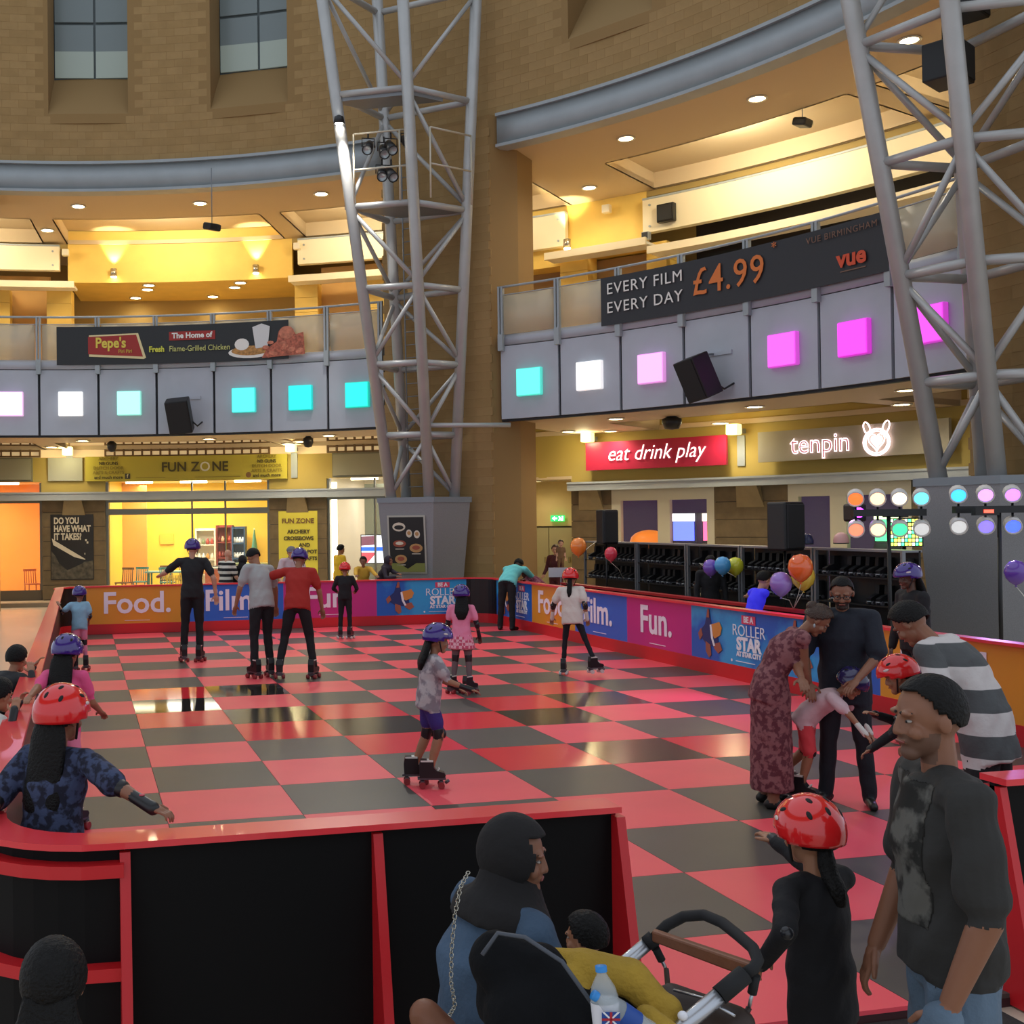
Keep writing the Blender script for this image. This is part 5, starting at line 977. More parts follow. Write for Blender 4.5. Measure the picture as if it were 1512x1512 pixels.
def bm_obj(bm, name, m, parent):
    me = bpy.data.meshes.new(name); bm.to_mesh(me); bm.free(); me.materials.append(m); o = bpy.data.objects.new(name, me); COL.objects.link(o); o.parent = parent; return o
def lmesh(prim_list, name, m, parent, voxel=None, smooth=2):
    """part in the person's own coordinates"""
    if voxel:
        me = remesh(prim_list, voxel, smooth); me.name = name; me.materials.clear(); me.materials.append(m); me.polygons.foreach_set('use_smooth', [True] * len(me.polygons))
        o = bpy.data.objects.new(name, me); COL.objects.link(o); o.parent = parent; return o
    mb = MB()
    for v, f in prim_list: mb.add(v, f, 0, True)
    o = mb.build(name, m); o.parent = parent; return o

def person(label, loc, face, H, pose={}, wear={}, sk='mid', hs=1.0, female=False, voxel=.016, cat='person', group=None, base=0., los=None, hips=None):
    """one figure: continuous body mesh with clothing zones, plus hair, helmet, skates ... as parts. face: 0 away from the camera, 90 to the right"""
    loc = Vector((loc[0], loc[1], base)); los = math.atan2(loc.x - CAM.x, loc.y - CAM.y)
    root = thing('person', loc, label, cat, group); root.rotation_euler = (0, 0, -los - math.radians(face))
    kb = (1 - .13 * hs) / .87 * H; k = H / 1.75; hk = (.13 * hs * H) / .2275    # body scale, girth scale, head scale
    g = k * wear.get('girth', 1.06)
    P = pose.get
    skates = wear.get('skates'); solez = (.19 * wear.get('skk', .85 if H < 1.45 else 1.)) if skates else .075 * k
    HW = (.05 if not female else .052) * kb; thl, shl = .245 * kb, .245 * kb
    legs = {}
    for s_, nm in ((1, 'rleg'), (-1, 'lleg')):
        th, sh = P(nm, ((3, 3), (-3, 2))); h = Vector((s_ * HW, 0, 0)); kn = h + adir(th, s_) * thl; an = kn + adir(sh, s_) * shl; legs[s_] = [h, kn, an]
    low = min(legs[s_][2].z for s_ in (1, -1))
    pz = hips if hips is not None else -low + solez
    off = Vector((P('dx', 0), P('dy', 0), pz + P('lift', 0)))
    for s_ in legs: legs[s_] = [p + off for p in legs[s_]]
    # spine
    lean, bend, side, tw = P('lean', 2), P('bend', 0), P('side', 0), P('twist', 0)
    sp = [Vector(off)]; L = .30 * kb; axes = []
    for i in range(6):
        a = math.radians(lean + bend * (i / 5)); b = math.radians(side); axes.append(Vector((math.sin(b), math.sin(a) * math.cos(b), math.cos(a) * math.cos(b))).normalized())
        sp.append(sp[-1] + axes[-1] * L / 6)
    axes.append(axes[-1])
    def fr(i):
        t_ = math.radians(tw) * i / 6; r = Vector((math.cos(t_), math.sin(t_), 0)); ax = axes[min(i, 6)]; r = (r - ax * r.dot(ax)).normalized(); return r, ax.cross(r)
    prims = []; top = wear.get('top_z', 'top'); bot = 'bottom'
    sw = (.100 if female else .112) * (.96 if H < 1.45 else 1.)
    W_ = [(.088, .064), (.090, .066), (.080, .060), (.080, .062), (.090, .066), (.092, .060), (.070, .046)] if not female else [(.094, .068), (.092, .066), (.074, .054), (.076, .060), (.086, .070), (.084, .056), (.062, .042)]
    tk = wear.get('torso', 1.06)
    # pelvis / trousers seat
    r0_, f0_ = fr(0); rings = [(sp[0] - axes[0] * .045 * kb, r0_, f0_, .05 * kb, .05 * kb), (sp[0] - axes[0] * .02 * kb, r0_, f0_, .082 * kb * tk, .060 * kb * tk), (sp[0] + axes[0] * .02 * kb, r0_, f0_, .085 * kb * tk, .062 * kb * tk), (sp[1], *fr(1), .080 * kb * tk, .058 * kb * tk)]
    prims.append((*ring_loft(rings), bot))
    # shirt
    hem = wear.get('hem', .03); inf = wear.get('loose', .010) * k; rings = [(sp[0] - axes[0] * hem * kb, r0_, f0_, (W_[0][0] + .004) * kb * tk + inf, W_[0][1] * kb * tk + inf)] if hem > -.02 else []
    for i in range(0 if hem > -.02 else 1, 7): r, w = fr(i); rings.append((sp[i], r, w, W_[i][0] * kb * tk + inf * (1 if i < 5 else .5), W_[i][1] * kb * tk + inf * (1 if i < 5 else .5)))
    neck = sp[6] + axes[6] * .030 * kb; r6, w6 = fr(6)
    rings.append((sp[6] + axes[6] * .012 * kb, r6, w6, .05 * kb, .036 * kb)); prims.append((*ring_loft(rings, 18), top))
    # arms
    hands = {}; sleeve = wear.get('sleeve', 'short'); sl_l = wear.get('sleeve_len', .62)
    for s_, nm in ((1, 'rarm'), (-1, 'larm')):
        ua, fa = P(nm, ((4, 8), (14, 4))); r, w = fr(6); sh = sp[6] - axes[6] * .012 * kb + r * (s_ * sw * kb * (1 + (tk - 1) * .5))
        if P('arm_frame', 'world') == 'torso': pass
        el = sh + adir(ua, s_) * .172 * kb; wr = el + adir(fa, s_) * .150 * kb
        tg = P('rtgt' if s_ > 0 else 'ltgt'); tq = P('rtl' if s_ > 0 else 'ltl')
        if tq is not None: tg = loc + Matrix.Rotation(root.rotation_euler.z, 3, 'Z') @ Vector(tq)
        if tg is not None:              # reach for a point in the scene; pole: where the elbow points
            tl = Matrix.Rotation(-root.rotation_euler.z, 3, 'Z') @ (Vector(tg) - loc); l1, l2 = .172 * kb, .150 * kb; dv = tl - sh; D = min(dv.length, (l1 + l2) * .995); dn = dv.normalized(); pole = Vector(P('rpole' if s_ > 0 else 'lpole', (s_ * .5, -.4, -.8)))
            pole = (pole - dn * pole.dot(dn)).normalized(); ca = (l1 * l1 + D * D - l2 * l2) / (2 * l1 * D); el = sh + dn * l1 * ca + pole * l1 * math.sqrt(max(0, 1 - ca * ca)); wr = sh + dn * D
        prims.append((*capsule(sp[6] - axes[6] * .01 * kb + r * s_ * .03 * kb, sh, .040 * kb, .036 * kb), top))
        a0, a1, a2, a3 = .047 * g, .040 * g, .038 * g, .026 * g
        def seg(p, q, r0, r1, z): prims.append((*capsule(p, q, r0, r1), z))
        if sleeve == 'none': seg(sh, el, .038 * g, a1, 'skin'); seg(el, wr, a2 * 1.05, a3, 'skin')
        elif sleeve == 'short':
            mid = sh.lerp(el, sl_l); lo = .008 * k + inf * .6; seg(sh, mid, a0 * 1.12 + lo * .5, a0 * 1.02 + lo, top); seg(mid - (mid - sh) * .2, el, a0 * .92, a1, 'skin'); seg(el, wr, a2 * 1.08, a3, 'skin')
        else:
            seg(sh, el, a0 * 1.12 + inf * .4, a1 * 1.15 + inf * .4, top); seg(el, wr, a1 * 1.15 + inf * .4, a3 * 1.3 + inf * .3, top)
        hands[s_] = (sh, el, wr, (wr - el).normalized())
    # legs
    kind = wear.get('bottom', 'trousers'); lt = wear.get('leg_w', 1.14)
    for s_ in (1, -1):
        h, kn, an = legs[s_]; t0, t1, c0, c1 = .084 * g * lt, .058 * g * lt, .052 * g * lt, .038 * g * lt
        up = capsule
        if kind == 'trousers':
            prims.append((*capsule(h, kn, t0, t1), bot)); prims.append((*capsule(kn, an, c0 * 1.05, c1 * 1.25 * wear.get('flare', 1.)), bot))
        elif kind == 'shorts':
            fr_ = wear.get('short_len', .75); mid = h.lerp(kn, min(fr_, 1.)); prims.append((*capsule(h, mid, t0 * 1.02, t1 * 1.28), bot)); prims.append((*capsule(mid.lerp(h, .15), kn, t1 * 1.0, t1 * .92), 'leg')); prims.append((*capsule(kn, an, c0 * .98, c1, bulge=.12), 'leg'))
        else:
            prims.append((*capsule(h, kn, t0 * .95, t1 * .95), 'leg')); prims.append((*capsule(kn, an, c0 * .95, c1, bulge=.12), 'leg'))
        yaw_t = math.radians(P('toe', 12)) * s_; toe = Vector((math.sin(yaw_t), math.cos(yaw_t), 0)); pt = P('rtoe' if s_ > 0 else 'ltoe', None)
        if pt is not None: toe = Vector((math.sin(math.radians(pt)), math.cos(math.radians(pt)), 0))
        if skates: add_skate(root, an, toe, wear.get('skk', .85 if H < 1.45 else 1.), skates == 'white', wear.get('cuff', True)); prims.append((*capsule(an, an + Vector((0, 0, -.03)), .03 * k, .03 * k), 'leg' if kind != 'trousers' else bot))
        else:
            heel = an + Vector((0, 0, -.035 * k)) - toe * .03 * k; tip = an + Vector((0, 0, -.047 * k)) + toe * .17 * k; prims.append((*capsule(heel, tip, .046 * k, .036 * k, flat=.9), 'shoe')); prims.append((*capsule(an, heel, .034 * k, .036 * k), 'shoe'))
    if kind in ('skirt', 'dress'):
        ln = wear.get('skirt_len', .2) * H; fl = wear.get('skirt_flare', .03) * H; cdn = (legs[1][1] + legs[-1][1]) / 2; an = (legs[1][2] + legs[-1][2]) / 2; d0 = sp[1]; rings = [(sp[2], *fr(2), W_[2][0] * kb + .012 * k, W_[2][1] * kb + .012 * k)]
        for i in range(1, 9):
            t_ = i / 8; p = d0 + (Vector((cdn.x, cdn.y, 0)) - Vector((d0.x, d0.y, 0))) * min(1, t_ * ln / (.3 * H)) * .8; p = Vector((p.x, p.y, sp[1].z - ln * t_)); rr = W_[0][0] * kb + .018 * k + fl * t_; rings.append((p, Vector((1, 0, 0)), Vector((0, 1, 0)), rr, rr * .82))
        prims.append((*ring_loft(rings, 20), bot))
    for (pv, pf, z) in wear.get('extra', lambda *a: [])(sp, axes, fr, kb, legs, hands): prims.append((pv, pf, z))
    # body skin
    me = remesh([(v, f) for v, f, z in prims], voxel, 3)
    zones = []; pts = {}
    for v, f, z in prims:
        if z not in zones: zones.append(z); pts[z] = []
        V = np.array([tuple(p) for p in v]); q = np.array([f_ for f_ in f if len(f_) == 4]); A, B_, C_, D_ = (V[q[:, i]] for i in range(4))
        st = max(1, min(8, int(np.percentile(np.linalg.norm(D_ - A, axis=1), 90) / (voxel * 1.3)) + 1)); su = max(1, min(5, int(np.percentile(np.linalg.norm(B_ - A, axis=1), 90) / (voxel * 1.3)) + 1))
        for i in range(st):
            for j in range(su): a_, b_ = i / st, j / su; pts[z].append((A * (1 - b_) + B_ * b_) * (1 - a_) + (D_ * (1 - b_) + C_ * b_) * a_)
    kds = []
    for z in zones:
        pp = np.concatenate(pts[z]); kd = KDTree(len(pp))
        for i, p in enumerate(pp): kd.insert(p, i)
        kd.balance(); kds.append((kd, {'top': .016 * k, 'bottom': .004 * k}.get(z, .010 * k if z not in ('skin', 'leg', 'shoe') else 0.)))
    def zone_of(p):
        return min(range(len(kds)), key=lambda i: kds[i][0].find(p)[2] - kds[i][1])
    fold = wear.get('fold', .004) * k; nv = len(me.vertices); co = np.empty(nv * 3); me.vertices.foreach_get('co', co); co = co.reshape(-1, 3); no = np.empty(nv * 3); me.vertex_normals.foreach_get('vector', no); no = no.reshape(-1, 3)
    ph = random.random() * 9; w_ = np.sin(co[:, 2] * 34 / k + 5 * np.sin(co[:, 0] * 11 / k + ph) + 3 * co[:, 1] * 9) * .6 + np.sin(co[:, 0] * 40 + co[:, 2] * 18 + ph) * .4
    zv = np.zeros(nv)
    mi = [zone_of(p.center) for p in me.polygons]
    for p, z_ in zip(me.polygons, mi):
        for i in p.vertices: zv[i] = z_
    isc = np.array([zones[int(z)] not in ('skin', 'shoe', 'leg') for z in zv]); co += no * (w_ * fold * isc)[:, None]; me.vertices.foreach_set('co', co.ravel())
    zm = {'skin': skin(sk), 'top': wear.get('top', cloth('grey', '#808080')), 'bottom': wear.get('bot', cloth('black', '#17171a')), 'leg': wear.get('legs', skin(sk)), 'shoe': wear.get('shoe', m_shoe)}; zm.update(wear.get('zones', {}))
    me.materials.clear()
    for z in zones: me.materials.append(zm[z])
    me.polygons.foreach_set('material_index', mi)
    bm = bmesh.new(); bm.from_mesh(me); nz = len(zones)
    # head and hands at a finer voxel, same mesh
    hp, hy, ht = P('head', (8, 0, 0)); M = Matrix.Rotation(math.radians(tw + hy), 3, 'Z') @ Matrix.Rotation(-math.radians(hp), 3, 'X') @ Matrix.Rotation(math.radians(ht), 3, 'Y')
    nd = (axes[6] * .6 + M @ Vector((0, .12, 1)) * .4).normalized(); hb = neck + nd * .020 * kb; hc = hb + M @ Vector((0, .018, .092)) * hk     # head centre
    X = lambda x, y, z: hc + M @ Vector((x, y, z)) * hk; e3 = lambda a, b, c: (a * hk, b * hk, c * hk)
    head = [ellipsoid(X(0, -.012, .022), e3(.074, .092, .092), M, 20, 14), ellipsoid(X(0, .022, -.035), e3(.058, .066, .075), M, 18, 12), ellipsoid(X(0, .060, -.090), e3(.033, .027, .025), M), ellipsoid(X(0, .04, -.06), e3(.046, .038, .038), M),
            capsule(X(0, .079, .014), X(0, .094, -.026), .009 * hk, .0125 * hk, n=8), ellipsoid(X(.012, .086, -.03), e3(.009, .010, .008), M, 8, 6), ellipsoid(X(-.012, .086, -.03), e3(.009, .010, .008), M, 8, 6),
            ellipsoid(X(.03, .074, .026), e3(.026, .014, .010), M, 8, 6), ellipsoid(X(-.03, .074, .026), e3(.026, .014, .010), M, 8, 6), ellipsoid(X(.04, .06, -.03), e3(.024, .022, .024), M, 8, 6), ellipsoid(X(-.04, .06, -.03), e3(.024, .022, .024), M, 8, 6),
            capsule(X(-.016, .083, -.056), X(.016, .083, -.056), .0075 * hk, .0075 * hk, n=8)]
    for s_ in (1, -1): head.append(ellipsoid(X(s_ * .076, -.008, -.006), e3(.012, .020, .032), M, 10, 8))
    head.append(capsule(neck - axes[6] * .04 * kb, X(0, -.02, -.05), (.047 if not female else .040) * g, (.044 if not female else .038) * g))
    def join(prl, vx, mats_i, sm=2):
        m2 = remesh(prl, vx, sm); m2.materials.clear(); n0 = len(bm.faces); bm.from_mesh(m2); bm.faces.ensure_lookup_table()
        for f_ in bm.faces[n0:]: f_.material_index = mats_i
        bpy.data.meshes.remove(m2)
    if 'skin' not in zones: me.materials.append(skin(sk)); zones.append('skin')
    nf0 = len(bm.faces); join(head, max(.0055, voxel * .42), zones.index('skin'))
    if wear.get('stubble'):
        me.materials.append(wear['stubble']); zones.append('stubble'); Mi = M.inverted()
        for f_ in bm.faces[nf0:]:
            q_ = Mi @ (f_.calc_center_median() - hc) / hk
            if q_.z < -.034 and q_.y > -.005 + max(0, (-.05 - q_.z)) * .2 and q_.z > -.125 and not (abs(q_.x) < .02 and -.062 < q_.z < -.05 and q_.y > .07) and q_.z < -.034 - max(0, abs(q_.x) - .02) * .25 + (.0 if q_.y > .03 else .02): f_.material_index = zones.index('stubble')
    for s_, (sh, el, wr, d) in hands.items():
        hd = P('rhand' if s_ > 0 else 'lhand', {}); dd = Vector(hd.get('dir', d))
        if hd.get('hide'): continue
        join(hand_prims(wr, dd, s_, k * .98, hd.get('curl', 28), 1., hd.get('up')), max(.0042, voxel * .3), zones.index('skin'), 1)
    bm.to_mesh(me); bm.free(); me.polygons.foreach_set('use_smooth', [True] * len(me.polygons)); me.name = 'body'
    body = bpy.data.objects.new('body', me); COL.objects.link(body); body.parent = root
    root['_h'] = 0; del root['_h']
    # face details
    if wear.get('face', True):
        for s_ in (1, -1):
            lmesh([ellipsoid(X(s_ * .031, .0715, .004), e3(.0115, .0085, .0048), M, 10, 6)], 'eye', m_eye, root); lmesh([ellipsoid(X(s_ * .031, .0792, .004), e3(.0054, .0022, .0046), M, 8, 6)], 'iris', m_iris, root)
            lmesh([capsule(X(s_ * .014, .0825, .027), X(s_ * .048, .070, .028), .0045 * hk, .003 * hk, n=6)], 'eyebrow', wear.get('browm', m_brow), root)
        lmesh([capsule(X(-.018, .088, -.056), X(.018, .088, -.056), .0045 * hk, .0045 * hk, n=6)], 'lips', m_lip, root)
    # hair
    hair = wear.get('hair', 'short'); hm = wear.get('hairm', m_hair)
    if hair in ('short', 'long', 'bun', 'crop', 'tail'):
        hl = .30 if hair != 'crop' else .36
        def keep(d):
            return d.z > np.interp(d.y, (-1, -.5, -.15, .08, .2, .3, .5, .62), (-.5, -.45, -.28, .0, -.02, .28, hl + .28 - .12 * abs(d.x), .66))
        bm_obj(shell(keep, e3(.0845, .1035, .103) if hair != 'crop' else e3(.0795, .098, .0975), M, X(0, -.013, .023), n=56, m=40, jag=.012 if hair != 'crop' else .003, thick=(.012 if hair != 'crop' else .006) * hk), 'hair', hm, root)
    if hair in ('long', 'tail'):
        ln = wear.get('hair_len', .26); b0 = X(0, -.085, .0); b1 = X(0, -.10, -.10); b2 = b1 + Vector((0, -.02, -ln * .6)); b2 -= fr(6)[1] * .03 * k; b3 = b2 + Vector((0, 0, -ln * .5)) - fr(5)[1] * .01; wd = .105 if hair == 'long' else .04
        rr = Matrix.Rotation(math.radians(tw), 3, 'Z') @ Vector((1, 0, 0)); ff = Vector((0, 0, 1)).cross(rr)
        lmesh([ring_loft([(b0, rr, ff, wd * .8 * hk, .035 * hk), (b1, rr, ff, wd * hk, .04 * hk), (b2, rr, ff, wd * 1.1 * hk, .038 * hk), (b3, rr, ff, wd * .55 * hk, .02 * hk)], 12)], 'hair_length', hm, root, .02, 2)
    if hair == 'bun': lmesh([ellipsoid(X(0, -.11, .05), e3(.045, .045, .045), M)], 'hair_bun', hm, root)
    if hair == 'hijab':
        def keep(d): return not (d.y > .36 and d.z < .56 and abs(d.x) < .72 and d.z > -.85)
        bm_obj(shell(keep, e3(.093, .110, .118), M, X(0, -.016, .010), n=56, m=40, thick=.010 * hk), 'headscarf', hm, root)
        lmesh([ring_loft([(X(0, -.02, -.05), fr(6)[0], fr(6)[1], .085 * hk, .10 * hk), (X(0, -.01, -.12), fr(6)[0], fr(6)[1], .108 * hk, .12 * hk), (sp[6] + axes[6] * .012 * kb, fr(6)[0], fr(6)[1], .092 * kb * tk, .066 * kb * tk), (sp[6] - axes[5] * .03 * kb, *fr(6), .096 * kb * tk, .074 * kb * tk)], 18)], 'scarf_drape', hm, root, .018, 3)
    if hair == 'cap':
        bm_obj(shell(lambda d: d.z > .12, e3(.088, .112, .085), M, X(0, -.005, .035), thick=.012 * hk), 'flat_cap', wear['capm'], root); lmesh([ellipsoid(X(0, .10, .05), e3(.06, .05, .012), M)], 'cap_peak', wear['capm'], root)
        bm_obj(shell(lambda d: d.y < .0 and -.3 < d.z < .3, e3(.080, .098, .10), M, X(0, -.012, .02), thick=.01 * hk), 'hair', hm, root)
    # helmet
    hel = wear.get('helmet')
    if hel:
        hz = wear.get('helmet_scale', 1.)
        def keep(d): return d.z > (-.02 if d.y > .25 else (-.34 if d.y < -.1 else -.22 + (.05 if abs(d.x) < .5 else 0)))
        h = bm_obj(shell(keep, e3(.110 * hz, .131 * hz, .121 * hz), M, X(0, -.006, .030), n=44, m=30, thick=.016 * hk), 'helmet', hel, root)
        for (ax_, ay, az) in ((0, .55, .83), (.42, .3, .85), (-.42, .3, .85), (.3, -.35, .88), (-.3, -.35, .88), (0, -.75, .66), (.8, .15, .58), (-.8, .15, .58), (.55, -.62, .55), (-.55, -.62, .55)):
            d = Vector((ax_, ay, az)).normalized(); q = X(d.x * .110 * hz, d.y * .131 * hz - .006, d.z * .121 * hz + .030) + (M @ Vector((d.x, d.y, d.z))) * .0145 * hk; nrm = (M @ Vector((d.x / .108, d.y / .128, d.z / .118))).normalized(); t_ = nrm.cross(M @ Vector((1, 0, 0))).normalized(); Mx = Matrix((nrm.cross(t_), t_, nrm)).transposed()
            o = lmesh([ellipsoid(q, (.010 * hk * hz, .019 * hk * hz, .005 * hk), Mx, 10, 6)], 'vent', m_vent, h)
        for s_ in (1, -1):
            d = Vector((s_ * .86, .32, .30)).normalized(); q = X(d.x * .110 * hz, d.y * .131 * hz - .006, d.z * .121 * hz + .030) + (M @ d) * .0155 * hk; nrm = (M @ d).normalized(); t_ = nrm.cross(M @ Vector((0, 0, 1))).normalized(); Mx = Matrix((t_, nrm.cross(t_), nrm)).transposed()
            lmesh([ellipsoid(q, (.024 * hk, .009 * hk, .0025 * hk), Mx, 12, 6)], 'helmet_badge', mat('badge_pale', '#d8c8c4', .4), h)
        for s_ in (1, -1): lmesh([capsule(X(s_ * .092, .0, -.01), X(s_ * .055, .035, -.095), .006 * hk, .006 * hk, n=6)], 'chin_strap', m_strap, root)
    if wear.get('glasses'):
        for s_ in (1, -1):
            mb = MB(); mb.path([X(s_ * .032 + .022 * math.cos(a), .094, .006 + .016 * math.sin(a)) for a in [6.28318 * i / 12 for i in range(13)]], .0025 * hk, 5); mb.path([X(s_ * .054, .092, .01), X(s_ * .078, .0, .008)], .0025 * hk, 5)
            if s_ > 0: mb.path([X(-.010, .095, .01), X(.010, .095, .01)], .0025 * hk, 5)
            o = mb.build('glasses', m_strap); o.parent = root
    if wear.get('beard'):
        bm_obj(shell(lambda d: d.y > .05 and d.z < -.25 and not (abs(d.x) < .35 and -.62 < d.z < -.42 and d.y > .5), e3(.062, .070, .079), M, X(0, .022, -.036), thick=.006 * hk), 'beard', wear.get('beardm', hm), root)
        lmesh([capsule(X(-.026, .085, -.046), X(.026, .085, -.046), .006 * hk, .006 * hk, n=6)], 'moustache', wear.get('beardm', hm), root)
    # pads
    for s_, (sh, el, wr, d) in hands.items():
        if wear.get('wrist'): lmesh([capsule(el.lerp(wr, .55), wr + d * .035 * k, .033 * k, .036 * k)], 'wrist_guard', wear.get('wristm', m_pad), root); lmesh([ellipsoid(el.lerp(wr, .82) + Vector((0, 0, .034 * k)), (.016 * k, .016 * k, .006 * k))], 'guard_badge', mat('badge_pink', '#c8505c', .5), root)
        if wear.get('elbow'): lmesh([capsule(sh.lerp(el, .82), el.lerp(wr, .22), .046 * g, .044 * g)], 'elbow_pad', m_pad, root); lmesh([ellipsoid(el - (el.lerp((sh + wr) / 2, 1) - el).normalized() * .028 * k, (.034 * k, .034 * k, .034 * k))], 'elbow_shell', m_padh, root)
    if wear.get('knee'):
        for s_ in (1, -1): h_, kn, an = legs[s_]; lmesh([capsule(kn + (h_ - kn).normalized() * .05 * k, kn + (an - kn).normalized() * .06 * k, .066 * g, .058 * g)], 'knee_pad', m_pad, root); lmesh([ellipsoid(kn + Vector((0, .05 * g, 0)), (.042 * k, .028 * k, .055 * k))], 'knee_shell', m_padh, root)
    return root, dict(sp=sp, legs=legs, hands=hands, X=X, M=M, fr=fr, kb=kb, k=k, hk=hk, axes=axes, neck=neck)

def body_patch(root, c, n, w, h, m, name, lift=.0015):
    """print on the clothing: the faces of the body near point c (own coordinates) facing n, lifted a little off the cloth"""
    body = next(o for o in root.children if o.name.startswith('body')); me = body.data; c, n = Vector(c), Vector(n).normalized(); up = Vector((0, 0, 1)); rt_ = n.cross(up).normalized(); bm = bmesh.new(); vm = {}
    def V(i):
        if i not in vm: v = me.vertices[i]; vm[i] = bm.verts.new(v.co + v.normal * lift)
        return vm[i]
    for p in me.polygons:
        d = p.center - c
        if abs(d.dot(rt_)) < w / 2 and abs(d.z) < h / 2 and p.normal.dot(n) > .15 and abs(d.dot(n)) < .2: bm.faces.new([V(i) for i in p.vertices]).smooth = True
    if not bm.faces: bm.free(); return None
    bmesh.ops.solidify(bm, geom=bm.faces[:], thickness=.001)
    return bm_obj(bm, name, m, root)
# ------------------------------------------------------------------ skaters on the rink
c_black = cloth('black', '#17171a'); c_dkgrey = cloth('charcoal', '#2b2b2d'); c_grey = cloth('pale_grey', '#a9aaa8'); c_red = cloth('red', '#a8281f'); c_ltblue = cloth('light_blue', '#8fb9d0'); c_pink = cloth('pink', '#e889a8'); c_white = cloth('white', '#d8cfc4'); c_coral = cloth('coral', '#d8434a')
G = lambda x, y, z=0.: ground_pt(x, y, z)
def at_Y(px, Y, py=850):
    d = _fw + _rt * ((px - 504) / F_PX) - _up * ((py - 756) / F_PX); p = CAM + d * ((Y - CAM.y) / d.y); return Vector((p.x, p.y, 0))
def at_X(px, X_, py=850):
    d = _fw + _rt * ((px - 504) / F_PX) - _up * ((py - 756) / F_PX); p = CAM + d * ((X_ - CAM.x) / d.x); return Vector((p.x, p.y, 0))
def at_D(px, D, py=900): p = cam_pt(px, py, D); return Vector((p.x, p.y, 0))
person('skater in black shirt and trousers with a purple helmet, seen from behind', G(285, 977), 4, 1.80, dict(lean=3, head=(6, -10, 0), larm=((25, 50), (80, 20)), rarm=((-18, 26), (6, 6)), rleg=((2, 2), (-3, 1)), lleg=((6, 4), (-6, 3))), dict(top=cloth('black_tee', '#202022'), bot=c_black, helmet=m_hpur, skates='red', face=False, hair='crop'), 'light')
person('skater in pale grey shirt with dark hair looking down, no helmet', G(388, 1000), -22, 1.76, dict(lean=10, bend=8, head=(42, 6, 0), larm=((8, 18), (20, 6)), rarm=((-4, 14), (16, 8)), rleg=((8, 2), (-10, 1)), lleg=((2, 4), (-8, 3)), twist=15), dict(top=c_grey, bot=c_black, skates='red', face=False, hair='short', loose=.02), 'mid')
person('skater in red shirt with a purple helmet reaching an arm to the grey skater', G(440, 1002), 8, 1.74, dict(lean=16, bend=6, head=(20, -6, 0), larm=((50, 66), (72, 48)), rarm=((4, 18), (18, 6)), rleg=((14, 9), (-8, 8)), lleg=((10, 13), (-14, 10))), dict(top=c_red, bot=c_black, helmet=m_hpur, skates='red', face=False, loose=.022, girth=1.05), 'mid')
person('small child in light blue top and purple helmet holding the left rail', G(118, 990), -8, 1.13, dict(lean=4, head=(4, -30, 0), ltgt=(-.93, -3.55, .98), lpole=(-.3, -.3, -1), rarm=((-6, 14), (50, -4)), rleg=((3, 4), (-4, 4)), lleg=((3, 4), (-4, 4))), dict(top=c_ltblue, bot=c_pink, legs=c_pink, bottom='shorts', short_len=.7, helmet=m_hpur, skates='red', knee=True, elbow=True, face=False, loose=.03, hem=.06, hair='short', cuff=False), 'tan', hs=1.32)
person('boy all in black with a red helmet at the far boards', G(510, 943), 6, 1.30, dict(lean=4, head=(8, 4, 0), larm=((6, 22), (70, -12)), rarm=((6, 22), (70, -12)), rleg=((2, 3), (-4, 3)), lleg=((2, 3), (-4, 3))), dict(top=c_black, bot=c_black, sleeve='long', helmet=m_hred, skates='white', face=False, loose=.02), 'mid', hs=1.2)
person('man in turquoise long sleeved shirt bending over the far right boards', G(750, 930), 22, 1.78, dict(lean=46, bend=30, head=(50, 0, 0), larm=((52, 6), (30, 2)), rarm=((60, 8), (34, 4)), rleg=((-6, 3), (-4, 2)), lleg=((-4, 4), (-4, 3))), dict(top=cloth('turquoise', '#6fd0cf'), bot=c_black, sleeve='long', face=False, loose=.022), 'dark')
person('girl in pink top and checked skirt with a purple helmet', G(682, 1024), 14, 1.24, dict(lean=5, head=(4, 20, 0), larm=((8, 16), (40, 0)), rarm=((0, 18), (24, 4)), rleg=((6, 5), (-10, 4)), lleg=((6, 5), (-8, 4)), rtoe=30, ltoe=20), dict(top=c_pink, bot=cloth('pink_check', '#c8506c', col2='#e8b0bc', kind='checker', nscale=26), bottom='skirt', skirt_len=.19, skirt_flare=.055, helmet=m_hpur, skates='red', knee=True, elbow=True, wrist=True, hair='long', hair_len=.2, face=False, legs=mat('tights_grey', '#6a5a5c', .8), loose=.02, hem=.05), 'dark', hs=1.25)
person('girl in grey patterned top and purple shorts gliding to the right', G(634, 1160), 82, 1.22, dict(lean=8, head=(8, 4, 0), larm=((20, 8), (62, 0)), rarm=((30, 8), (70, 0)), rleg=((16, 2), (-16, 2)), lleg=((0, 3), (-22, 2)), rtoe=6, ltoe=6), dict(top=cloth('grey_print', '#8a8288', col2='#b8b0b0', nscale=14), bot=cloth('purple_shorts', '#3c2a78'), bottom='shorts', short_len=.7, helmet=m_hpur, skates='red', knee=True, elbow=False, wrist=True, hair='long', hair_len=.16, loose=.035, hem=.07, face=True), 'mid', hs=1.28)
person('child in white shirt and red helmet skating with legs apart', G(846, 997), 10, 1.38, dict(lean=8, head=(10, 4, 0), larm=((6, 26), (24, 10)), rarm=((-20, 16), (20, 4)), rleg=((2, 20), (-10, 24)), lleg=((8, 8), (-2, 4)), rtoe=50, ltoe=-6, side=-4), dict(top=c_white, bot=cloth('dark_navy', '#16161f'), helmet=m_hred, skates='white', elbow=True, wrist=True, wristm=m_lace, hair='tail', hair_len=.18, face=False, loose=.03, hem=.07, leg_w=.85), 'mid', hs=1.18)
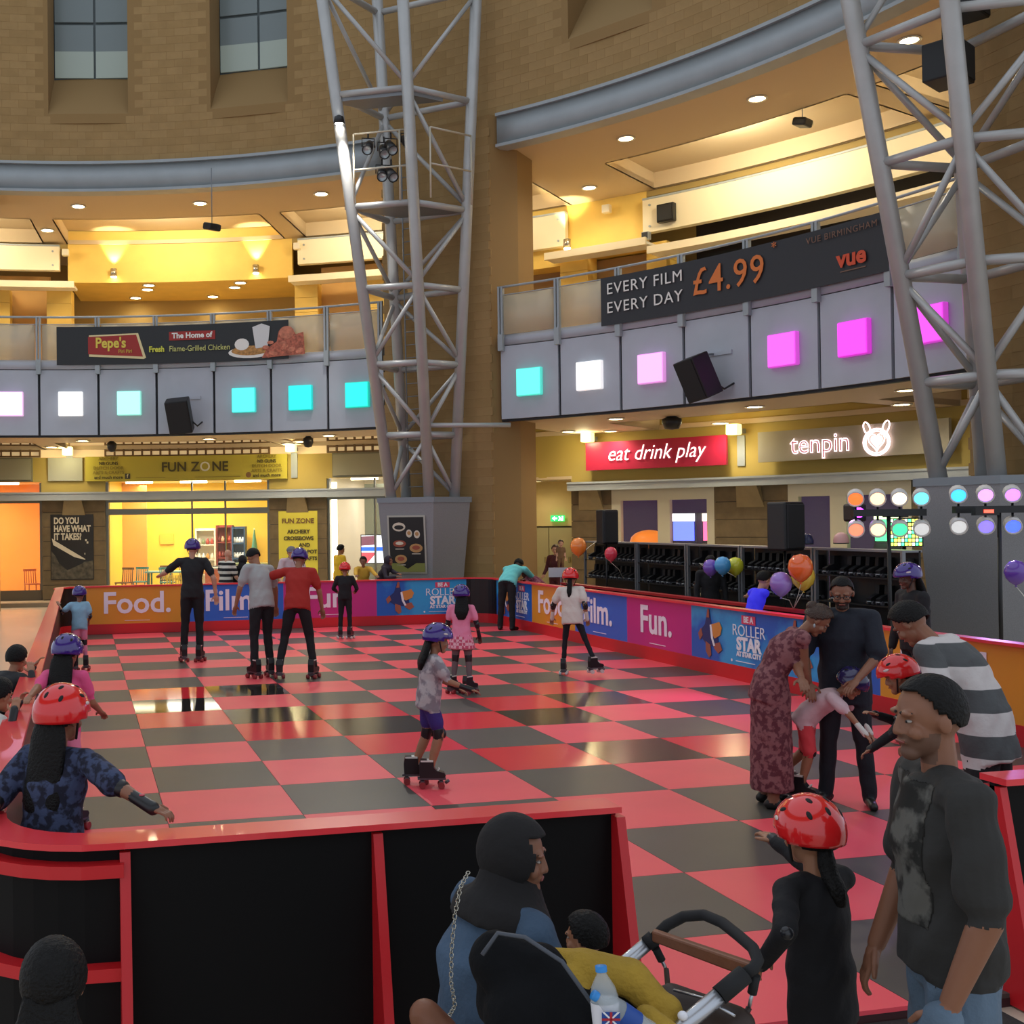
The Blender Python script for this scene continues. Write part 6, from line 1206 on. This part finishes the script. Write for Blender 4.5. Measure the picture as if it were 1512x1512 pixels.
# ------------------------------------------------------------------ group at the right
c_pais = cloth('paisley', '#5e2a34', col2='#8a585a', nscale=24)
wp = G(1136, 1190)
_, WI = person('woman in a long maroon paisley dress bending towards a child', wp, 78, 1.64, dict(lean=14, bend=30, head=(46, -6, 0), ltgt=cam_pt(1186, 1012, 8.3), rtgt=cam_pt(1196, 1020, 8.7), rleg=((4, 2), (-3, 1)), lleg=((2, 3), (-3, 2))), dict(top=c_pais, bot=c_pais, bottom='dress', skirt_len=.50, skirt_flare=.012, sleeve='none', hair='bun', hairm=m_hairb, loose=.012, shoe=m_shoe, hem=.05), 'tan', female=True, voxel=.012)
lmesh([ellipsoid(WI['X'](s_ * .083, -.002, -.05), (.008, .008, .016)) for s_ in (-1, 1)], 'earring', m_steel, _)
person('small child in white shirt and coral shorts with a dark helmet, head bowed', G(1192, 1186), 108, 1.08, dict(lean=38, bend=24, head=(34, 0, 0), larm=((40, 10), (30, 0)), rarm=((50, 10), (40, 0)), rleg=((10, 3), (-14, 2)), lleg=((-6, 5), (-42, 4)), toe=0), dict(top=cloth('child_white', '#d8b8bc'), bot=c_coral, bottom='shorts', short_len=.95, helmet=m_hnavy, skates='red', knee=True, hair='short', loose=.035, hem=.06, wrist=True, wristm=m_lace), 'mid', hs=1.35, voxel=.012)
_, NI = person('bearded man with glasses in a dark navy shirt looking down', G(1250, 1186), 190, 1.74, dict(lean=3, bend=4, head=(24, 10, 0), larm=((16, 10), (48, -26)), rarm=((10, 14), (36, -14)), rleg=((1, 4), (-2, 4)), lleg=((1, 5), (-2, 5)), toe=18), dict(top=cloth('navy', '#1c212c'), bot=cloth('dark_jeans', '#1b1e26'), hair='crop', glasses=True, stubble=mat('dark_stubble', '#33251e', .7), loose=.028, hem=.09, sleeve_len=.85, girth=1.05), 'tan', voxel=.012)
c_strp = cloth('stripes', '#c9c2bf', col2='#4f5152', kind='wave', nscale=1.25)
person('man in grey and white striped polo shirt bending over a girl', at_D(1452, 6.55), -74, 1.80, dict(lean=12, bend=34, head=(44, -4, 0), larm=((-26, 16), (40, 0)), rarm=((10, 10), (40, 0)), rleg=((-4, 5), (-6, 4)), lleg=((-2, 5), (-8, 4)), lhand=dict(curl=40)), dict(top=c_strp, bot=c_black, hair='short', loose=.024, hem=.10, sleeve_len=.72, fold=.006), 'tan', voxel=.011)
person('dark clothed person with a purple helmet by the right boards', at_D(1352, 10.9), -120, 1.58, dict(lean=4, head=(10, 0, 0)), dict(top=c_black, bot=c_black, sleeve='long', helmet=m_hpur, skates='red', hair='long', loose=.03), 'dark')
person('girl in red helmet and pale floral dress reaching out an arm', at_D(1374, 7.1), -82, 1.20, dict(lean=14, bend=12, head=(20, 0, 0), rtgt=cam_pt(1296, 1056, 7.2), larm=((20, 10), (50, 0)), rleg=((4, 4), (-6, 3)), lleg=((4, 5), (-6, 3)), toe=0), dict(top=c_black, bot=cloth('floral_white', '#b9b6d0', col2='#8f8cb8', nscale=20), bottom='skirt', skirt_len=.30, skirt_flare=.05, helmet=m_hred, skates='white', wrist=True, elbow=True, hair='long', hair_len=.2, legs=c_black, sleeve='long'), 'mid', hs=1.28, voxel=.011)
# ------------------------------------------------------------------ behind the far boards
person('man in white shirt and grey flat cap behind the far boards', at_Y(430, 2.85), 172, 1.76, dict(lean=6, bend=8, head=(16, -20, 0), larm=((10, 14), (50, -10)), rarm=((10, 16), (46, -8))), dict(top=cloth('white_shirt', '#cdb9bd'), bot=c_dkgrey, hair='cap', capm=cloth('cap_grey', '#6d6c70'), loose=.024, sleeve_len=.8), 'light', base=-.06)
person('bald man in a black and white zigzag shirt by the yellow shop', at_Y(333, 3.0), 50, 1.70, dict(lean=4, head=(14, 10, 0), larm=((10, 10), (50, 0)), rarm=((10, 10), (50, 0))), dict(top=cloth('zigzag', '#d8d2c4', col2='#1c1c1e', kind='wave', nscale=2.6), bot=c_black, hair='none', face=False, loose=.02), 'light', base=-.06)
person('woman in black headscarf beside the bald man', at_Y(357, 3.1), 20, 1.56, dict(lean=6, head=(16, 20, 0)), dict(top=c_black, bot=c_black, sleeve='long', hair='hijab', hairm=cloth('scarf_black', '#141214'), face=False), 'mid', base=-.06, female=True)
person('woman in a yellow top resting on the far boards', at_Y(536, 3.0), 176, 1.52, dict(lean=12, bend=10, head=(10, -10, 0), rtgt=(5.1, 2.2, .99), ltgt=(5.6, 2.2, .99)), dict(top=cloth('yellow_top', '#d8a83c'), bot=c_dkgrey, hair='bun', sleeve='long'), 'tan', base=-.06, female=True)
person('woman in a dark headscarf leaning on the far boards with a phone', at_Y(560, 2.85), 110, 1.54, dict(lean=16, bend=12, head=(6, -10, 0), rtgt=(6.0, 2.3, 1.0), ltgt=(6.1, 2.3, 1.05)), dict(top=cloth('plum', '#2a2230'), bot=c_black, hair='hijab', hairm=cloth('scarf_plum', '#2c2430'), sleeve='long'), 'tan', base=-.06, female=True)
person('person in yellow jacket at the arcade door edge', at_Y(500, 6.0), 60, 1.70, dict(lean=4, head=(10, 0, 0)), dict(top=cloth('bright_yellow', '#e0b424'), bot=c_dkgrey, sleeve='long', face=False), 'mid', base=-.06)
# behind the right boards
person('dark haired person in maroon leaning over the boards towards the turquoise man', Vector((8.62, .35, 0)), -64, 1.5, dict(lean=44, bend=20, head=(30, 0, 0), rtgt=(8.05, .3, .98), ltgt=(8.05, .1, .98)), dict(top=cloth('maroon_print', '#6a2438', col2='#9a5868', nscale=20), bot=c_black, sleeve='long', wrist=True), 'dark', base=-.06)
person('adult in maroon coat standing near the cream doors with a child', at_D(822, 27.2), -150, 1.66, dict(lean=2, head=(10, 20, 0), larm=((20, 10), (95, -10)), rarm=((10, 10), (60, -10))), dict(top=cloth('maroon', '#4e1c24'), bot=cloth('maroon', '#4e1c24'), sleeve='long', hair='bun', hairm=m_hairb), 'light', base=-.06, female=True)
person('toddler carried by the adult in maroon', at_D(829, 26.8), 170, .80, dict(lean=4, head=(6, 0, 0)), dict(top=cloth('child_tan', '#7a5a3c'), bot=cloth('child_tan', '#7a5a3c'), hairm=m_hairb), 'light', hs=1.5, base=.92)
person('dark dressed attendant in front of the skate racks', at_X(1048, 9.62, 820), 170, 1.62, dict(lean=3, head=(16, 0, 0)), dict(top=c_black, bot=c_black, sleeve='long'), 'tan', base=-.06)
person('child in a UV lit blue violet vest between the two right barriers', at_X(1108, 8.55), 62, 1.52, dict(lean=14, bend=8, head=(18, 6, 0), rtgt=(9.08, -6.3, .93), ltgt=(9.08, -5.9, .93)), dict(top=cloth('blue_vest_uv_glow', '#3c3ce0', emit=.25, ecol='#3a2cff'), bot=c_black, sleeve='short', sleeve_len=.4, face=False), 'light', base=-.06, hs=1.15)  # vest emission stands in for UV light falling on the cloth
# ------------------------------------------------------------------ along the left boards
c_flor = cloth('navy_floral', '#12152a', col2='#3a4564', nscale=26)
person('girl in red helmet and navy floral top with an arm on the near rail', Vector((-.74, -16.42, 0)), 38, 1.36, dict(lean=6, bend=4, head=(2, -2, 0), rtgt=(-.30, -16.86, 1.03), rpole=(.9, -.5, -.3), ltgt=(-.98, -16.55, 1.0), rhand=dict(dir=(.75, .1, -.25), curl=35)), dict(top=c_flor, bot=c_black, helmet=m_hred, skates='red', hair='long', hair_len=.42, sleeve='short', sleeve_len=.95, wrist=True, elbow=True, loose=.03, hem=.08), 'tan', hs=1.18, voxel=.010)
person('girl in pink top and purple helmet at the left rail', Vector((-.74, -13.0, 0)), 24, 1.26, dict(lean=8, head=(10, 0, 0), ltgt=(-.97, -13.3, .99), rarm=((16, 12), (60, 0))), dict(top=cloth('hot_pink', '#e8588c'), bot=c_pink, helmet=m_hpur, skates='red', hair='long', hair_len=.24, face=False), 'mid', hs=1.25, voxel=.012)
person('boy in white shirt leaning over the left rail with a black wrist guard', Vector((-1.36, -13.9, 0)), 62, 1.34, dict(lean=26, bend=16, head=(14, 10, 0), rtgt=(-1.02, -14.0, 1.01), ltgt=(-1.02, -13.6, 1.0)), dict(top=cloth('plain_white', '#c9c4bc'), bot=c_dkgrey, wrist=True), 'mid', base=-.06, hs=1.15, voxel=.012)
person('dark haired boy in a dark jumper resting on the left rail', Vector((-1.34, -11.9, 0)), 50, 1.36, dict(lean=30, bend=16, head=(10, 14, 0), rtgt=(-1.0, -11.9, 1.0), ltgt=(-1.0, -11.5, 1.0)), dict(top=c_dkgrey, bot=c_black, sleeve='long'), 'mid', base=-.06, hs=1.15, voxel=.013)
person('child in a mauve top behind the boys at the left edge', Vector((-1.62, -12.6, 0)), 40, 1.34, dict(lean=14, head=(8, 10, 0)), dict(top=cloth('mauve', '#a898a4'), bot=c_black, sleeve='long', hair='hijab', hairm=cloth('mauve', '#a898a4')), 'mid', base=-.06, hs=1.15)
# ------------------------------------------------------------------ foreground
c_tee = cloth('dark_tee', '#2d2c2a', bscale=18, bump=.3); c_jeans = cloth('washed_jeans', '#5d7184', noise=.22, nscale=5, bscale=60)
FG, FI = person('man in dark grey printed shirt and pale jeans standing at the opening', at_D(1398, 3.32), -104, 1.77, dict(lean=1, bend=3, head=(6, 10, 0), twist=6, larm=((-3, 13), (20, -5)), rarm=((4, 8), (20, 0)), rleg=((2, 4), (-2, 3)), lleg=((-1, 4), (-2, 3)), lhand=dict(dir=(.22, .25, -1), curl=10, up=(-1, .2, 0))), dict(extra=lambda sp, axes, fr, kb, legs, hands: [(*capsule(hands[-1][2] + Vector((.012, .015, -.035)), hands[-1][2] + Vector((.05, .04, -.17)), .052, .07), 'bottom')], top=c_tee, bot=c_jeans, hair='crop', stubble=mat('stubble', '#694a3a', .6), loose=.016, hem=.0, sleeve_len=.80, fold=.006, torso=1.08, girth=1.06), 'tan', voxel=.0065, base=-.06)
GI_, GI = person('girl in black glitter top and red helmet at the rink opening', at_D(1205, 3.72), -48, 1.18, dict(lean=4, head=(2, -10, 0), rtgt=cam_pt(1108, 1222, 4.3), rpole=(.2, .2, -1), ltgt=cam_pt(1128, 1418, 3.62), lpole=(-.6, -.5, -.4), rleg=((2, 4), (-4, 3)), lleg=((2, 5), (-4, 3))), dict(top=cloth('black_glitter', '#0f0e12'), bot=cloth('black_leggings', '#0c0c10'), helmet=m_hred, skates='red', sleeve='long', wrist=True, elbow=True, hair='tail', hair_len=.10, loose=.02, hem=.10, face=False), 'mid', hs=1.26, voxel=.009, base=-.06)
c_denim = cloth('denim', '#40566e', noise=.22, nscale=4, bscale=60)
HI_, HI = person('seated woman in black headscarf and denim jacket, back to the viewer', at_D(694, 3.5), 58, 1.66, dict(lean=8, bend=8, head=(8, -42, 0), larm=((24, 10), (50, 0)), rarm=((18, 10), (46, 0)), rleg=((82, 6), (-4, 2)), lleg=((80, 6), (-4, 2))), dict(top=c_denim, bot=cloth('dark_denim', '#2b3a4c', noise=.2, nscale=4), sleeve='long', hair='hijab', hairm=cloth('scarf_soft', '#120f10', bscale=20, bump=.35), loose=.02, hem=.02, fold=.007, girth=1.14, torso=1.2), 'tan', female=True, voxel=.009, base=-.06, hips=.55)
person('dark curly haired toddler beside the seated woman', at_D(872, 4.05), -64, .84, dict(lean=4, head=(6, 0, 0), larm=((30, 10), (80, 0)), rarm=((30, 10), (80, 0))), dict(top=cloth('lilac', '#a07ab8'), bot=cloth('lilac_dark', '#5c4a72'), hair='short', sleeve='long'), 'mid', hs=1.5, voxel=.010, base=-.06)
person('dark haired person at the bottom left edge of the view', at_D(70, 2.75), 10, 1.22, dict(lean=4, head=(4, 0, 0)), dict(top=cloth('near_black', '#141416'), bot=c_black, sleeve='long', hair='long', face=False), 'mid', voxel=.012, hs=1.2, base=-.06)

body_patch(FG, FI['sp'][4] + Vector((.02, .15, -.02)), (0, 1, .05), .30, .40, mat('tee_print', '#85837c', .8, col2='#3a3936', nscale=11), 'shirt_print')
body_patch(GI_, GI['sp'][4] + Vector((-.03, .1, 0)), (-.3, 1, 0), .16, .14, mat('glitter', '#a8a4c8', .2, .8, col2='#1a1820', nscale=60), 'glitter_print')
lmesh([ring_loft([(HI['sp'][1] + HI['axes'][1] * z_, *HI['fr'](1), .098 * HI['kb'], .074 * HI['kb']) for z_ in (-.02, -.008, .008, .02)], 20)], 'belt', mat('belt_brown', '#5a4034', .5), HI_)
person('child in grey seen through the frosted balcony glass', pc(32.6, RI + .5, 0), 175, .92, dict(lean=3, head=(8, 0, 0)), dict(top=cloth('faint_grey', '#8a9090'), bot=c_dkgrey, sleeve='long', hairm=m_hairg), 'light', hs=1.4, base=6.3)
# ------------------------------------------------------------------ foreground: pushchair, bags, bottles
m_alu = mat('brushed_aluminium', '#b9bcc2', .3, .9); m_leather = mat('tan_leather', '#7a4a30', .5, noise=.12, nscale=14, bump=.1); m_foam = mat('grip_foam', '#1a1a1c', .8); m_hood = mat('hood_fabric', '#0b0c0f', .85, bump=.3, bscale=30, spec=.2); m_must = mat('mustard_blanket', '#a8872c', .9, noise=.18, nscale=9, bump=.4, bscale=60); m_bag = mat('brown_bag', '#33241c', .6, noise=.15, nscale=10)
P_ = cam_pt
bug = thing('pushchair', (1.05, -18.4, -.06), 'black pushchair with aluminium frame and tan leather handle at the opening', 'pushchair')
def wpath(name, pts, r, m, n=10, parent=bug): return MB().path(pts, r, n).build(name, m, parent)
def wblob(name, prl, m, vx=.014, sm=4, parent=bug):
    me = remesh(prl, vx, sm); me.materials.clear(); me.materials.append(m); me.polygons.foreach_set('use_smooth', [True] * len(me.polygons)); me.name = name; o = bpy.data.objects.new(name, me); COL.objects.link(o); return put(o, parent)
wpath('frame_tube', [P_(860, 1478, 3.28), P_(905, 1436, 3.27), P_(955, 1394, 3.26)], .019, m_alu)
wpath('frame_tube', [P_(985, 1540, 2.86), P_(1012, 1512, 2.87), P_(1062, 1470, 2.88)], .021, m_alu)
wpath('grip_sleeve', [P_(955, 1394, 3.26), P_(966, 1385, 3.26)], .023, m_foam); wpath('grip_sleeve', [P_(1062, 1470, 2.88), P_(1100, 1438, 2.90)], .024, m_foam)
wpath('foam_handle', [P_(966, 1385, 3.26), P_(985, 1366, 3.26), P_(1010, 1353, 3.24), P_(1040, 1351, 3.18), P_(1066, 1362, 3.12), P_(1090, 1381, 3.04), P_(1112, 1400, 2.96), P_(1119, 1418, 2.92), P_(1113, 1430, 2.9), P_(1100, 1438, 2.9)], .0155, m_foam)
q = MB(); a0, a1 = P_(962, 1374, 3.24), P_(1112, 1425, 2.9); w0, w1 = Vector((0, 0, -.033)), Vector((0, 0, -.040)); nn = Vector((-.02, -.02, 0)); q.hexa([a0 + w0, a1 + w1, a1 + w1 - nn, a0 + w0 - nn], [a0, a1, a1 - nn, a0 - nn]); q.build('leather_bar', m_leather, bug, bevel=.006)
for a_, b_ in (((968, 1400, 3.25), (984, 1432, 3.26)), ((1116, 1440, 2.9), (1106, 1488, 2.92))):
    p, e_ = P_(*a_), P_(*b_); wpath('hook_strap', [p, p.lerp(e_, .55)], .012, m_foam); wpath('snap_hook', [p.lerp(e_, .55), p.lerp(e_, .8), e_], .005, m_alu, 6)
# hood, seat and blanket
C0 = P_(800, 1420, 3.05)
wblob('hood', [capsule(P_(730, 1400, 3.05), P_(800, 1430, 3.0), .05, .06), capsule(P_(800, 1425, 3.0), P_(868, 1520, 2.9), .06, .08), capsule(P_(735, 1420, 3.05), P_(840, 1530, 2.95), .08, .1), capsule(P_(730, 1400, 3.06), P_(745, 1480, 3.05), .045, .08), ellipsoid(P_(790, 1500, 2.98), (.14, .12, .12))], m_hood, .012, 3)
wpath('hood_piping', [P_(712, 1410, 2.96), P_(735, 1378, 2.98), P_(775, 1384, 2.95), P_(830, 1420, 2.9), P_(880, 1490, 2.83)], .006, mat('piping_grey', '#4a4f58', .6), 6)
wblob('seat_shell', [capsule(P_(860, 1530, 3.0), P_(960, 1560, 3.0), .16, .15), capsule(P_(800, 1560, 3.0), P_(900, 1640, 3.0), .16, .16)], m_hood, .02, 3)
# chassis and wheels below the frame
b0 = P_(900, 1700, 3.0); b0.z = .5
for dx in (-.26, .26): wpath('chassis_tube', [P_(860, 1478, 3.28) if dx < 0 else P_(985, 1540, 2.86), Vector((b0.x + dx, b0.y, .5)), Vector((b0.x + dx * 1.1, b0.y + .2, .1))], .014, m_alu)
for dx, dy in ((-.28, .22), (.28, .22), (-.3, -.3), (.3, -.3)):
    c = Vector((b0.x + dx, b0.y + dy, .06)); q = MB(); q.tube(c + Vector((-.02, 0, 0)), c + Vector((.02, 0, 0)), .12, n=20); w = q.build('wheel', mat('tyre', '#141414', .8), bug); MB().tube(c + Vector((-.023, 0, 0)), c + Vector((.023, 0, 0)), .06, n=12).build('hub', m_alu, w); wpath('chassis_tube', [c, Vector((b0.x + dx * .9, b0.y, .5))], .012, m_alu)
bl = thing('blanket', P_(900, 1500, 2.9), 'mustard yellow knitted blanket bundled in the pushchair', 'blanket')
wblob('folds', [capsule(P_(812, 1412, 3.02), P_(870, 1430, 2.98), .025, .05), capsule(P_(860, 1428, 2.98), P_(935, 1446, 2.97), .05, .05), capsule(P_(930, 1442, 2.97), P_(985, 1500, 2.92), .05, .04), capsule(P_(985, 1490, 2.92), P_(1000, 1560, 2.9), .04, .04), ellipsoid(P_(900, 1540, 2.95), (.14, .1, .09)), capsule(P_(845, 1440, 2.95), P_(880, 1520, 2.88), .03, .03), capsule(P_(955, 1500, 2.86), P_(985, 1530, 2.84), .03, .04)], m_must, .009, 3, bl)
# water bottle with union label, second bottle lying beside it
m_pet = mat('clear_plastic', '#cfd8dc', .08, alpha=.38); m_capb = mat('cap_blue', '#2f8cd8', .4); m_lab = mat('label_white', '#e8e8ee', .5); m_labr = mat('label_red', '#b02436', .5); m_labn = mat('label_blue', '#1c4a9a', .5)
def bottle(base, axis, r, h, label, lab):
    t = thing('water_bottle', base, label, 'bottle', 'bottles in the pushchair'); axis = Vector(axis).normalized(); base = Vector(base)
    MB().lathe([(.001, 0), (r * .9, 0), (r, .01), (r * .94, h * .2), (r, h * .3), (r, h * .62), (r * .85, h * .74), (r * .36, h * .9), (r * .36, h * .94)], base, axis, n=20).build('bottle_body', m_pet, t); MB().lathe([(r * .42, h * .93), (r * .42, h), (.001, h)], base, axis, n=16).build('screw_cap', m_capb, t); MB().lathe([(r * 1.02, h * .28), (r * 1.02, h * .56)], base, axis, n=20).build('wrap_label', lab, t)
    MB().lathe([(.001, .006), (r * .86, .006), (r * .9, h * .2), (r * .93, h * .4), (.001, h * .4)], base, axis, n=16).build('water', mat('water', '#b8c8cc', .05, alpha=.3), t); return t
bt = bottle(P_(900, 1544, 2.80), (-.06, .1, 1), .034, .19, 'standing clear water bottle with a blue cap and union flag label', m_lab)
fm = flat_map(P_(902, 1505, 2.762), _rt, _up)
for poly, m_ in ((rect(-.022, .022, -.018, .018), m_labn), ([(-.022, -.018), (-.016, -.018), (.022, .018), (.016, .018)], m_lab), ([(.022, -.018), (.016, -.018), (-.022, .018), (-.016, .018)], m_lab)): decal(poly, fm, m_, bt, 'flag_print', d=.0008, z=.0004 if m_ is m_labn else .0012)
decal([(-.022, -.003), (.022, -.003), (.022, .003), (-.022, .003)], fm, m_labr, bt, 'flag_print', d=.0008, z=.002); decal(rect(-.003, .003, -.018, .018), fm, m_labr, bt, 'flag_print', d=.0008, z=.002)
bottle(P_(962, 1528, 2.80), (-.75, .1, .55), .030, .18, 'tilted clear bottle with a blue and white label', m_labn)
# brown changing bag hung from the handle
bg = thing('changing_bag', P_(1040, 1500, 2.95), 'dark brown changing bag hanging from the pushchair handle', 'bag')
wblob('bag_body', [capsule(P_(990, 1470, 3.08), P_(1090, 1512, 2.92), .035, .045), capsule(P_(1000, 1500, 3.05), P_(1090, 1550, 2.92), .07, .07)], m_bag, .012, 3, bg); wpath('bag_strap', [P_(984, 1432, 3.22), P_(986, 1455, 3.15), P_(992, 1475, 3.08)], .008, m_bag, 6, bg); wpath('bag_strap', [P_(1106, 1488, 2.92), P_(1100, 1500, 2.92), P_(1088, 1515, 2.92)], .008, m_bag, 6, bg); wpath('bag_zip', [P_(995, 1462, 3.02), P_(1040, 1474, 2.93), P_(1085, 1500, 2.86)], .004, m_alu, 5, bg)
tag(wblob('paper_tissue', [ellipsoid(P_(1006, 1498, 2.86), (.012, .01, .012)), ellipsoid(P_(1014, 1504, 2.86), (.012, .01, .01))], m_lab, .004, 1, None) if False else MB().ball(P_(1008, 1500, 2.86), (.014, .012, .012), 8, 6).build('paper_tissue', m_lab), 'crumpled white tissue on the changing bag', 'tissue')
# stool of the seated woman, her chain-strap bag and belt
hp = HI['sp'][0]; sw_ = HI_.matrix_basis @ hp
st = thing('stool', (sw_.x, sw_.y, -.06), 'round dark stool under the woman in the denim jacket', 'stool'); MB().tube((sw_.x, sw_.y, .36), (sw_.x, sw_.y, .40), .2, n=20).build('seat', m_foam, st)
for k_ in range(4): a_ = .8 + 1.57 * k_; MB().tube((sw_.x + .14 * math.cos(a_), sw_.y + .14 * math.sin(a_), .36), (sw_.x + .19 * math.cos(a_), sw_.y + .19 * math.sin(a_), -.06), .016, n=8).build('leg', m_alu, st)
sb_ = thing('shoulder_bag', P_(640, 1500, 3.3), 'brown leather shoulder bag with a silver chain strap', 'bag')
wblob('bag_body', [capsule(P_(628, 1500, 3.3), P_(650, 1530, 3.28), .05, .06), ellipsoid(P_(640, 1560, 3.3), (.09, .06, .1))], m_leather, .012, 3, sb_)
lk = [P_(692, 1287, 3.36), P_(680, 1310, 3.33), P_(672, 1350, 3.31), P_(667, 1400, 3.3), P_(666, 1450, 3.28), P_(672, 1485, 3.27), P_(662, 1502, 3.26)]; L_ = []
for i in range(len(lk) - 1): L_ += [lk[i].lerp(lk[i + 1], j / 7) for j in range(7)]
for i in range(len(L_) - 1):
    p, e_ = L_[i], L_[i + 1]; d = (e_ - p); o_ = d.normalized().orthogonal() * .004 if i % 2 else d.normalized().cross(d.normalized().orthogonal()) * .004
    MB().path([p - d * .15, p - d * .15 + d * .3 + o_, e_ - d * .1 + o_, e_ + d * .15, e_ - d * .1 - o_, p + d * .15 - o_, p - d * .15], .0016, 5).build('chain_link', m_chrome, sb_)
# printed chest and pocket rim of the foreground man, glitter patch of the girl
bpy.data.scenes.remove(TMP)
